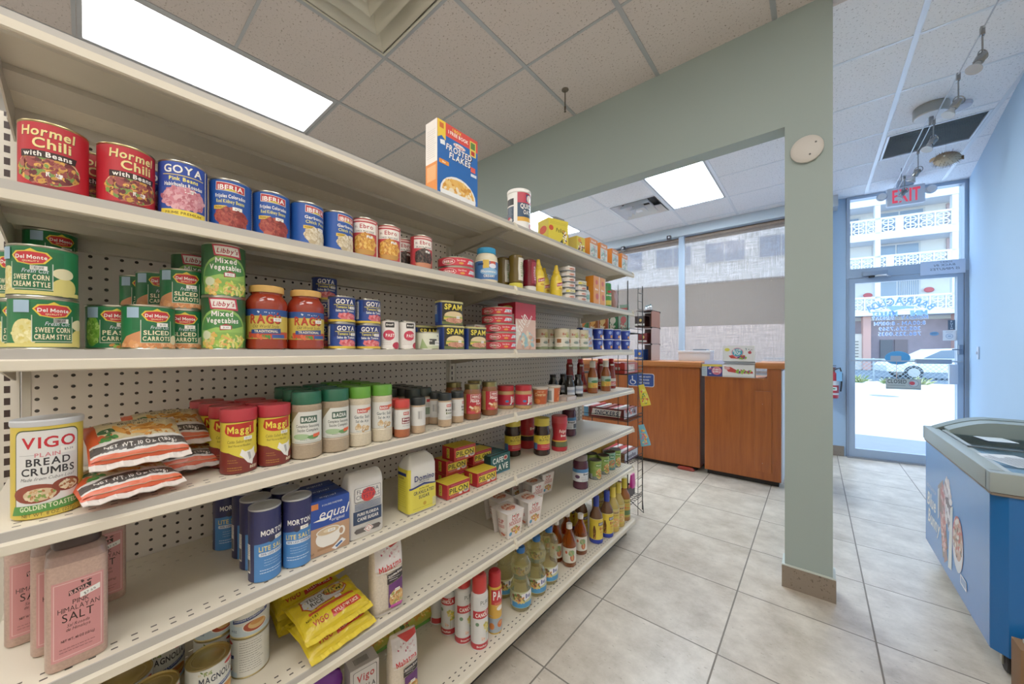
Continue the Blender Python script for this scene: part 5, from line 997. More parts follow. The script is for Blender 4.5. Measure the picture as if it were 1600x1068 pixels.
# second shelf
G = 'chili cans on the second shelf'
sh('chili', 2, -.98, -0.033, 'red chili can, the one beside the slotted upright post', G, s=-.22)
sh('chili', 2, -1.063, 0.007, 'red chili can half hidden behind and between the two front chili cans', G, s=.3)
sh('chili', 2, -.98, 0.05, 'red chili can standing next to the pink bean can', G, s=.22)
G = 'pink bean cans on the second shelf'
sh('pinkbean', 2, -1.065, 0.093, 'blue pink-bean can almost hidden behind the second chili can', G, s=.2)
sh('pinkbean', 2, -.978, 0.128, 'blue pink-bean can with yellow base band in the front row', G, s=.02)
G = 'kidney bean cans on the second shelf'
sh('kidney', 2, -.98, 0.206, 'blue kidney bean can next to the pink bean can', G, s=-.02)
sh('kidney', 2, -.98, 0.283, 'blue kidney bean can next to the chickpea cans', G, s=.12)
G = 'blue chickpea cans on the second shelf'
sh('garbanzo', 2, -.98, 0.36, 'blue chickpea can next to the kidney bean cans, label turned away', G, s=.62)
sh('garbanzo', 2, -.98, 0.437, 'blue chickpea can next to the red rimmed chickpea soup', G, s=.72)
G = 'red rimmed soup cans on the second shelf'
sh('ebrochick', 2, -.98, 0.512, 'red rimmed chickpea soup can touching the blue chickpea can', G, s=.05)
sh('ebrochick', 2, -.98, 0.587, 'red rimmed chickpea soup can touching the black bean cans', G, s=.1)
sh('ebroblack', 2, -1.06, 0.687, 'red rimmed black bean can set back behind the chickpea soup', G, s=.3)
sh('ebroblack', 2, -.985, 0.708, 'red rimmed black bean can in front, before the sardine tins', G, s=.3)
G = 'sardine tins on the second shelf'
sh('sardine', 2, -.99, 0.863, 'red oval sardine tin under another, by the mayonnaise jar', G, s=.0)
sh('sardine', 2, -.992, 0.862, 'red oval sardine tin on top of another, by the mayonnaise jar', G, s=-.05, up=.0345)
sh('mayo', 2, -.988, 1.016, 'mayonnaise jar with blue lid and blue label', s=.1)
G = 'relish bottles on the second shelf'
sh('relish', 2, -1.04, 1.174, 'olive brown squeeze bottle just behind the mayonnaise jar', G, s=.7)
sh('relish', 2, -.972, 1.179, 'olive brown squeeze bottle with yellow cap at its foot, beside the ketchup', G, s=.8)
sh('ketchup', 2, -.975, 1.277, 'dark red squeeze bottle standing on its white cap', s=.8)
G = 'mustard bottles on the second shelf'
sh('mustard', 2, -.975, 1.345, 'yellow mustard bottle next to the dark red squeeze bottle', G, s=.25)
sh('mustard', 2, -1.055, 1.505, 'yellow mustard bottle set back, the middle one of three', G, s=.3)
sh('mustard', 2, -.975, 1.494, 'yellow mustard bottle next to the stacked tuna tins', G, s=.4)
G = 'tuna tins stacked on the second shelf'
nth = ['lowest', 'second from bottom', 'third from bottom', 'fourth from bottom', 'fifth from bottom', 'topmost']
for i in range(6): sh('tunayellow' if i == 1 else 'tuna', 2, -.985, 1.612, 'small tuna tin, %s of the taller stack by the mustard' % nth[i], G, s=.6, up=.0284*i)
for i in range(4): sh('tunayellow' if i == 3 else 'tuna', 2, -.985, 1.731, 'small tuna tin, %s of the shorter stack of four' % (nth[i] if i < 3 else 'topmost'), G, s=.7, up=.0284*i)
sh('capsmall', 2, -.97, 1.779, 'small grey sauce bottle with black cap beside the shorter tuna stack')
G = 'orange cartons on the second shelf'
sh('orangebox', 2, -.98, 1.884, 'orange carton beside the black capped small bottle', G)
sh('orangebox', 2, -.98, 1.96, 'orange carton beside the dark pouch', G)
sh('darkpouch', 2, -1.04, 2.129, 'dark brown pouch between orange carton and green shaker')
sh('greencan', 2, -.98, 2.058, 'green cheese shaker canister near the end of the second shelf', s=.5)
sh('pinkpouch', 2, -.975, 2.138, 'pale brown pouch, last item on the second shelf')
# eye-level shelf
G = 'cream style corn cans'
sh('corn', 3, -.972, -0.043, 'green corn can at the front, lower one of the stack of two', G, s=.25)
sh('corn', 3, -.972, -0.044, 'green corn can at the front, upper one of the stack of two', G, s=-.35, up=.0823)
sh('corn', 3, -1.05, -0.061, 'green corn can peeping out behind the front stack, lower one', G, s=-.3)
sh('corn', 3, -1.05, -0.061, 'green corn can peeping out behind the front stack, upper one', G, s=-.5, up=.0823)
for i in range(3): sh('corn', 3, -1.2412, -0.047, 'green corn can in the stack of three at the back, %s' % ('lowest', 'middle', 'topmost')[i], G, s=.4, up=.0823*i)
G = 'sliced carrot cans'
sh('peas', 3, -1.03, 0.036, 'green pea and carrot can behind the front carrot can', s=.1)
sh('carrots', 3, -.977, 0.079, 'green carrot can alone at the front of the shelf', G, s=.3)
for (p, x), nm in (((287, -1.02), 'first'), ((249, -1.1), 'second'), ((223, -1.18), 'third')):
    for j in (0, 1): sh('carrots', 3, x, along(p,x), 'green carrot can, %s in the %s stack counted from the mixed vegetable cans' % (('bottom', 'top')[j], nm), G, s=(.05, .12)[j], up=.0823*j)
G = 'mixed vegetable cans'
for j in (0, 1): sh('libby', 3, -1.135, 0.165, 'green vegetable can in the rear stack behind the carrots, %s' % ('lower', 'upper')[j], G, s=.1, up=.111*j)
sh('libby', 3, -.98, 0.194, 'green mixed vegetable can in front by the sauce jars, lower of two', G, s=-.08)
sh('libby', 3, -.98, 0.194, 'green mixed vegetable can in front by the sauce jars, upper of two', G, s=.1, up=.111)
G = 'pasta sauce jars'
sh('ragu', 3, -.985, 0.275, 'red pasta sauce jar touching the mixed vegetable cans', G, s=-.1)
sh('ragu', 3, -.985, 0.36, 'red pasta sauce jar next to the tomato sauce cans', G, s=.1)
G = 'blue tomato sauce cans'
for i in range(3): sh('tomsauce', 3, -1.11, 0.456, 'blue tomato sauce can in the stack of three set back in shadow, %s' % ('lowest', 'middle', 'topmost')[i], G, s=.1, up=.0703*i)
for p, nm in ((534, 'pasta sauce jars'), (575, 'tomato paste cans')):
    for j in (0, 1): sh('tomsauce', 3, -.977, along(p,-.977), 'blue tomato sauce can, %s of the front stack beside the %s' % (('lower', 'upper')[j], nm), G, s=(.3, .2)[j] if p == 534 else (.1, .5)[j], up=.0703*j)
G = 'tomato paste cans'
sh('tompaste', 3, -.968, 0.583, 'slim white and red tomato paste can touching the blue tomato sauce', G, s=.1)
sh('tompaste', 3, -.968, 0.642, 'slim white and red tomato paste can touching the low green tin', G, s=.5)
sh('lowtin', 3, -.972, 0.721, 'low pale green tin between tomato paste and luncheon meat', s=.35)
G = 'luncheon meat tins'
sh('spam', 3, -1.06, 0.775, 'blue luncheon meat tin tucked behind the low green tin, farther from the front stack', G)
sh('spam', 3, -1.06, 0.855, 'blue luncheon meat tin tucked behind the low green tin, touching the front stack', G)
sh('spam', 3, -.978, 0.827, 'luncheon meat tin, lower one of the stack of two', G, rz=-.06)
sh('spam', 3, -.98, 0.821, 'luncheon meat tin, upper one of the stack of two', G, rz=-.1, up=.0835)
sh('spam', 3, -.978, 0.938, 'single luncheon meat tin between the stack of two and the sardines', G, rz=-.04)
sh('floral', 3, -1.055, 1.028, 'small pink flowered carton behind the single luncheon meat tin')
G = 'sardine tins on the eye-level shelf'
for i in range(5): sh('sardine', 3, -.99 - (.0 if i < 3 else .012), (1.101 if i < 3 else 1.093), 'red oval sardine tin, %s of the stack of five by the cracker carton' % ('lowest', 'second from bottom', 'middle', 'second from top', 'topmost')[i], G, s=.02 if i < 3 else -.3, up=.0343*i)
G = 'cracker cartons'
sh('saltine', 3, -1.01, 1.233, 'tall red cracker carton in front beside the sardine tins', G)
sh('saltine', 3, -1.18, 1.358, 'tall red cracker carton behind the front one', G)
G = 'pale rice and bean cans'
for p, x, nm in ((845, -1.075, 'set back next to the cracker carton'), (859, -1.075, 'set back, second from the cracker carton'), (878, -.985, 'in front, fully visible label'), (894, -.985, 'in front, middle of three'), (909, -.985, 'in front, beside the blue carton')):
    sh('beige', 3, x, along(p,x), 'pale green and beige can %s' % nm, G, s=.35 if p < 890 else .2)
G = 'blue cartons on the eye-level shelf'
sh('bluebox', 3, -1.13, 2.002, 'blue and yellow carton at the back above the pale cans', G)
sh('bluebox', 3, -1.04, 1.899, 'blue and yellow carton next to the dessert cups', G)
G = 'blue dessert cups'
for i, (p, x) in enumerate(((934, -1.02), (950, -1.0), (962, -.985), (977, -.985))):
    for j in (0, 1): sh('bluecup', 3, x, along(p,x), 'dark blue dessert cup, %s row, %s' % (('lower', 'upper')[j], ('first from the blue carton', 'second from the blue carton', 'third from the blue carton', 'at the shelf end')[i]), G, s=.4, up=.065*j)
# spice shelf
sh('crumbs', 4, -.99, -0.04, 'yellow bread crumb canister with white lid beside the upright post', s=-.02)
G = 'breading mix pouches'
sh('frymix', 4, -.985, 0.046, 'orange breading mix pouch lying lowest beside the bread crumb canister', G, rz=.22, up=.009, tilt=(0, .13))
sh('frymix', 4, -1.005, 0.063, 'orange breading mix pouch on top of the pile beside the canister', G, rz=.1, up=.078, tilt=(0, .42))
sh('frymix', 4, -1.085, 0.133, 'orange breading mix pouch lying lowest beside the red capped bouillon', G, rz=.0, up=.009, tilt=(0, .13))
sh('frymix', 4, -1.11, 0.116, 'orange breading mix pouch on top of the pile beside the bouillon jars', G, rz=.02, up=.078, tilt=(0, .42))
G = 'bouillon jars with red caps'
rows = ('front', 'second', 'third', 'rearmost')
for c, (p, n, nm) in enumerate(((373, 4, 'pouches'), (428, 3, 'seasoning jars'))):
    for i in range(n):
        sh('maggi', 4, -.978 - .071*i, along(p,-.978) - .006*i, 'yellow and brown bouillon jar, red cap, %s in the column beside the %s' % (rows[i], nm), G, s=(.05, .2)[c])
G = 'dark green capped seasoning jars'
for c, (p, n, nm) in enumerate(((479, 3, 'bouillon jars'), (523.5, 3, 'garlic salt'))):
    for i in range(n): sh('complete', 4, -.972 - .075*i, along(p,-.972) + .004*i, 'seasoning jar with dark green cap, %s in the column beside the %s' % (rows[i], nm), G, s=(.05, .25)[c])
G = 'bright green capped garlic salt jars'
for c, (p, n, nm) in enumerate(((562, 4, 'dark green caps'), (596, 4, 'small spice jars'))):
    for i in range(n): sh('garlic', 4, -.968 - .066*i, along(p,-.968) + .002*i, 'garlic salt jar with bright green cap, %s in the column beside the %s' % (rows[i], nm), G, s=(.25, .3)[c])
G = 'small red capped spice jars'
sh('redspice', 4, -.955, 0.617, 'small spice jar with red cap, front one', G, s=.35)
sh('redspice', 4, -1.01, 0.614, 'small spice jar with red cap behind the front one, beside garlic salt', G, s=1.6)
G = 'tall dark capped spice jars'
for c, y in enumerate((0.716, 0.763)):
    for i in range(4): sh('tallspice', 4, -1.045 - .057*i, y + .004*i, 'tall spice jar with dark cap, %s row, %s column from the garlic salt' % (rows[i], ('first', 'second')[c]), G, s=.5)
for i in range(3): sh('tallspice', 4, -1.1 - .057*i, 0.661 + .0*i, 'tall spice jar with dark cap behind the red caps, %s of three' % ('front', 'middle', 'rearmost')[i], G, s=1.2)
G = 'small black capped spice jars'
sh('blackspice', 4, -.958, 0.676, 'small spice jar with black cap, blank label side, next to the red cap', G, s=1.9)
sh('blackspice', 4, -1.02, 0.792, 'small spice jar with black cap set back, between two others', G, s=1.5)
sh('blackspice', 4, -.962, 0.787, 'small spice jar with black cap and readable label', G, s=.45)
sh('blackspice', 4, -.975, 0.854, 'small spice jar with black cap touching the gravy jars', G, s=1.0)
G = 'gravy jars'
sh('gravy', 4, -.975, 0.928, 'red labelled gravy jar, front one next to the spice jars', G, s=.25)
sh('gravy', 4, -.98, 1.026, 'red labelled gravy jar, front one next to the peanut butter', G, s=.5)
sh('gravy', 4, -1.075, 0.924, 'gravy jar at the back above the black capped spice jars', G, s=.3)
sh('gravy', 4, -1.065, 1.028, 'gravy jar at the back between the two front gravy jars', G, s=.3)
G = 'peanut butter jars'
sh('peanut', 4, -1.03, 1.179, 'peanut butter jar with red lid set back by the gravy', G, s=.6)
sh('peanut', 4, -.975, 1.235, 'peanut butter jar with red lid in front by the cereal cups', G, s=.55)
G = 'oat cereal cups'
sh('cheercup', 4, -.98, 1.367, 'orange printed cereal cup beside the peanut butter', G, s=.05)
sh('cheercup', 4, -.975, 1.466, 'cereal cup turned to its white side beside the dark bottles', G, s=1.75)
G = 'small dark malt bottles'
for p, x, nm in ((864, -1.1, 'rear one above the cereal cup'), (880, -1.08, 'second one'), (890, -.995, 'front one'), (903, -.99, 'last one, by the red sauces')):
    sh('darksyrup', 4, x, along(p,x), 'small black malt bottle, %s' % nm, G, s=.3)
sh('tray', 4, -.97, 1.567, 'clear plastic tray of sweet bars in front of the dark bottles')
G = 'tall red sauce bottles'
for p, x, nm in ((890, -1.17, 'nearest to the dark bottles'), (907, -1.13, 'second, above the small pear-shaped one'), (938, -1.07, 'between the two dressings'), (955, -1.03, 'at the shelf end')):
    sh('redketchup', 4, x, along(p,x), 'tall red sauce bottle with red cap, %s' % nm, G, s=.3)
sh('hotsauce', 4, -1.075, 1.943, 'small pear-shaped red sauce bottle in front of tall ones', s=.3)
G = 'salad dressing bottles'
sh('dressing', 4, -1.0, 1.922, 'salad dressing bottle with pale cap beside the pear-shaped sauce', G, s=.35)
sh('dressing', 4, -.985, 2.064, 'salad dressing bottle with pale cap near the shelf end', G, s=.35)
# coffee and sugar shelf
G = 'pink salt jars'
sh('pinksalt', 5, -.972, -0.009, 'pink salt jar at the very front with price sticker', G, rz=.05)
sh('pinksalt', 5, -1.043, -0.027, 'pink salt jar just behind the front one, mostly covered', G, rz=.05)
sh('pinksalt', 5, -1.112, -0.059, 'pink salt jar set back by the upright post', G, rz=.05)
sh('pinksalt', 5, -1.15, 0.022, 'pink salt jar at the back, only its side edge showing', G, rz=.05)
G = 'blue salt canisters'
for c, (p, n, nm) in enumerate(((414, 3, 'open shelf'), (464, 3, 'sweetener box'))):
    for i in range(n): sh('litesalt', 5, -.974 - .07*i, along(p,-.974) + (.0, -.003)[c]*i, 'blue lite salt canister, %s in the column beside the %s' % (('front', 'middle', 'rear')[i], nm), G, s=(.4, .0)[c])
sh('litesalt', 5, -1.2, 0.246, 'blue lite salt canister alone at the back', G, s=.1)
G = 'blue sweetener boxes'
for i in range(3): sh('equal', 5, -.972 - .047*i, 0.405 + .002*i, 'blue sweetener box, %s of the row of three' % ('front', 'middle', 'rear')[i], G, rz=-.04)
sh('canesugar', 5, -.982, 0.507, 'white and blue cane sugar bag beside the sweetener boxes', rz=-.05)
sh('domino', 5, -.99, 0.696, 'white and yellow granulated sugar bag beside the espresso boxes', rz=-.02)
G = 'espresso coffee boxes'
sh('pilon', 5, -.988, 0.842, 'yellow and red espresso box at the front, beside the sugar bag', G)
sh('pilon', 5, -.988, 0.984, 'yellow and red espresso box at the front, beside the green coffee boxes', G)
for i, (x, y) in enumerate(((-1.066, 0.902), (-1.066, 1.038), (-1.145, 0.939), (-1.145, 1.109))):
    for j in range(2 if i < 2 else 1): sh('pilon', 5, x, y, 'espresso box behind the front pair, %s row, %s, %s' % (('middle', 'rear')[i > 1], ('sugar side', 'green box side')[i % 2], ('bottom', 'second layer')[j]), G, up=.0505*j)
sh('pilon', 5, -1.035, 0.916, 'yellow and red espresso box topmost on the pile', G, up=.1012, rz=-.03)
G = 'dark green coffee boxes'
for i in range(3): sh('cafe', 5, -1.03 - .079*i, 1.105 + .0, 'dark green ground coffee box, %s of three' % ('front', 'middle', 'rear')[i], G, rz=-.0)
G = 'instant coffee jars'
sh('bustelo', 5, -1.12, 1.334, 'instant coffee jar with yellow label set back above the green boxes', G, s=.35)
sh('bustelo', 5, -1.02, 1.436, 'instant coffee jar with yellow lid in front', G, s=.35)
sh('redcoffee', 5, -1.15, 1.489, 'red coffee canister behind the two yellow labelled jars')
sh('folgers', 5, -.995, 1.555, 'red waisted coffee canister in front, next to the yellow lidded jar', s=.5)
sh('jelly', 5, -1.12, 1.855, 'purple jelly bottle behind the red waisted canister', 'grape jelly bottles', s=.5)
# lower shelf
G = 'condensed milk cans'
for x, y, n, s_, nm in ((-1.045, 0.257, 2, (-2.0, -.1), 'the stack beside the rice packets'), (-1.016, .174, 1, (.5,), 'the open can in front of the stacks'), (-1.006, .087, 1, (.4,), 'front, under the shelf edge'), (-1.085, .055, 1, (.2,), 'second from the front, under the shelf edge'), (-1.137, -.012, 1, (.2,), 'lowest corner under the shelf edge'), (-1.155, .115, 1, (.3,), 'set back between lids'), (-1.1, .2, 2, (.3, .1), 'the dim stack behind the open can'), (-1.246, .248, 2, (.4, .6), 'the far stack by the pegboard'), (-1.165, .275, 2, (.3, .5), 'the stack right behind the rice side stack')):
    for j in range(n): sh('condensed', 6, x, y, 'white condensed milk can, %s%s' % (nm, (', lower', ', upper')[j] if n > 1 else ''), G, s=s_[j], up=.0927*j)
G = 'yellow rice packets'
for i, (x, y, up, rz) in enumerate(((-.992, .425, .014, .1), (-1.0, .42, .057, .08), (-1.14, .405, .06, .05), (-1.15, .412, .104, .03), (-1.14, .41, .016, .02))):
    sh('yellowrice', 6, x, y, 'yellow rice packet, %s' % ('lowest at the front of the pile', 'second in the pile', 'third in the pile', 'topmost at the back of the pile', 'at the very bottom rear of the pile')[i], G, rz=rz, up=up, tilt=(0, .24))
G = 'jasmine rice bags'
sh('jasmine', 6, -.968, 0.57, 'clear jasmine rice bag standing alone on the lower shelf', G, rz=-.15)
G = 'noodle cups'
for i, (p, x) in enumerate(((793, -.975), (824, -.978), (779, -1.08), (830, -1.085), (846, -1.13), (800, -1.2))):
    sh('noodle', 6, x, along(p,x), 'white and red noodle cup in a paper sleeve, %s' % ('front, by the empty deck', 'front, second one', 'behind the front one', 'behind the second one', 'rear, tallest in view', 'rear, only its lid showing')[i], G, rz=-.1)
sh('jelly', 6, -.995, 1.77, 'purple jelly bottle on the lower shelf beside the vegetable cans', 'grape jelly bottles', s=1.0)
G = 'vegetable cans on the lower shelf'
for p, x, kd, nm in ((930, -1.0, 'vegsoup', 'front one by the jelly'), (924, -1.08, 'vegsoup', 'set back by the jelly'), (942.5, -1.005, 'vegsoup', 'second in front'), (952, -1.01, 'greensoup', 'third in front'), (961, -1.005, 'vegsoup', 'last, at the shelf end')):
    sh(kd, 6, x, along(p,x), 'green vegetable can, %s' % nm, G, s=.35)
# base deck
G = 'canola spray cans'
for p, x, nm in ((749, -.968, 'front one'), (724, -1.035, 'second'), (702, -1.11, 'third'), (684, -1.19, 'rear one, label turned away')):
    sh('canola', 7, x, along(p,x), 'white and red canola spray can, %s' % nm, G, s={-1.11: -.5, -1.19: 2.2}.get(x, .25))
sh('pam', 7, -.975, 1.05, 'yellow cooking spray can with red cap beside the oil', s=.35)
G = 'pasta packets'
sh('pasta', 7, -1.25, 0.845, 'green and yellow pasta packet standing behind the rice bag', G, up=.06, tilt=(0, 1.2), rz=-.1)
sh('pasta', 7, -1.26, 0.664, 'green and yellow pasta packet behind the paella box, darker', G, up=.06, tilt=(0, 1.2), rz=-.05)
sh('jasmine', 7, -1.01, 0.653, 'clear jasmine rice bag with red top on the bottom deck', 'jasmine rice bags', rz=-.2)
sh('paella', 7, -1.06, 0.545, 'grey paella rice box on the bottom deck', rz=-.15)
sh('purplebag', 7, -1.1, 0.419, 'purple snack bag on the bottom deck beside the grey paella box')
G = 'cooking oil bottles'
for p, x, nm in ((813.5, -.975, 'front one by the yellow spray can'), (787.5, -1.085, 'behind the spray cans'), (838, -.978, 'front, middle one'), (814, -1.09, 'second row, middle'), (857, -.982, 'front, by the vinegar'), (838, -1.11, 'rear one, cap hidden by the shelf above')):
    sh('oil', 7, x, along(p,x), 'clear cooking oil bottle with blue cap, %s' % nm, G, s=-.1)
G = 'cider vinegar bottles'
for p, x, nm in ((889.5, -.975, 'front one'), (907, -.985, 'front, by the cooking wine'), (869, -1.05, 'second row, by the oil'), (886, -1.055, 'second row, middle'), (852, -1.14, 'rear, in shadow')):
    sh('vinegar', 7, x, along(p,x), 'amber cider vinegar bottle with white cap, %s' % nm, G, s=.3)
G = 'cooking wine bottles'
for p, x, kd, nm in ((931.5, -.972, 'bluewine', 'blue cap, front one by the vinegar'), (948, -.955, 'bluewine', 'blue cap, second in front'), (908, -1.075, 'bluewine', 'behind the vinegar, neck hidden'), (890, -1.17, 'bluewine', 'rear, in shadow behind the vinegar')):
    sh(kd, 7, x, along(p,x), 'cooking wine bottle with yellow label, %s' % nm, G, s=.35)
G = 'marinade bottles'
for p, x, kd, nm in ((957.5, -.955, 'lemonmojo', 'yellow capped, beside the blue caps'), (966, -.955, 'lemonmojo', 'yellow capped, second in front'), (934, -1.1, 'lemonmojo', 'rear row, behind the first blue cap'), (944, -1.1, 'lemonmojo', 'rear row, behind the second blue cap'), (957, -1.026, 'greenmojo', 'rear row, amber, near the deck end'), (978.5, -.96, 'greenmojo', 'green labelled, last one at the deck end')):
    sh(kd, 7, x, (2.284 if p == 978.5 else along(p,x)), 'marinade bottle, %s' % nm, G, s=.35)

# ------------------------------------------------------------------ counter corner
CH = wood_mat('cherry_laminate', '8c4212', 'a8561c'); CHT = wood_mat('cherry_top', '9c5624', 'b86e32', (.6, 9, 9)); BLK = mat('17110e', .6)
def at_child(name, mb, par, sm=0, bev=None):
    L = par.location; return link(name, mb.mesh(name, sm, xf=Matrix.Translation((-L.x, -L.y, -L.z))), par)
c = thing('service_counter', 'long cherry wood service counter with the blue sign on its front', 'counter', (-1.75, 4.2, 0))
at_child('front_panel', MB().box(-2.6, -.893, 4.0, 4.03, .045, 1.06, CH), c)
at_child('carcass', MB().box(-2.6, -.897, 4.031, 4.45, .05, 1.059, CH), c)
at_child('countertop', MB().box(-2.62, -.868, 3.95, 4.47, 1.061, 1.118, CHT, .012), c, 30)
at_child('plinth', MB().box(-2.58, -.93, 4.04, 4.44, 0, .049, BLK), c)
at_child('edge_strip', MB().box(-.897, -.885, 4.001, 4.44, .05, 1.055, mat('5a240c', .4)), c)
c2 = thing('service_counter', 'shorter cherry wood counter beside the column, with a cut-out holding candy boxes', 'counter', (-.53, 4.2, 0))
at_child('front_panel', MB().prism([(-.845, .05), (-.232, .05), (-.232, 1.065), (-.335, 1.065), (-.335, .978), (-.845, .978)], 'y', 4.0, 4.03, CH), c2)
at_child('display_ledge', MB().box(-.845, -.36, 3.985, 4.35, .967, .979, CHT), c2)
at_child('carcass', MB().box(-.845, -.24, 4.032, 4.42, .05, .965, CH).box(-.334, -.24, 4.032, 4.42, .966, 1.064, CH), c2)
at_child('countertop', MB().box(-.42, -.2, 3.955, 4.46, 1.067, 1.124, CHT, .012), c2, 30)
at_child('screwed_batten', MB().box(-.43, -.3, 3.988, 3.9995, .12, .86, CH, .004).box(-.37, -.366, 3.986, 3.99, .74, .744, STEEL).box(-.37, -.366, 3.986, 3.99, .2, .204, STEEL), c2)
at_child('plinth', MB().box(-.83, -.25, 4.04, 4.4, 0, .049, BLK), c2)
at_child('white_end_panel', MB().box(-.231, -.222, 4.005, 4.42, .04, 1.05, mat('c9cdd6', .5)), c2)
s = thing('assistance_sign', 'blue wheelchair assistance sign on the counter front', 'sign', (-1.487, 3.995, .903))
link('sign_plate', MB().prism([(x*.001, z*.001) for x, z in RR(-147, -72, 147, 72, 22, 0)[1]], 'y', -.003, .003, mat('e3e6ea', .4)).mesh('sign_plate'), s)
fn_ = (lambda u, v, o: (u, -.0032-o, v), None)
link('sign_print', lab('sign_print', fn_, [RR(-142, -67, 142, 67, 19, '1c3f8c'), E(-95, 34, 8, 8, 'e6e9f0'), P([(-100, 24), (-90, 24), (-86, -4), (-64, -8), (-52, -34), (-60, -38), (-70, -16), (-98, -12)], 'e6e9f0'), *[P([(-88+34*math.cos(a)+0, -24+30*math.sin(a)), (-88+27*math.cos(a), -24+24*math.sin(a)), (-88+27*math.cos(a+.3), -24+24*math.sin(a+.3)), (-88+34*math.cos(a+.3), -24+30*math.sin(a+.3))], 'e6e9f0') for a in [2.2+.29*i for i in range(15)]], T('WE ARE HAPPY', 48, 28, 17, 'd5dbe8', fit=130), T('TO PROVIDE', 40, -6, 17, 'd5dbe8', fit=105), T('ASSISTANCE', 40, -40, 17, 'd5dbe8', fit=110)]), s)
b1 = thing('bubble_gum_box', 'dark blue and pink bubble gum box on the counter ledge', 'candy box', (-.7765, 4.03, .9795))
link('carton', MB().box(-.088, .088, -.06, .06, 0, .118, mat('26357c', .45), .001).box(-.088, .088, .055, .062, .118, .155, mat('d9dce0', .5)).mesh('carton'), b1)
link('front_print', lab('front_print', (lambda u, v, o: (u, -.06-o, v), None), [R(-40, 0, 88, 118, '26357c'), E(42, 56, 44, 40, 'c9506a'), E(42, 56, 38, 34, 'e3e0e6'), E(42, 56, 36, 32, 'c23a58'), T('DUBBLE', 42, 60, 17, 'eef0f4', fit=62), T('BUBBLE', 42, 38, 17, 'eef0f4', fit=62), R(-88, 96, 88, 118, 'd8c04a'), BL(-14, 84, 20, 10, 8, 8, ['b8c4e0', 'd8506a'], 3), R(-88, 0, -42, 96, 'a8b8c4'), LN(-84, 86, -48, 9, 9, '5a6a7a', 1.4), *W(-12, 22, 10, 'e9ecf4', 16)]), b1)
b2 = thing('lollipop_display_box', 'white lollipop display box with open lid on the counter ledge', 'candy box', (-.556, 4.03, .9795), .03)
link('carton', MB().box(-.129, .129, -.07, .07, 0, .012, mat('e3e3e2', .5)).box(-.129, .129, -.07, -.066, .012, .118, mat('e3e3e2', .5)).box(-.129, -.125, -.066, .07, .012, .125, mat('dcdcda', .5)).box(.125, .129, -.066, .07, .012, .125, mat('dcdcda', .5)).box(-.125, .125, .066, .07, .012, .14, mat('d8d8d6', .5)).box(-.11, .11, -.06, .06, .09, .1, mat('151214', .8)).mesh('carton'), b2)  # near-black sheet inside paints the dark gap below the lid
link('open_lid', MB().prism([(.06, .139), (-.05, .15), (-.052, .295), (-.047, .295), (-.045, .155), (.06, .144)], 'x', -.129, .129, mat('e3e3e2', .5)).mesh('open_lid', 0), b2)
link('front_print', lab('front_print', (lambda u, v, o: (u, -.0705-o, v), None), [R(-129, 0, 129, 14, 'c9c9c8'), P([(-116, 100), (-60, 96), (0, 60), (50, 66), (112, 60), (118, 40), (20, 36), (-80, 50)], 'c23a34'), BL(40, 56, 60, 14, 30, 12, ['7fae3a', '6a3a7a', 'b83a3a', '9ac24a'], 3), E(-90, 84, 24, 14, 'd8a0a0')]), b2)
link('lid_print', lab('lid_print', (lambda u, v, o: (u, -.0523-o, v+.15), None), [E(-8, 84, 48, 44, 'd87a9a'), E(-8, 84, 42, 38, '3a9ab0'), T('BLOW', -8, 90, 26, 'f4f6f6', fit=66, rot=.12), T('POP', -8, 60, 26, 'f4f6f6', fit=48), E(-92, 110, 22, 16, 'd8d04a'), P([(-80, 52), (-50, 60), (-20, 36), (60, 28), (60, 22), (-60, 28)], 'c23a34'), BL(30, 38, 34, 14, 20, 10, ['7fae3a', '5a3a7a', 'b83a3a'], 5), E(90, 84, 14, 14, 'b83a44'), BL(80, 112, 30, 14, 8, 5, ['5a7a8a', '8a3a6a', '5a9a5a'], 2)]), b2)
wb_ = thing('white_storage_box', 'plain white box on the counter behind the bubble gum', 'box', (-.86, 4.3, .0))
link('carton', MB().box(-.17, .14, -.09, .09, 0, .1, mat('d3d8e0', .5), .003).box(-.175, .145, -.095, .095, .085, .112, mat('d9dee6', .5), .003).mesh('carton', 30), wb_); wb_.location = (-.98, 4.3, 1.1185)
link('receipt_tray', MB().box(-.03, .1, -.06, .06, 0, .015, mat('6a6f78', .5)).mesh('receipt_tray'), wb_).location = (0, 0, .1125)
cu = thing('storage_cube_rack', 'stack of brown panelled storage cubes with black corner joints on the counter end', 'shelf unit', (-1.46, 4.15, 1.119))
for i, col in enumerate(('a08a84', '9a7d76', '7a3f28')):
    z = .185*i
    link('cube_panel', MB().box(.08, .086, -.14, .14, z+.004, z+.18, mat(col, .4)).box(-.09, .08, .134, .14, z+.004, z+.18, mat('3a1c18', .5)).box(-.09, .08, -.14, .134, z, z+.004, mat('55302a', .5)).mesh('cube_panel'), cu)
    g_ = MB()
    for y in (-.14, .14): g_.loft([(z+.17, .004, .004, 2), (z+.174, .012, .012, 2), (z+.186, .012, .012, 2), (z+.19, .004, .004, 2)], BLK, 10, .083, y)
    link('corner_joint', g_.mesh('corner_joint', 40), cu)
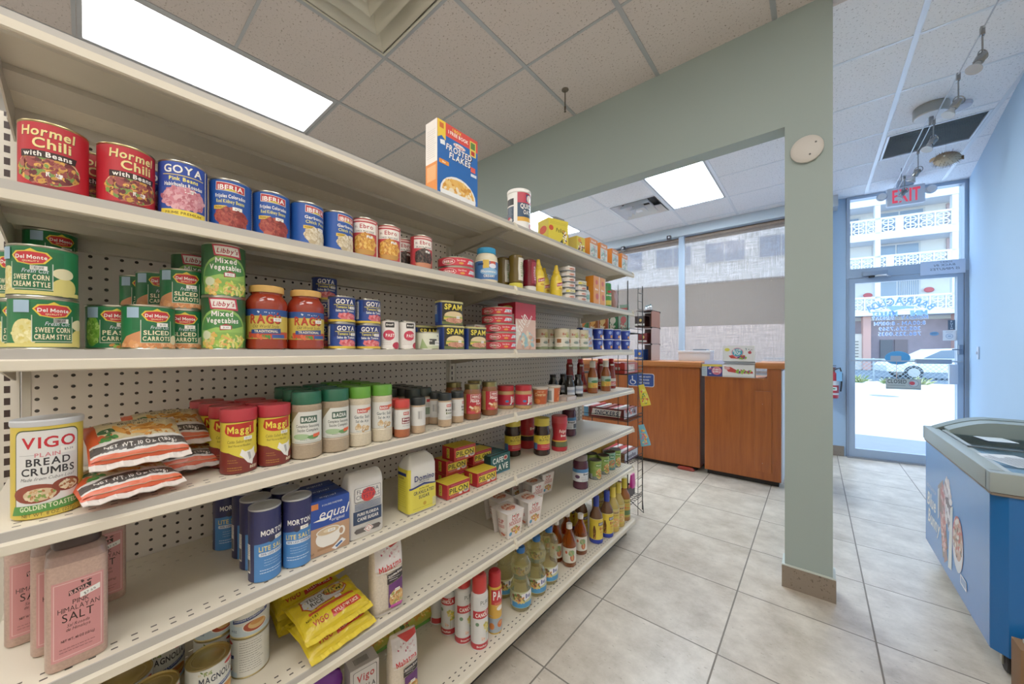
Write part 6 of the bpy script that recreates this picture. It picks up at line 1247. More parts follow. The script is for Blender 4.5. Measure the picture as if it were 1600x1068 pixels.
for i, (x, z, w_, h_, cl) in enumerate(((-.06, .0, .1, .12, '2b55a8'), (-.02, .19, .1, .11, '6a1820'), (-.05, .375, .11, .12, '2c1816'))):
    t_ = thing('small_carton', 'small %s carton inside the storage cube stack, %s cube' % (('blue', 'dark red', 'dark brown')[i], ('lowest', 'middle', 'top')[i]), 'box', (-1.46+x, 4.1, 1.119+z+.0045))
    link('carton', MB().box(-w_/2, w_/2, -.08, .08, 0, h_, mat(cl, .4), .002).mesh('carton'), t_)
    link('front_print', lab('front_print', (lambda u, v, o: (u, -.08-o, v), None), [R(-w_*500, h_*1000*.1, w_*500, h_*1000*.28, 'c9c4c0'), E(10, h_*600, 14, 16, 'd0b060')]), t_)
for i in range(3):
    t_ = thing('bottle_of_spray', ['small clear topped bottle on the storage cubes, farthest back', 'small clear topped bottle on the storage cubes, middle', 'small clear topped bottle on the storage cubes, in front'][i], 'bottle', (-1.5+.045*i, 4.2-.06*i, 1.119+.56), group='small bottles on the storage cubes')
    link('bottle_body', MB().lathe([(0, 0), (16, 0), (17, 2), (17, 40), (8, 52), (8, 58), (0, 58)], mat('b8c2c8', .2), 14).mesh('bottle_body', 30), t_); link('cap', MB().lathe([(0, 57), (9, 57), (9, 70), (0, 71)], mat('4a6a70', .4), 12).mesh('cap', 30), t_)
link('top_shelf', MB().box(-.09, .086, -.14, .14, .555, .559, mat('55302a', .5)).mesh('top_shelf'), cu)
rp_ = thing('red_snack_packet', 'small red packet lying under the counter edge on the floor', 'packet', (-1.05, 4.0, .0))
link('pouch', MB().loft([(.0, .08, .02, 4), (.012, .085, .024, 4), (.03, .07, .018, 3), (.034, .04, .01, 3)], mat('8a2a1c', .35), 20).mesh('pouch', 40), rp_); rp_.location = (-1.02, 3.995, .0005)

# ------------------------------------------------------------------ wire candy rack
WIRE = mat('141414', .35, .6)
rk = thing('wire_candy_rack', 'black wire candy rack standing at the end of the shelving', 'rack', (-1.2, 2.57, 0))
def wires(name, segs, r=.0028): 
    b = MB()
    for s_ in segs: b.tube(s_, r, WIRE, 5)
    return at_child(name, b, rk, 60)
X0, X1, Y0, Y1 = -1.42, -1.0, 2.44, 2.72
for x in (X0, X1):
    for y in (Y0, Y1): wires('post', [[(x, y, .03), (x, y, 1.72)]], .0042)
wires('side_panel', [[(X1, 2.63, .02), (X1, 2.63, 1.7)], [(X1-.07, Y0, .05), (X1-.07, Y0, 1.7)]] + [[(X1, 2.63, .1+.06*i), (X1, Y1, .1+.06*i)] for i in range(27)], .0024)
wires('foot', [[(X1, Y1, .1), (X1+.005, Y1+.01, .004), (X1-.06, Y1-.1, .12)], [(X0, Y1, .1), (X0, Y1+.01, .004)], [(X0, Y0, .1), (X0, Y0, .004)], [(X1, Y0, .1), (X1, Y0, .004)]], .004)
RZ = (.14, .43, .735, 1.065, 1.36)
for z in RZ:
    wires('wire_shelf', [[(X0, Y0, z), (X1, Y0, z), (X1, Y1, z), (X0, Y1, z), (X0, Y0, z)], [(X0, Y0, z+.03), (X1, Y0, z+.03), (X1, Y1, z+.03)]] + [[(X0, Y0+.036*i, z), (X1, Y0+.036*i, z)] for i in range(1, 8)], .0026)
def cbox(nm, lb, x0, x1, y0, y1, z, h_, col, fe, se, grp=None, opened=True):
    t_ = thing(nm, lb, 'candy box', ((x0+x1)/2, (y0+y1)/2, z+.0032), group=grp); a, b = (x1-x0)/2, (y1-y0)/2; m = mat(col, .45)
    k_ = MB().box(-a, a, -b, b, 0, .003, m)
    for q in ((-a, a, -b, -b+.002), (-a, a, b-.002, b), (-a, -a+.002, -b+.002, b-.002), (a-.002, a, -b+.002, b-.002)): k_.box(*q, .003, h_, m)
    k_.box(-a+.003, a-.003, -b+.003, b-.003, .004, h_*.8, mat('3a2a26', .6))
    link('carton', k_.mesh('carton'), t_)
    if fe: link('front_print', lab('front_print', (lambda u, v, o: (u, -b-o, v), None), fe), t_)
    if se: link('end_print', lab('end_print', (lambda u, v, o: (a+o, u, v), None), se), t_)
    bars = MB(); rnd = random.Random(int(x0*1000))
    for i in range(6):
        xx = -a+.02+(2*a-.04)*i/5; bars.box(xx-.015, xx+.012, -b+.006, b-.006, h_*.78, h_*(.95+.12*rnd.random()), mat(('b8242c', 'd8d4d0', '8a3a2a')[i % 3], .3), .004)
    link('candy_bars', bars.mesh('candy_bars'), t_)
cbox('candy_bar_box', 'dark red candy bar box with white-outlined lettering in the wire rack', -1.31, -1.035, 2.46, 2.7, RZ[2], .075, '5c1a1c', [R(-118, 12, 118, 66, '8a2226'), P([(-117, 15), (-107, 63), (117, 63), (107, 15)], 'e6e4e2'), T('SNICKERS', 0, 24, 30, '1c2c5c', fit=182, shear=.2)], [R(-120, 8, 120, 70, 'b8b4bc'), R(-120, 8, 120, 26, 'd8d8de'), BL(0, 50, 100, 18, 30, 14, ['8a8490', 'c9503c', 'e3e3e8', '5a4a54'], 4)])
cbox('candy_bar_box', 'pale candy box with blue edge beside the dark red candy bar box', -1.41, -1.315, 2.46, 2.7, RZ[2], .07, 'b8aea0', [R(-47, 0, 10, 70, 'a89c8c'), R(10, 0, 46, 70, '4a86b0')], [])
cbox('candy_bar_box', 'red and white candy box on the wire rack shelf above the blue sign', -1.27, -1.03, 2.46, 2.7, RZ[3], .075, 'b0302c', [R(-118, 4, 118, 72, 'b8352e'), P([(-60, 8), (-20, 68), (40, 68), (0, 8)], 'd8d0cc'), *W(60, 24, 30, 'e8e0dc', 60)], [R(-120, 4, 120, 72, 'c2524a'), R(-60, 10, 60, 66, 'd8b8b4'), *W(0, 24, 32, 'f0e6e2', 70)])
cbox('candy_bar_box', 'brown and white candy box low in the wire rack', -1.2, -1.03, 2.46, 2.7, RZ[1], .07, '5a4a40', [R(-80, 4, 80, 66, '8a6a50'), BL(0, 36, 70, 24, 24, 16, ['3a2620', 'c9a080', '7a4a34'], 3)], [R(-120, 4, 120, 66, 'cfd2da'), *W(0, 20, 30, '4a4460', 170), R(-120, 4, 120, 14, '5a3a5c')])
cbox('candy_bar_box', 'yellow candy box low in the wire rack behind the vegetable cans', -1.41, -1.21, 2.46, 2.7, RZ[1], .1, 'a8842c', [R(-98, 4, 98, 96, 'a8842a')], [])
cbox('candy_bar_box', 'dark candy box at the foot of the wire rack', -1.3, -1.05, 2.46, 2.7, RZ[0], .07, '2c2226', [R(-118, 4, 118, 62, '4a3a34')], [])
GPK = 'snack pouches on the top of the wire rack'
for i, (x, cl, c2_) in enumerate(((-1.37, '3f7a4a', 'b8602c'), (-1.29, '9a5a2c', 'd8a050'), (-1.21, 'a8502c', 'e0c080'), (-1.13, '2f7a4c', 'e0e0d4'), (-1.05, '9ac0b4', 'c96a70'))):
    t_ = thing('snack_pouch', 'small %s snack pouch standing on the top tier of the wire rack' % ('dark green', 'tan', 'rust', 'bright green', 'mint')[i], 'pouch', (x, 2.5, RZ[4]+.0035), group=GPK)
    link('pouch', MB().loft([(0, .03, .018, 4), (.01, .036, .02, 4), (.13, .036, .014, 4), (.2, .034, .003, 4)], mat(cl, .3), 20).mesh('pouch', 40), t_)
    link('front_print', lab('front_print', loft_front([(0, .03, .018, 4), (.01, .036, .02, 4), (.13, .036, .014, 4), (.2, .034, .003, 4)], 'y'), [E(0, 90, 22, 26, c2_), R(-28, 150, 28, 176, c2_), BL(0, 50, 24, 22, 12, 8, [c2_, 'e8e0d0'], 3)]), t_)
for i, (y, z, cl, cols, lb) in enumerate(((2.64, .83, 'd8c83a', ['d8a83c', 'e0e06a', 'c23a3a', '5a8a3c'], 'yellow candy bag hanging on the wire rack, upper one'), (2.64, .535, '6ab0c8', ['d8783a', 'e3c84a', '4a9ac0', 'c95a7a'], 'blue and orange candy bag hanging on the wire rack, lower one'))):
    t_ = thing('hanging_candy_bag', lb, 'candy bag', (X1+.048, y+.02, z), group=None, rz=-1.1)
    sx = [(0, .012, .034, 4), (.02, .016, .034, 4), (.07, .014, .03, 3), (.13, .008, .022, 3), (.155, .003, .02, 4)]
    link('pouch', MB().loft(sx, mat(cl, .25), 22).mesh('pouch', 40), t_, rot=(.22, 0, 0))
    link('front_print', lab('front_print', loft_front(sx), [BL(0, 64, 22, 52, 30, 9, cols, 5, .5)], base=.0006), t_, rot=(.22, 0, 0))
t_ = thing('pink_toy_packet', 'pink toy packet hanging low on the wire rack beside the marinade', 'packet', (-1.055, 2.665, .2))
link('pouch', MB().loft([(0, .012, .03, 4), (.03, .014, .036, 4), (.1, .006, .034, 4)], mat('c2308a', .3), 18).mesh('pouch', 40), t_)

# ------------------------------------------------------------------ windows with shades behind the counter
ALU = mat('9fb0c4', .35, .35); ALD = mat('8a97a8', .4, .35)
struct('trim_soffit', MB().box(-4.1, .2, 5.5, 5.7, 2.87, 2.999, wall_mat('soffit_paint', 'b9c6d2')).box(-4.1, .02, 5.6, 5.7, 2.80, 2.869, mat('5c5044', .7)))  # brown header added behind the shades so their tops look dark
struct('wall_window_sill', MB().box(-4.1, .05, 5.56, 5.7, 0, .92, ww))
wf = MB()
for x in (-4.05, -1.47, .0): wf.box(x-.035, x+.035, 5.52, 5.6, .92, 2.868, ALU)
wf.box(-4.05, 0, 5.56, 5.6, .921, .97, ALU)
o = struct('window_1', wf)
for i, (a, b) in enumerate(((-4.01, -1.51), (-1.43, -.04))):
    p_ = link('glass_pane', MB().box(a, b, 5.575, 5.581, .971, 2.8, glass_mat('window_glass_%d' % i)).mesh('glass_pane'), o)
    sh_ = thing('roller_shade', ('woven beige roller shade over the window, half hidden by the shelving', 'woven beige roller shade over the wide window behind the candy boxes')[i], 'roller shade', ((a+b)/2, 5.53, 2.84))
    link('shade_fabric', MB().box(a-(a+b)/2, b-(a+b)/2, -.0008, .0008, -1.9, 0, shade_mat()).mesh('shade_fabric'), sh_)
    link('roller_tube', MB().tube([(a-(a+b)/2, .022, -.012), (b-(a+b)/2, .022, -.012)], .012, mat('b3a592', .6), 10).mesh('roller_tube', 40), sh_)
for px_, lb in (((-2.31, 5.47, 2.83), 'small black camera on the window soffit above the shelf end'), ((-1.62, 5.47, 2.86), 'small black camera hanging on the window soffit by the mullion')):
    t_ = thing('security_camera', lb, 'camera', px_)
    link('camera_body', MB().box(-.028, .028, -.04, .02, -.03, .03, mat('1a1a22', .3), .008).mesh('camera_body', 30), t_)
    link('lens', MB().loft([(0, .012, .012, 2), (.004, .013, .013, 2), (.006, .008, .008, 2)], mat('c9ccd6', .2), 14).mesh('lens', 30, xf=Matrix.Translation((.006, -.04, 0)) @ Matrix.Rotation(PI/2, 4, 'X')), t_)
    link('mounting_arm', MB().tube([(0, .0, .03), (0, .02, .06), (0, .03, .07)], .005, mat('d0d4d8', .4), 6).mesh('mounting_arm'), t_)

# ------------------------------------------------------------------ storefront
SFA = math.atan2(.168, .925); SF0 = Vector((.276, 5.706, 0))
SFM = Matrix.Translation(SF0) @ Matrix.Rotation(SFA, 4, 'Z')
def sfobj(name, mb, par=None, sm=0): 
    o = link(name, mb if not isinstance(mb, MB) else mb.mesh(name, sm), par)
    if par is None: o.matrix_world = SFM
    return o
def sfthing(name, label, cat, x, y, z):
    p = SFM @ Vector((x, y, z)); return thing(name, label, cat, p, SFA)
o = sfobj('wall_front', MB().box(-.45, -.001, 0, .12, 0, CEIL, wb)); o['kind'] = 'structure'
o = sfobj('baseboard_front', MB().box(-.26, -.02, -.012, -.0005, 0, .115, tb)); o['kind'] = 'structure'
wd = sfobj('window_2', MB().box(0, .03, -.02, .08, 2.166, 2.999, ALU).box(.915, .955, -.02, .08, 2.166, 2.999, ALU).box(.03, .915, -.02, .08, 2.965, 2.999, ALU)); wd['kind'] = 'structure'
link('glass_pane', MB().box(.03, .915, .03, .036, 2.166, 2.965, glass_mat('transom_glass')).mesh('glass_pane'), wd)
dr = sfobj('door_1', MB().box(.0, .02, -.02, .08, 0, 2.06, ALD).box(.915, .955, -.02, .08, 0, 2.06, ALD).box(0, .955, -.02, .08, 2.06, 2.165, ALU)); dr['kind'] = 'structure'
lf = link('door_leaf', MB().box(.022, .075, -.012, .04, .012, 2.055, ALU).box(.868, .912, -.012, .04, .012, 2.055, ALU).box(.0755, .8675, -.012, .04, .012, .105, ALU).box(.0755, .8675, -.012, .04, 2.0, 2.055, ALU).mesh('door_leaf'), dr)
link('glass_pane', MB().box(.0755, .8675, .012, .018, .105, 2.0, glass_mat('door_glass')).mesh('glass_pane'), lf)
link('threshold', MB().box(0, .955, -.06, .1, .0, .011, mat('8f8f92', .4, .5)).mesh('threshold'), dr)
link('push_bar', MB().box(.555, .815, -.055, -.014, 1.09, 1.14, mat('8f98a6', .35, .5), .004).box(.04, .9, -.03, -.0135, 1.108, 1.122, mat('a8b0ba', .35, .5)).mesh('push_bar'), lf)
link('strike_box', MB().box(.8, .862, -.045, -.0135, .88, 1.085, mat('b9c2d0', .4, .3), .003).mesh('strike_box'), lf)
link('lock_lever', MB().box(.872, .905, -.03, -.0125, 1.19, 1.29, mat('7a8494', .35, .6), .003).box(.82, .89, -.045, -.031, 1.235, 1.248, mat('6a7484', .3, .7), .003).mesh('lock_lever'), lf)
link('door_closer', MB().box(.13, .33, -.075, -.021, 2.07, 2.12, mat('8f9db0', .4, .4), .005).tube([(.22, -.05, 2.066), (.3, -.13, 2.058), (.36, -.03, 2.05)], .008, mat('c9ccd2', .3, .6), 6).box(.185, .225, -.07, -.03, 2.05, 2.069, BLK).mesh('door_closer'), dr)
mir = lambda y: ((lambda u, v, o: (-u, y+o, v), None))
LET = vinyl_mat('blue_vinyl', '93bdec'); LE2 = vinyl_mat('white_vinyl', 'e8eef6'); LE3 = vinyl_mat('mid_blue_vinyl', '7a9ed0')
def decal(name, label, x, z, elems, y=.011, cat='sign', m=None):
    t = sfthing(name, label, cat, x, y, z); link('lettering', lab('lettering', m or (lambda u, v, o: (-u, -o, v), None), elems), t); return t
arc = []
for i, ch in enumerate('BARRACUDA'):
    a = (i-4)*.235
    for q, cc in ((6, LE2), (0, LET)): arc.append(T(ch, 268*math.sin(a)+q, 95*(math.cos(a*1.25))-50 + (3 if q == 7 else 0), 88 - 3*abs(i-4), cc, rot=-a*.8, w=.85))
decal('shop_name_lettering', 'arched blue shop name with a fish, reversed on the door glass', .445, 1.69, [*arc, P([(-130, 20), (-100, 2), (-20, -2), (40, -16), (60, -30), (66, -10), (110, 30), (70, 40), (0, 34), (-60, 30)], LET), P([(60, -16), (30, -36), (50, -70), (58, -40), (90, -30)], LET), *[T('MINI', -150+q, -78, 56, LET, fit=124) for q in (-4, 4)], *[T('MARKET', 120+q, -80, 56, LET, fit=204) for q in (-4, 4)]])
decal('opening_hours_lettering', 'reversed blue opening hours and phone numbers on the door glass', .445, 1.4, [*sum([[T(t_, 2, v-2, h_+8, LE2, fit=w_+8), T(t_, 0, v, h_+3, LE3, fit=w_)] for t_, v, h_, w_ in (('MONDAY - SUNDAY', 172, 36, 440), ('8:00AM - 8:00PM', 112, 36, 400), ('305.376.7569', 54, 34, 320), ('786.325.0035', -4, 34, 330))], [])])
t_ = sfthing('oval_sticker', 'blue oval sticker with a grey card behind it, in the middle of the door glass', 'sticker', .43, .011, 1.15)
link('oval_film', lab('oval_film', (lambda u, v, o: (u, -o, v), None), [E(0, 0, 102, 74, '5fa8d8', 40), E(0, 0, 96, 68, '4a9ad0', 40), RR(-56, -42, 30, 22, 8, 'a8acb4')]), t_)
t_ = sfthing('closed_sign', 'grey hanging closed sign with a red and white emblem on the door', 'sign', .47, -.004, .865)
link('sign_board', MB().box(-.137, .137, -.003, .003, -.06, .055, mat('8c9694', .5)).mesh('sign_board'), t_)
link('sign_print', lab('sign_print', (lambda u, v, o: (u, -.003-o, v), None), [R(-132, -44, 132, 50, 'a9b0aa'), T('CLOSED', -50, 4, 42, '26282c', fit=150), LN(-124, -18, 24, 1, 6, '55605e', 2.6), E(80, 8, 40, 40, '7f8c92', 30), E(80, 8, 34, 34, 'b9c0c0', 30), E(68, 10, 22, 20, 'c23a40', 24)]), t_)
link('hanging_cord', MB().tube([(-.05, .004, .055), (-.05, .008, .26)], .0025, mat('c9a08a', .5), 5).mesh('hanging_cord'), t_)
t_ = sfthing('push_sticker', 'small dark push sign by the door lock', 'sticker', .835, .0095, 1.5)
link('sticker_film', lab('sticker_film', (lambda u, v, o: (u, -o, v), None), [R(-26, -52, 26, 52, '4a5a6c'), *[T(ch, 0, 26-24*i, 18, 'c9d4e0') for i, ch in enumerate('PUSH')]]), t_)
t_ = sfthing('white_paper_notice', 'white square notice with a round emblem under the push sign', 'sticker', .82, .0095, 1.39)
link('paper', lab('paper', (lambda u, v, o: (u, -o, v), None), [R(-48, -54, 48, 54, 'e3e8f0'), E(0, -8, 28, 28, 'a8b8d0', 28), E(0, -8, 22, 22, 'd3dcea', 28), E(0, -8, 13, 9, '9ab0cc', 20), LN(-26, 40, 28, 2, 7, '8a98b0', 1.5)]), t_)
t_ = sfthing('blue_window_sticker', 'small blue sticker on the door glass beside the notice', 'sticker', .71, .0095, 1.41)
link('sticker_film', lab('sticker_film', (lambda u, v, o: (u, -o, v), None), [E(0, 0, 34, 22, '6a98c0'), LN(-24, 8, 22, 2, 9, '3a5a7a', 2)]), t_)
t_ = sfthing('paper_back_soon_note', 'handwritten white paper note taped across the door transom', 'note', .765, -.022, 2.11)
link('paper_sheet', MB().box(-.17, .155, -.0012, 0, -.075, .07, mat('c2d2ea', .7)).mesh('paper_sheet'), t_)
link('handwriting', lab('handwriting', (lambda u, v, o: (-u, -.0013-o, v), None), [T('BACK IN', -10, 10, 22, '39435a', bold=0, shear=.2, fit=150), T('15 MINUTES', -10, -32, 24, '39435a', bold=0, shear=.2, fit=210), T('SORRY', -20, 44, 16, '39435a', bold=0, shear=.2, fit=90)]), t_)
t_ = thing('light_switch', 'white light switch on the blue wall near the door', 'light switch', (1.157, 5.33, 1.21), -math.atan2(.23, 2.35)+0)
link('switch_plate', MB().box(-.006, .0, -.036, .036, -.058, .058, mat('b5c4da', .4), .002).mesh('switch_plate'), t_); link('toggle', MB().box(-.016, -.006, -.006, .006, -.012, .012, mat('c9d4e6', .4), .001).mesh('toggle'), t_)
t_ = sfthing('fire_extinguisher', 'red fire extinguisher with blue tag hanging on the wall left of the door', 'fire extinguisher', -.135, -.075, .68)
link('cylinder', MB().lathe([(0, 0), (48, 0), (52, 6), (52, 250), (46, 280), (22, 298), (20, 306), (0, 306)], mat('b3303c', .3), 24).mesh('cylinder', 30), t_)
link('valve', MB().box(-.018, .018, -.018, .018, .305, .345, mat('7a5a50', .35, .6), .004).box(-.07, .03, -.012, .012, .345, .355, mat('6a3030', .4), .003).box(-.06, .03, -.012, .012, .37, .378, mat('4a4a50', .4), .003).mesh('valve'), t_)
link('hose', MB().tube([(.02, 0, .33), (.06, -.02, .35), (.075, -.03, .28), (.07, -.03, .15), (.065, -.02, .08)], .008, mat('20242c', .5), 8).mesh('hose', 60), t_)
link('hang_tag', MB().box(.02, .07, -.06, -.058, .2, .31, mat('7ab4e0', .5)).mesh('hang_tag'), t_)
link('label_band', lab('label_band', cyl(.0525), [R(-80, 40, 80, 200, 'c9d0d4'), R(-80, 60, 80, 150, 'b8303c'), RR(-30, 90, 30, 130, 8, 'e3e6e8'), E(0, 110, 16, 8, '4a8a5a')]), t_).rotation_euler = (0, 0, -PI/2)

# ------------------------------------------------------------------ ceiling fittings
CHR = mat('8f9296', .22, .9)
tl = thing('track_light', 'silver cable track light with five small spots along the front ceiling', 'track light', (.64, 4.0, CEIL))
link('rail', MB().tube([(.012, -1.4, -.14), (.0, -.2, -.14), (.0, 1.25, -.14)], .0035, mat('b8c0ca', .3, .6), 6).tube([(-.035, -.2, -.14), (-.035, 1.25, -.14)], .0035, mat('b8c0ca', .3, .6), 6).tube([(.0, 1.1, -.14), (.0, 1.1, 0)], .004, CHR, 6).mesh('rail', 60), tl)
cn = link('canopy', MB().loft([(-.075, .085, .085, 2), (-.07, .09, .09, 2), (-.008, .09, .09, 2), (0, .086, .086, 2)], mat('9a9c98', .3, .8), 32, .0, -.06).loft([(-.078, .08, .08, 2), (-.0755, .084, .084, 2)], mat('d6dce4', .4), 32, .0, -.06).box(-.01, .012, -.075, -.05, -.145, -.08, CHR, .003).mesh('canopy', 30), tl)
for i, (y, az, drop) in enumerate(((-1.08, .7, .1), (-.68, .3, .12), (-.14, .6, .1), (.36, -.5, .13), (.94, .4, .1))):
    sp_ = link('spot_lamp', MB().box(-.008, .008, -.01, .01, -.175, -.13, CHR, .002).tube([(0, 0, -.17), (0, 0, -.17-drop)], .0035, CHR, 6).mesh('spot_lamp', 40), tl, (.006 if i < 2 else 0, y, 0))
    M_ = Matrix.Translation((0, 0, -.175-drop)) @ Matrix.Rotation(az, 4, 'Z') @ Matrix.Rotation(.55, 4, 'Y')
    b = MB(); b.loft([(-.045, .017, .017, 2), (-.04, .02, .02, 2), (.0, .02, .02, 2), (.01, .014, .014, 2)], CHR, 16); b.tube([(.025*math.cos(q), 0, .005+.025*math.sin(q)) for q in [2*PI*j/14 for j in range(15)]], .003, CHR, 5)
    link('lamp_head', b.mesh('lamp_head', 40, xf=M_), sp_)
    link('bulb', MB().loft([(-.085, .03, .03, 2), (-.082, .031, .031, 2), (-.06, .018, .018, 2), (-.045, .012, .012, 2)], mat('c2ccd8', .15, .3), 18).mesh('bulb', 40, xf=M_), sp_)
ex = thing('exit_sign', 'exit sign with red letters and two emergency lamp heads near the door', 'exit sign', (.715, 5.5, 2.84), .14)
link('sign_housing', MB().box(-.14, .14, -.025, .02, -.095, .095, mat('cfdaea', .4), .012, 3).mesh('sign_housing', 30), ex)
link('ceiling_mount', MB().box(-.06, .06, -.03, .03, .1, .159, mat('a8b8cc', .4), .005).mesh('ceiling_mount', 30), ex)
link('exit_lettering', lab('exit_lettering', (lambda u, v, o: (u, -.0255-o, v), None), [T('EXIT', 0, -68, 136, mat('d83a50', .4, emit=.6), fit=200), T('EXIT', 3, -68, 136, mat('d83a50', .4, emit=.6), fit=200)]), ex)
for sx_ in (-1, 1):
    lh = link('emergency_lamp', MB().loft([(0, .03, .03, 2), (.012, .042, .042, 2), (.03, .042, .042, 2), (.045, .03, .03, 2)], mat('aebdd2', .4), 22).mesh('emergency_lamp', 30, xf=Matrix.Translation((sx_*.178, -.0, .02)) @ Matrix.Rotation(PI/2, 4, 'X')), ex)
    link('lens', MB().loft([(0, .034, .034, 2), (.004, .03, .03, 2)], mat('dfe6ee', .15), 20).mesh('lens', 30, xf=Matrix.Translation((sx_*.178, -.045, .02)) @ Matrix.Rotation(PI/2, 4, 'X')), lh)
pf = thing('dried_pufferfish', 'dried spiny brown pufferfish hanging on a thread from the front ceiling', 'ornament', (.775, 4.3, 2.72), .5)
b = bmesh.new(); bmesh.ops.create_icosphere(b, subdivisions=3, radius=1)
for v in b.verts: v.co = Vector((v.co.x*.078*(1+.12*v.co.x), v.co.y*.062, v.co.z*.05 - .004*(1-abs(v.co.x))))
k = NT('pufferfish_skin'); v_, o_ = k.xyz(); k.l(k.mix(k.math('MULTIPLY_ADD', o_[2], 14, .5), lin('b9ad96'), lin('6a4f34')), k.b.inputs['Base Color']); k.b.inputs['Roughness'].default_value = .6
bm_ = MB().bm(b, k.m)
spn = MB(); rnd = random.Random(3)
for v in b.verts:
    if rnd.random() < .75:
        p = v.co.copy(); n = Vector((p.x/.078**2, p.y/.062**2, p.z/.05**2)).normalized(); L = .016+.01*rnd.random(); u = n.orthogonal().normalized()*.0016; w2 = n.cross(u)
        spn.add([p+u, p-u*.5+w2*.9, p-u*.5-w2*.9, p+n*L], [[0, 1, 3], [1, 2, 3], [2, 0, 3]], mat('5a4028', .5))
b.free()
bm_.loft([(-.012, .002, .02, 2), (0, .003, .026, 2), (.012, .002, .018, 2)], mat('8a7050', .6), 12, -.088, 0)
link('fish_body', bm_.mesh('fish_body', 60), pf); so = link('spines', spn.mesh('spines', 0), pf)
link('tail_fin', MB().box(.085, .115, -.001, .001, -.016, .016, mat('7a5c3c', .6)).mesh('tail_fin'), pf); link('eye', MB().loft([(-.006, .003, .003, 2), (0, .007, .007, 2), (.006, .003, .003, 2)], mat('d8d4c8', .2), 10, -.05, -.05).mesh('eye', 40), pf)
link('hanging_thread', MB().tube([(0, 0, .045), (0, 0, .28)], .0008, mat('8a929c', .5), 4).mesh('hanging_thread'), pf)
sd = thing('smoke_detector', 'round white smoke detector on the sage column', 'smoke detector', (-.032, 2.369, 2.256))
link('detector_housing', MB().loft([(0, .064, .064, 2), (.006, .066, .066, 2), (.016, .066, .066, 2), (.02, .06, .06, 2), (.024, .05, .05, 2)], mat('c9c4bc', .45), 40).mesh('detector_housing', 30, xf=Matrix.Rotation(PI/2, 4, 'X')), sd)
link('indicator', MB().loft([(0, .005, .005, 2), (.002, .004, .004, 2)], mat('4a4a48', .4), 12).mesh('indicator', 30, xf=Matrix.Translation((.035, -.0235, .02)) @ Matrix.Rotation(PI/2, 4, 'X')), sd)
link('test_button', MB().loft([(0, .005, .005, 2), (.002, .004, .004, 2)], mat('4a4a48', .4), 12).mesh('test_button', 30, xf=Matrix.Translation((.012, -.0235, -.034)) @ Matrix.Rotation(PI/2, 4, 'X')), sd)
s2 = thing('smoke_detector', 'small round detector flat on the front ceiling beside the track canopy', 'smoke detector', (.8, 4.05, CEIL))
link('detector_housing', MB().loft([(-.03, .03, .03, 2), (-.024, .05, .05, 2), (-.008, .056, .056, 2), (0, .054, .054, 2)], mat('b3bcd0', .5), 30).mesh('detector_housing', 30), s2)
spk = thing('fire_sprinkler', 'thin pendant fire sprinkler dropping from the shop ceiling before the header wall', 'sprinkler', (-1.295, 2.095, CEIL))
link('escutcheon', MB().loft([(-.008, .018, .018, 2), (-.004, .024, .024, 2), (0, .024, .024, 2)], mat('6a6258', .4, .6), 20).mesh('escutcheon', 30), spk)
link('drop_pipe', MB().tube([(0, 0, -.006), (0, 0, -.115)], .004, mat('5c554c', .4, .6), 8).mesh('drop_pipe', 40), spk)
link('sprinkler_head', MB().loft([(-.15, .008, .008, 2), (-.148, .008, .008, 2), (-.146, .003, .003, 2), (-.135, .006, .006, 2), (-.115, .007, .007, 2)], mat('5c554c', .4, .6), 12).mesh('sprinkler_head', 30), spk)

# ------------------------------------------------------------------ ice cream freezer
fz = thing('ice_cream_freezer', 'blue ice cream chest freezer with grey rim and glass sliding lids by the right wall', 'freezer', (.72, 2.74, 0))
FXL, FXR, FYN, FYF = .513, .945, 2.2, 3.276
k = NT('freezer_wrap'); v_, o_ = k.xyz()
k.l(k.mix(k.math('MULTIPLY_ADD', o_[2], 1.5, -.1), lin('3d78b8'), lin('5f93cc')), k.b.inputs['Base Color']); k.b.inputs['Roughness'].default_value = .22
BLU = mat('1560a8', .3)
bd = MB().prism([(FXL, FYF), (FXL, FYN+.035), (FXL+.035, FYN), (FXR, FYN), (FXR, FYF)], 'z', .1, .705, BLU); at_child('cabinet', bd, fz)
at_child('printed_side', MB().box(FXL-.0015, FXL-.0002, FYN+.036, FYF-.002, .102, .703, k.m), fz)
RIM = mat('8f9a98', .4); RIM2 = mat('6e7a74', .45)
def ring(x0, x1, y0, y1, a, z0, z1, m): return MB().box(x0, x1, y0, y0+a, z0, z1, m, .006).box(x0, x1, y1-a, y1, z0, z1, m, .006).box(x0, x0+a, y0+a*.6, y1-a*.6, z0, z1, m, .006).box(x1-a, x1, y0+a*.6, y1-a*.6, z0, z1, m, .006)
at_child('top_rim', ring(FXL-.012, FXR+.012, FYN-.012, FYF+.008, .05, .706, .782, RIM), fz, 30)
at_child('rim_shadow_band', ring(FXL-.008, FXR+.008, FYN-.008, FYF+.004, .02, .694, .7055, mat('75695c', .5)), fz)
hood = []
for i in range(13):
    t0 = i/12; hood.append((FXL+.02+(FXR-FXL-.04)*t0, .783+.075*math.sin(min(1, t0*1.9)*PI/2)))
at_child('rear_hood', MB().prism(hood+[(FXR-.02, .783), ], 'y', FYF-.09, FYF+.004, RIM2), fz, 30)
at_child('hood_lip', MB().prism([(x, z-.004) for x, z in hood[1:]]+[(FXR-.02, .775), (FXL+.06, .775)], 'y', FYF-.2, FYF-.092, mat('808c88', .4)), fz, 30)
at_child('tub', MB().box(FXL+.045, FXR-.045, FYN+.045, FYF-.05, .7065, .711, mat('c6dcf0', .4)).box(FXL+.1, FXL+.115, FYN+.045, FYF-.05, .711, .722, mat('8fa4b4', .4)).box(FXL+.045, FXR-.045, 2.66, 2.675, .711, .722, mat('8fa4b4', .4)), fz)
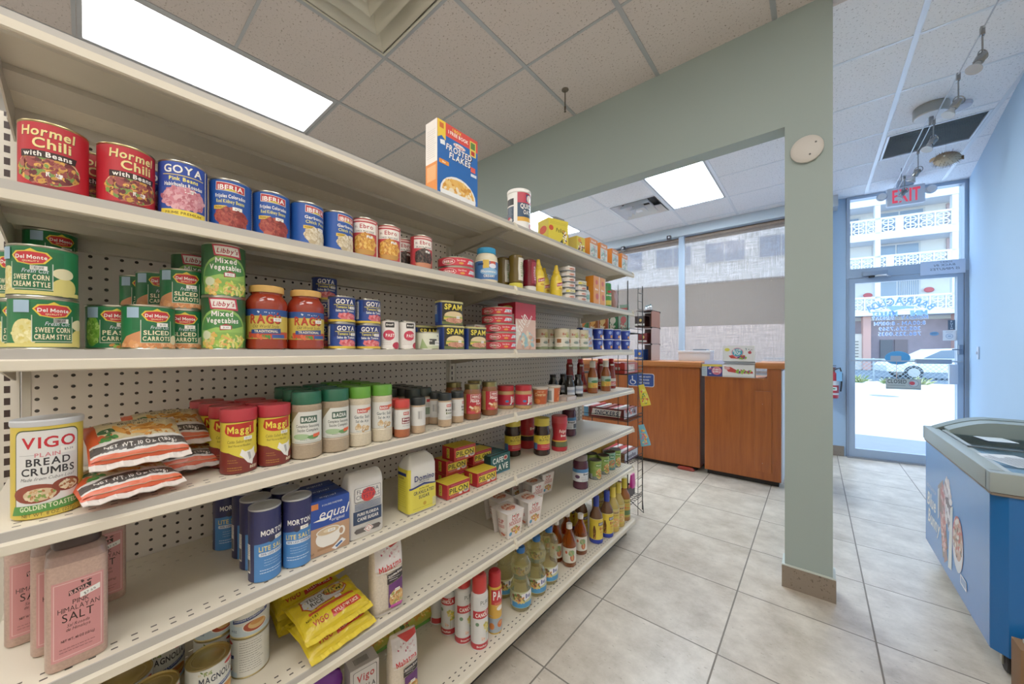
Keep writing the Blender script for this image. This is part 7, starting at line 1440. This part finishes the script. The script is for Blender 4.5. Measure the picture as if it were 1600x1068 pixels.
for i, (a, b) in enumerate(((FYN+.04, 2.8), (2.72, FYF-.1))):
    z = (.768, .776)[i]
    ld = at_child('sliding_lid', MB().box(FXL+.045, FXR-.045, a, a+.012, z, z+.006, mat('5a6468', .3)).box(FXL+.045, FXR-.045, b-.012, b, z, z+.006, mat('5a6468', .3)).box(FXL+.045, FXL+.06, a+.012, b-.012, z, z+.006, mat('a8b2b4', .3)).box(FXR-.06, FXR-.045, a+.012, b-.012, z, z+.006, mat('a8b2b4', .3)), fz)
    g_ = link('glass_pane', MB().box(FXL+.06, FXR-.06, a+.012, b-.012, z+.002, z+.0045, glass_mat('freezer_glass_%d' % i, 'e8f1f5', .045)).mesh('glass_pane', xf=Matrix.Translation((-.72, -2.74, 0))), ld)
FL = (lambda u, v, o: (-.0018-o, -u, v), None)      # read from the aisle (-x side)
fp_ = link('brand_print', lab('brand_print', FL, [
    T('ICE CREAM FROM', -390, 430, 22, '9fb8d8', fit=200, rot=-.0), T('Blue', -395, 330, 78, 'dfe2dc', fit=190, shear=.25), T('Bunny', -345, 235, 80, 'dfe2dc', fit=250, shear=.25),
    P([(-250, 500), (-150, 560), (-60, 240), (-150, 150)], '7a6a66'), P([(-130, 540), (-80, 600), (-20, 560), (10, 420), (-40, 330), (-110, 400)], 'c9c0c4'), BL(-60, 470, 60, 110, 36, 26, ['e3dcdc', '8a7c84', 'c9bcc0', '5a4c54'], 6, .6), BL(-150, 420, 46, 130, 46, 20, ['b87a7c', 'd0a0a0', 'a8585c', 'e0c4c4'], 3), P([(-210, 470), (-150, 420), (-60, 180), (-120, 140)], '8f6f68'), BL(-130, 290, 40, 110, 60, 13, ['c98a84', 'b86a64', 'd8b0a8'], 8), P([(-10, 460), (30, 480), (10, 160), (-50, 150)], 'd6d8d4'), P([(-250, 480), (-215, 500), (-225, 340), (-245, 320)], 'c9ccd0'),
    E(110, 330, 82, 130, 'b8605c', 36), E(110, 320, 76, 120, 'd0cfd2', 36), E(112, 350, 66, 96, 'b8907c', 30), BL(112, 355, 60, 88, 70, 14, ['c9a894', 'a87a64', 'd8c4b4', '7a5a4c', 'b85c50'], 9), RR(150, 170, 240, 215, 6, 'cfd6e0'), RR(158, 177, 232, 208, 5, '7a94b8')], rough=.25, base=.0003), fz, (FXL-.72, 0, 0))
for x in (FXL+.06, FXR-.06):
    for y in (FYN+.09, FYF-.09):
        c_ = MB().loft([(-.014, .034, .034, 2), (-.01, .0385, .0385, 2), (.01, .0385, .0385, 2), (.014, .034, .034, 2)], BLK, 22)
        c_ = c_.mesh('castor', 40, xf=Matrix.Translation((x-.72, y-2.74, .039)) @ Matrix.Rotation(PI/2, 4, 'Y'))
        w_ = link('castor', c_, fz)
        link('castor_fork', MB().box(-.022, .022, -.03, .03, .079, .099, STEEL, .003).box(-.022, -.018, -.012, .012, .03, .08, STEEL).box(.018, .022, -.012, .012, .03, .08, STEEL).mesh('castor_fork', xf=Matrix.Translation((x-.72, y-2.74, 0))), w_)
pl = thing('price_list_sheet', 'white price list sheet lying on the freezer glass', 'paper', (.64, 2.5, .7745), .35)
link('paper_sheet', MB().box(-.07, .07, -.11, .11, 0, .0006, mat('d6dce2', .6)).mesh('paper_sheet'), pl)
link('printed_rows', lab('printed_rows', (lambda u, v, o: (-v, u, .0007+o), None), [LN(-96, 56, 90, 9, 13, '55606c', 3.4, 5)]), pl)
p2 = thing('small_notice_card', 'small white card on the freezer glass near the rear hood', 'paper', (.7, 2.98, .7832), .2)
link('card', MB().box(-.05, .05, -.06, .06, 0, .0006, mat('c9d6e0', .6)).mesh('card'), p2)
cb = thing('brown_cardboard_carton', 'brown cardboard carton leaning by the end of the freezer', 'box', (.665, 2.12, 0))
link('carton', MB().box(-.12, .14, -.03, .05, 0, .2, mat('7a5838', .7), .002).mesh('carton'), cb); link('white_flap', MB().box(-.1, .1, -.02, .03, .201, .212, mat('c9ccd0', .6)).mesh('white_flap'), cb)

# ------------------------------------------------------------------ street outside
GZ = -.1
def noise_mat(name, a, b, sc, rough=.9):
    k = NT(name); v, o = k.xyz(); nz = k.n('TexNoise', i_Scale=sc, i_Detail=6, i_Roughness=.65); k.l(v, nz.inputs['Vector'])
    k.l(k.mix(nz.outputs['Fac'], lin(a), lin(b)), k.b.inputs['Base Color']); k.b.inputs['Roughness'].default_value = rough; return k.m
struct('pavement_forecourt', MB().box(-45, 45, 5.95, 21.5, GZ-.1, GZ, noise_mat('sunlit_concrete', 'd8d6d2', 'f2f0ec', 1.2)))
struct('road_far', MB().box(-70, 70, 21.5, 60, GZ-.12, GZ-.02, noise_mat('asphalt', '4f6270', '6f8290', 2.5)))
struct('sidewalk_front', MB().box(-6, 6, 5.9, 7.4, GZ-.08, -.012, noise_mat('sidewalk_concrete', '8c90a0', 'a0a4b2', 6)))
FA = math.atan2(.178, .984); EV = Vector((.984, .178, 0)); NV = Vector((-.178, .984, 0))
def on_line(s, D, z=0.0): p = EV*s + NV*D; return (p.x, p.y, z)
WH = mat('dcdfe4', .7); WH2 = mat('c3c8d2', .75); PINK = mat('c0938a', .7); GLS = mat('7e93b0', .15); SLM = mat('dcc6bf', .75)
bl = thing('apartment_building', 'white three-storey apartment building with patterned balconies across the street', 'building', on_line(0, 32), FA)
link('facade_wall', MB().box(-16, 20, 1.6, 2.0, -.1, 14, WH).box(-16, 7.0, .9, 1.6, 6.6, 14, WH).box(-16, 7.0, .95, 1.6, -.1, 3.15, SLM).box(7.0, 20, 1.3, 1.6, -.1, 3.2, noise_mat('stone_cladding', '7d7078', 'a3909a', 2.2)).mesh('facade_wall'), bl)
link('shaded_recess', MB().box(-16, 7.0, 1.2, 1.55, 3.16, 6.59, mat('6b6259', .9)).mesh('shaded_recess'), bl)  # dark brown-grey colour stands in for the shade on this storey
fl_ = MB()
for z0, z1 in ((3.45, 3.72), (6.12, 6.46), (8.35, 8.75), (10.6, 11.2)): fl_.box(6.9, 20, .0, 1.59, z0, z1, WH)
fl_.box(-16, 6.9, .5, .9, 6.6, 6.9, WH)
link('floor_slab', fl_.mesh('floor_slab'), bl)
for s in (7.0, 8.95, 12.35, 16.0): link('column', MB().box(s-.13, s+.13, .02, .3, 3.73, 10.59, WH).mesh('column'), bl)
for s in (8.5, 12.6): link('ground_pillar', MB().box(s-.18, s+.2, .3, .7, -.1, 3.44, PINK).mesh('ground_pillar'), bl)
def breeze(z0, z1, s0, s1):
    b = MB(); h = z1-z0; w = h*.72; s = s0; i = 0
    b.box(s0, s1, .02, .14, z1-.1, z1+.02, WH).box(s0, s1, .02, .14, z0, z0+.07, WH)
    while s + w < s1:
        b.box(s, s+.07, .03, .13, z0+.07, z1-.1, WH)
        if i % 5 != 4:
            cx = s+.07+(w-.07)/2; hw = (w-.07)/2; n = 2; ch = (h-.17)/2
            for q in range(n):
                cz = z0+.07+ch*(q+.5)
                for cxx in (cx,):
                    pts = [(cxx+hw*.8*math.cos(a), .08, cz+ch*.48*math.sin(a)) for a in [2*PI*j/14 for j in range(15)]]; b.tube(pts, .035, WH, 5)
                    b.box(cxx-hw, cxx+hw, .06, .1, cz-.025, cz+.025, WH).box(cxx-.03, cxx+.03, .06, .1, cz-ch*.5, cz+ch*.5, WH)
        else:
            b.box(s+.07, s+.3, .04, .12, z0+.07, z1-.1, WH); s += .3 - w
        s += w; i += 1
    return b.mesh('balcony_railing', 0)
for z0, z1 in ((3.73, 4.66), (6.47, 7.3), (8.76, 9.74)): link('balcony_railing', breeze(z0, z1, 6.95, 16.5), bl)
def win(s0, s1, z0, z1, y=1.58, stripes=False):
    f = link('window', MB().box(s0-.1, s1+.1, y-.06, y, z0-.1, z1+.1, WH2).mesh('window'), bl)
    link('pane', MB().box(s0, (s0+s1)/2-.04, y-.08, y-.06, z0, z1, GLS).box((s0+s1)/2+.04, s1, y-.08, y-.06, z0, z1, GLS).mesh('pane'), f)
    if stripes: 
        b = MB()
        for i in range(9): b.box((s0+s1)/2+.1+i*(s1-s0)/20, (s0+s1)/2+.1+i*(s1-s0)/20+.03, y-.1, y-.085, z0, z1, WH2)
        link('blind', b.mesh('blind'), f)
win(9.3, 11.3, 4.3, 5.95, stripes=True); win(9.2, 11.3, 7.0, 8.2); win(9.3, 11.5, 9.2, 10.4); win(7.2, 8.4, 9.2, 10.3); win(13.0, 14.6, 7.0, 8.2)
for s in (-12, -8.4, -4.6, -.9, 2.7): win(s, s+2.6, 8.2, 9.7, .88)
link('side_door', MB().box(12.55, 13.6, 1.5, 1.59, 6.5, 8.3, mat('b9a4ac', .6)).box(12.55, 13.6, 1.5, 1.59, 8.8, 10.5, mat('b9a4ac', .6)).mesh('side_door'), bl)
lv = MB().box(7.1, 8.32, .55, .9, -.1, 2.3, mat('c9c2ba', .7))
for i in range(6):
    for j in (0, 1): lv.box(7.3+.5*j, 7.65+.5*j, .52, .549, .75+.2*i, .82+.2*i, mat('6f6a66', .7))
link('louvred_screen', lv.mesh('louvred_screen'), bl)
link('entrance_door', MB().box(9.4, 10.0, 1.2, 1.29, -.1, 1.9, mat('55555e', .5)).box(10.1, 10.7, 1.2, 1.29, -.1, 1.9, mat('6a5a60', .5)).mesh('entrance_door'), bl)
for i, (s, z, lb) in enumerate(((8.85, 4.95, 'red round decoration on the lowest balcony, beside the column'), (11.75, 5.1, 'red round decoration on the lowest balcony wall, beside the striped blind'))):
    t_ = thing('balcony_ornament', lb, 'ornament', on_line(s, 33.45, z), FA); link('ornament_disc', MB().loft([(-.04, .2, .14, 2), (0, .24, .17, 2), (.04, .2, .14, 2)], mat('c0545c', .6), 20).mesh('ornament_disc', 40, xf=Matrix.Rotation(PI/2, 4, 'X')), t_)
# fence along the road edge
fe = thing('chain_link_fence', 'low chain-link fence along the far edge of the forecourt', 'fence', on_line(5.8, 21.2, GZ), FA)
b = MB(); FWR = mat('9aa8b0', .5, .3); L_, H_ = 6.0, .92
n = int(L_/.16)
for i in range(-6, n):
    for sg in (0, 1):
        x0 = -3+i*.16; a = (x0, 0, .02) if not sg else (x0+.9, 0, .02); c_ = (x0+.9, 0, .92) if not sg else (x0, 0, .92)
        b.tube([a, c_], .009, FWR, 3)
link('wire_mesh', b.mesh('wire_mesh', 0), fe)
link('top_rail', MB().tube([(-3.9, 0, .93), (3.9, 0, .93)], .025, FWR, 8).mesh('top_rail', 40), fe)
for x in (-3, 0, 3): link('post', MB().tube([(x, .03, 0), (x, .03, .98)], .03, FWR, 8).mesh('post', 40), fe)
# parked car behind the fence
cr = thing('parked_car', 'white parked saloon car behind the fence', 'car', on_line(9.0, 24.0, GZ-.02), FA)
CW = mat('eceff2', .25)
prof = [(-2.2, .35), (-2.25, .62), (-2.0, .82), (-1.25, .95), (-.55, 1.38), (.55, 1.42), (1.25, 1.05), (2.0, .98), (2.2, .7), (2.15, .35)]
link('car_body', MB().prism(prof, 'y', -.85, .85, CW).mesh('car_body'), cr)
link('side_windows', MB().prism([(-1.05, .97), (-.5, 1.32), (.0, 1.35), (.0, .97)], 'y', -.862, .862, mat('54708c', .1)).prism([(.06, .97), (.06, 1.35), (.5, 1.34), (1.05, 1.03)], 'y', -.862, .862, mat('54708c', .1)).mesh('side_windows'), cr)
for x in (-1.35, 1.35):
    for y in (-.78, .78):
        wl_ = link('wheel', MB().loft([(-.1, .29, .29, 2), (-.08, .32, .32, 2), (.08, .32, .32, 2), (.1, .29, .29, 2)], mat('25272b', .7), 24).mesh('wheel', 30, xf=Matrix.Translation((x, y, .32)) @ Matrix.Rotation(PI/2, 4, 'X')), cr)
        link('hubcap', MB().loft([(-.11, .2, .2, 2), (.11, .2, .2, 2)], mat('a8b0b8', .3, .6), 20).mesh('hubcap', 30, xf=Matrix.Translation((x, y, .32)) @ Matrix.Rotation(PI/2, 4, 'X')), wl_)
ws = thing('concrete_wheel_stop', 'long white concrete wheel stop on the forecourt', 'wheel stop', on_line(5.05, 16.6, GZ), FA-.12)
link('stop_block', MB().prism([(-.09, 0), (-.06, .12), (.06, .12), (.09, 0)], 'x', -.95, .95, mat('e3e1dc', .8)).mesh('stop_block'), ws)
st = thing('drain_cover', 'dark round drain cover on the sunlit forecourt', 'drain cover', on_line(4.15, 14.4, GZ), FA)
link('cover_plate', MB().loft([(0, .32, .3, 2), (.008, .3, .28, 2)], noise_mat('cast_iron', '6a7478', '8f999c', 12), 24).mesh('cover_plate', 30), st)
for i, (s, D, sc, lb) in enumerate(((4.95, 19.8, .6, 'pale feathery shrub by the fence, nearest the louvred wall'), (5.75, 19.6, .42, 'low green shrub behind the closed sign'), (6.75, 19.8, .55, 'green and yellow shrub by the fence on the car side'), (4.1, 19.9, .4, 'small grass clump at the fence end'))):
    t_ = thing('shrub', lb, 'shrub', on_line(s, D, GZ), FA, group='shrubs along the fence'); b = MB(); rnd = random.Random(20+i)
    for q in range(90):
        a = rnd.random()*2*PI; e = .35+rnd.random()*1.0; L = (.3+.5*rnd.random())*sc; d = Vector((math.cos(a)*math.cos(e), math.sin(a)*math.cos(e), math.sin(e))); u = d.orthogonal().normalized()*.018
        p = Vector((rnd.uniform(-.12, .12), rnd.uniform(-.08, .08), 0)); b.add([p-u, p+u, p+d*L*.7+u*1.3, p+d*L+Vector((0, 0, -.05)), p+d*L*.7-u*1.3], [[0, 1, 2, 3, 4]], mat(('8a9a5c', 'b8b884', '6f8450', 'd8d8b8')[rnd.randrange(4)], .7))
    link('leaves', b.mesh('leaves', 0, recalc=False), t_)

# ------------------------------------------------------------------ light, sky, camera
def sun(name, elev, azim, e, col, ang=.01):
    l = bpy.data.lights.new(name, 'SUN'); l.energy = e; l.color = col; l.angle = ang
    o = bpy.data.objects.new(name, l); COL.objects.link(o)
    d = Vector((math.sin(azim)*math.cos(elev), math.cos(azim)*math.cos(elev), -math.sin(elev))); o.rotation_euler = d.to_track_quat('-Z', 'Y').to_euler(); o.location = (0, -3, 12)
sun('sun', math.radians(66), math.radians(-14), 2.4, (1, .965, .91))
w = bpy.data.worlds.new('sky'); SC.world = w; w.use_nodes = True
nt = w.node_tree; bg = nt.nodes['Background']
sk = nt.nodes.new('ShaderNodeTexSky'); sk.sky_type = 'NISHITA'; sk.sun_disc = False; sk.sun_elevation = math.radians(55); sk.altitude = 0; sk.air_density = 1.2; sk.dust_density = .6
nt.links.new(sk.outputs[0], bg.inputs[0]); bg.inputs[1].default_value = .95
# roof so that daylight comes in only through the glass
struct('roof', MB().box(-4.3, 1.7, -2.3, 6.0, 3.2, 3.3, mat('8a8a8a', .9)).box(-4.3, -4.2, -2.3, 6.0, 0, 3.2, mat('8a8a8a', .9)).box(1.6, 1.7, -2.3, 6.0, 0, 3.2, mat('8a8a8a', .9)).box(-4.2, 1.6, -2.3, -2.2, 0, 3.2, mat('8a8a8a', .9)).box(-4.2, 1.6, 5.95, 6.0, 3.04, 3.2, mat('9aa0a8', .9)))
cam = bpy.data.cameras.new('camera'); co = bpy.data.objects.new('camera', cam); COL.objects.link(co)
cam.sensor_fit = 'HORIZONTAL'; cam.sensor_width = 36; cam.lens = 36*562/1600; cam.clip_start = .02; cam.clip_end = 300
cam.shift_x = 0; cam.shift_y = 12/1600
co.location = (0, 0, 1.24); co.rotation_euler = (PI/2, 0, math.atan(473.6/562)); SC.camera = co
SC.view_settings.view_transform = 'Standard'; SC.view_settings.look = 'None'; SC.view_settings.exposure = 0.04; SC.view_settings.gamma = 1.2
SC.cycles.max_bounces = 8; SC.cycles.diffuse_bounces = 4; SC.cycles.transparent_max_bounces = 16; SC.cycles.transmission_bounces = 6; SC.cycles.glossy_bounces = 3
SC.cycles.caustics_reflective = False; SC.cycles.caustics_refractive = False; SC.cycles.sample_clamp_indirect = 6
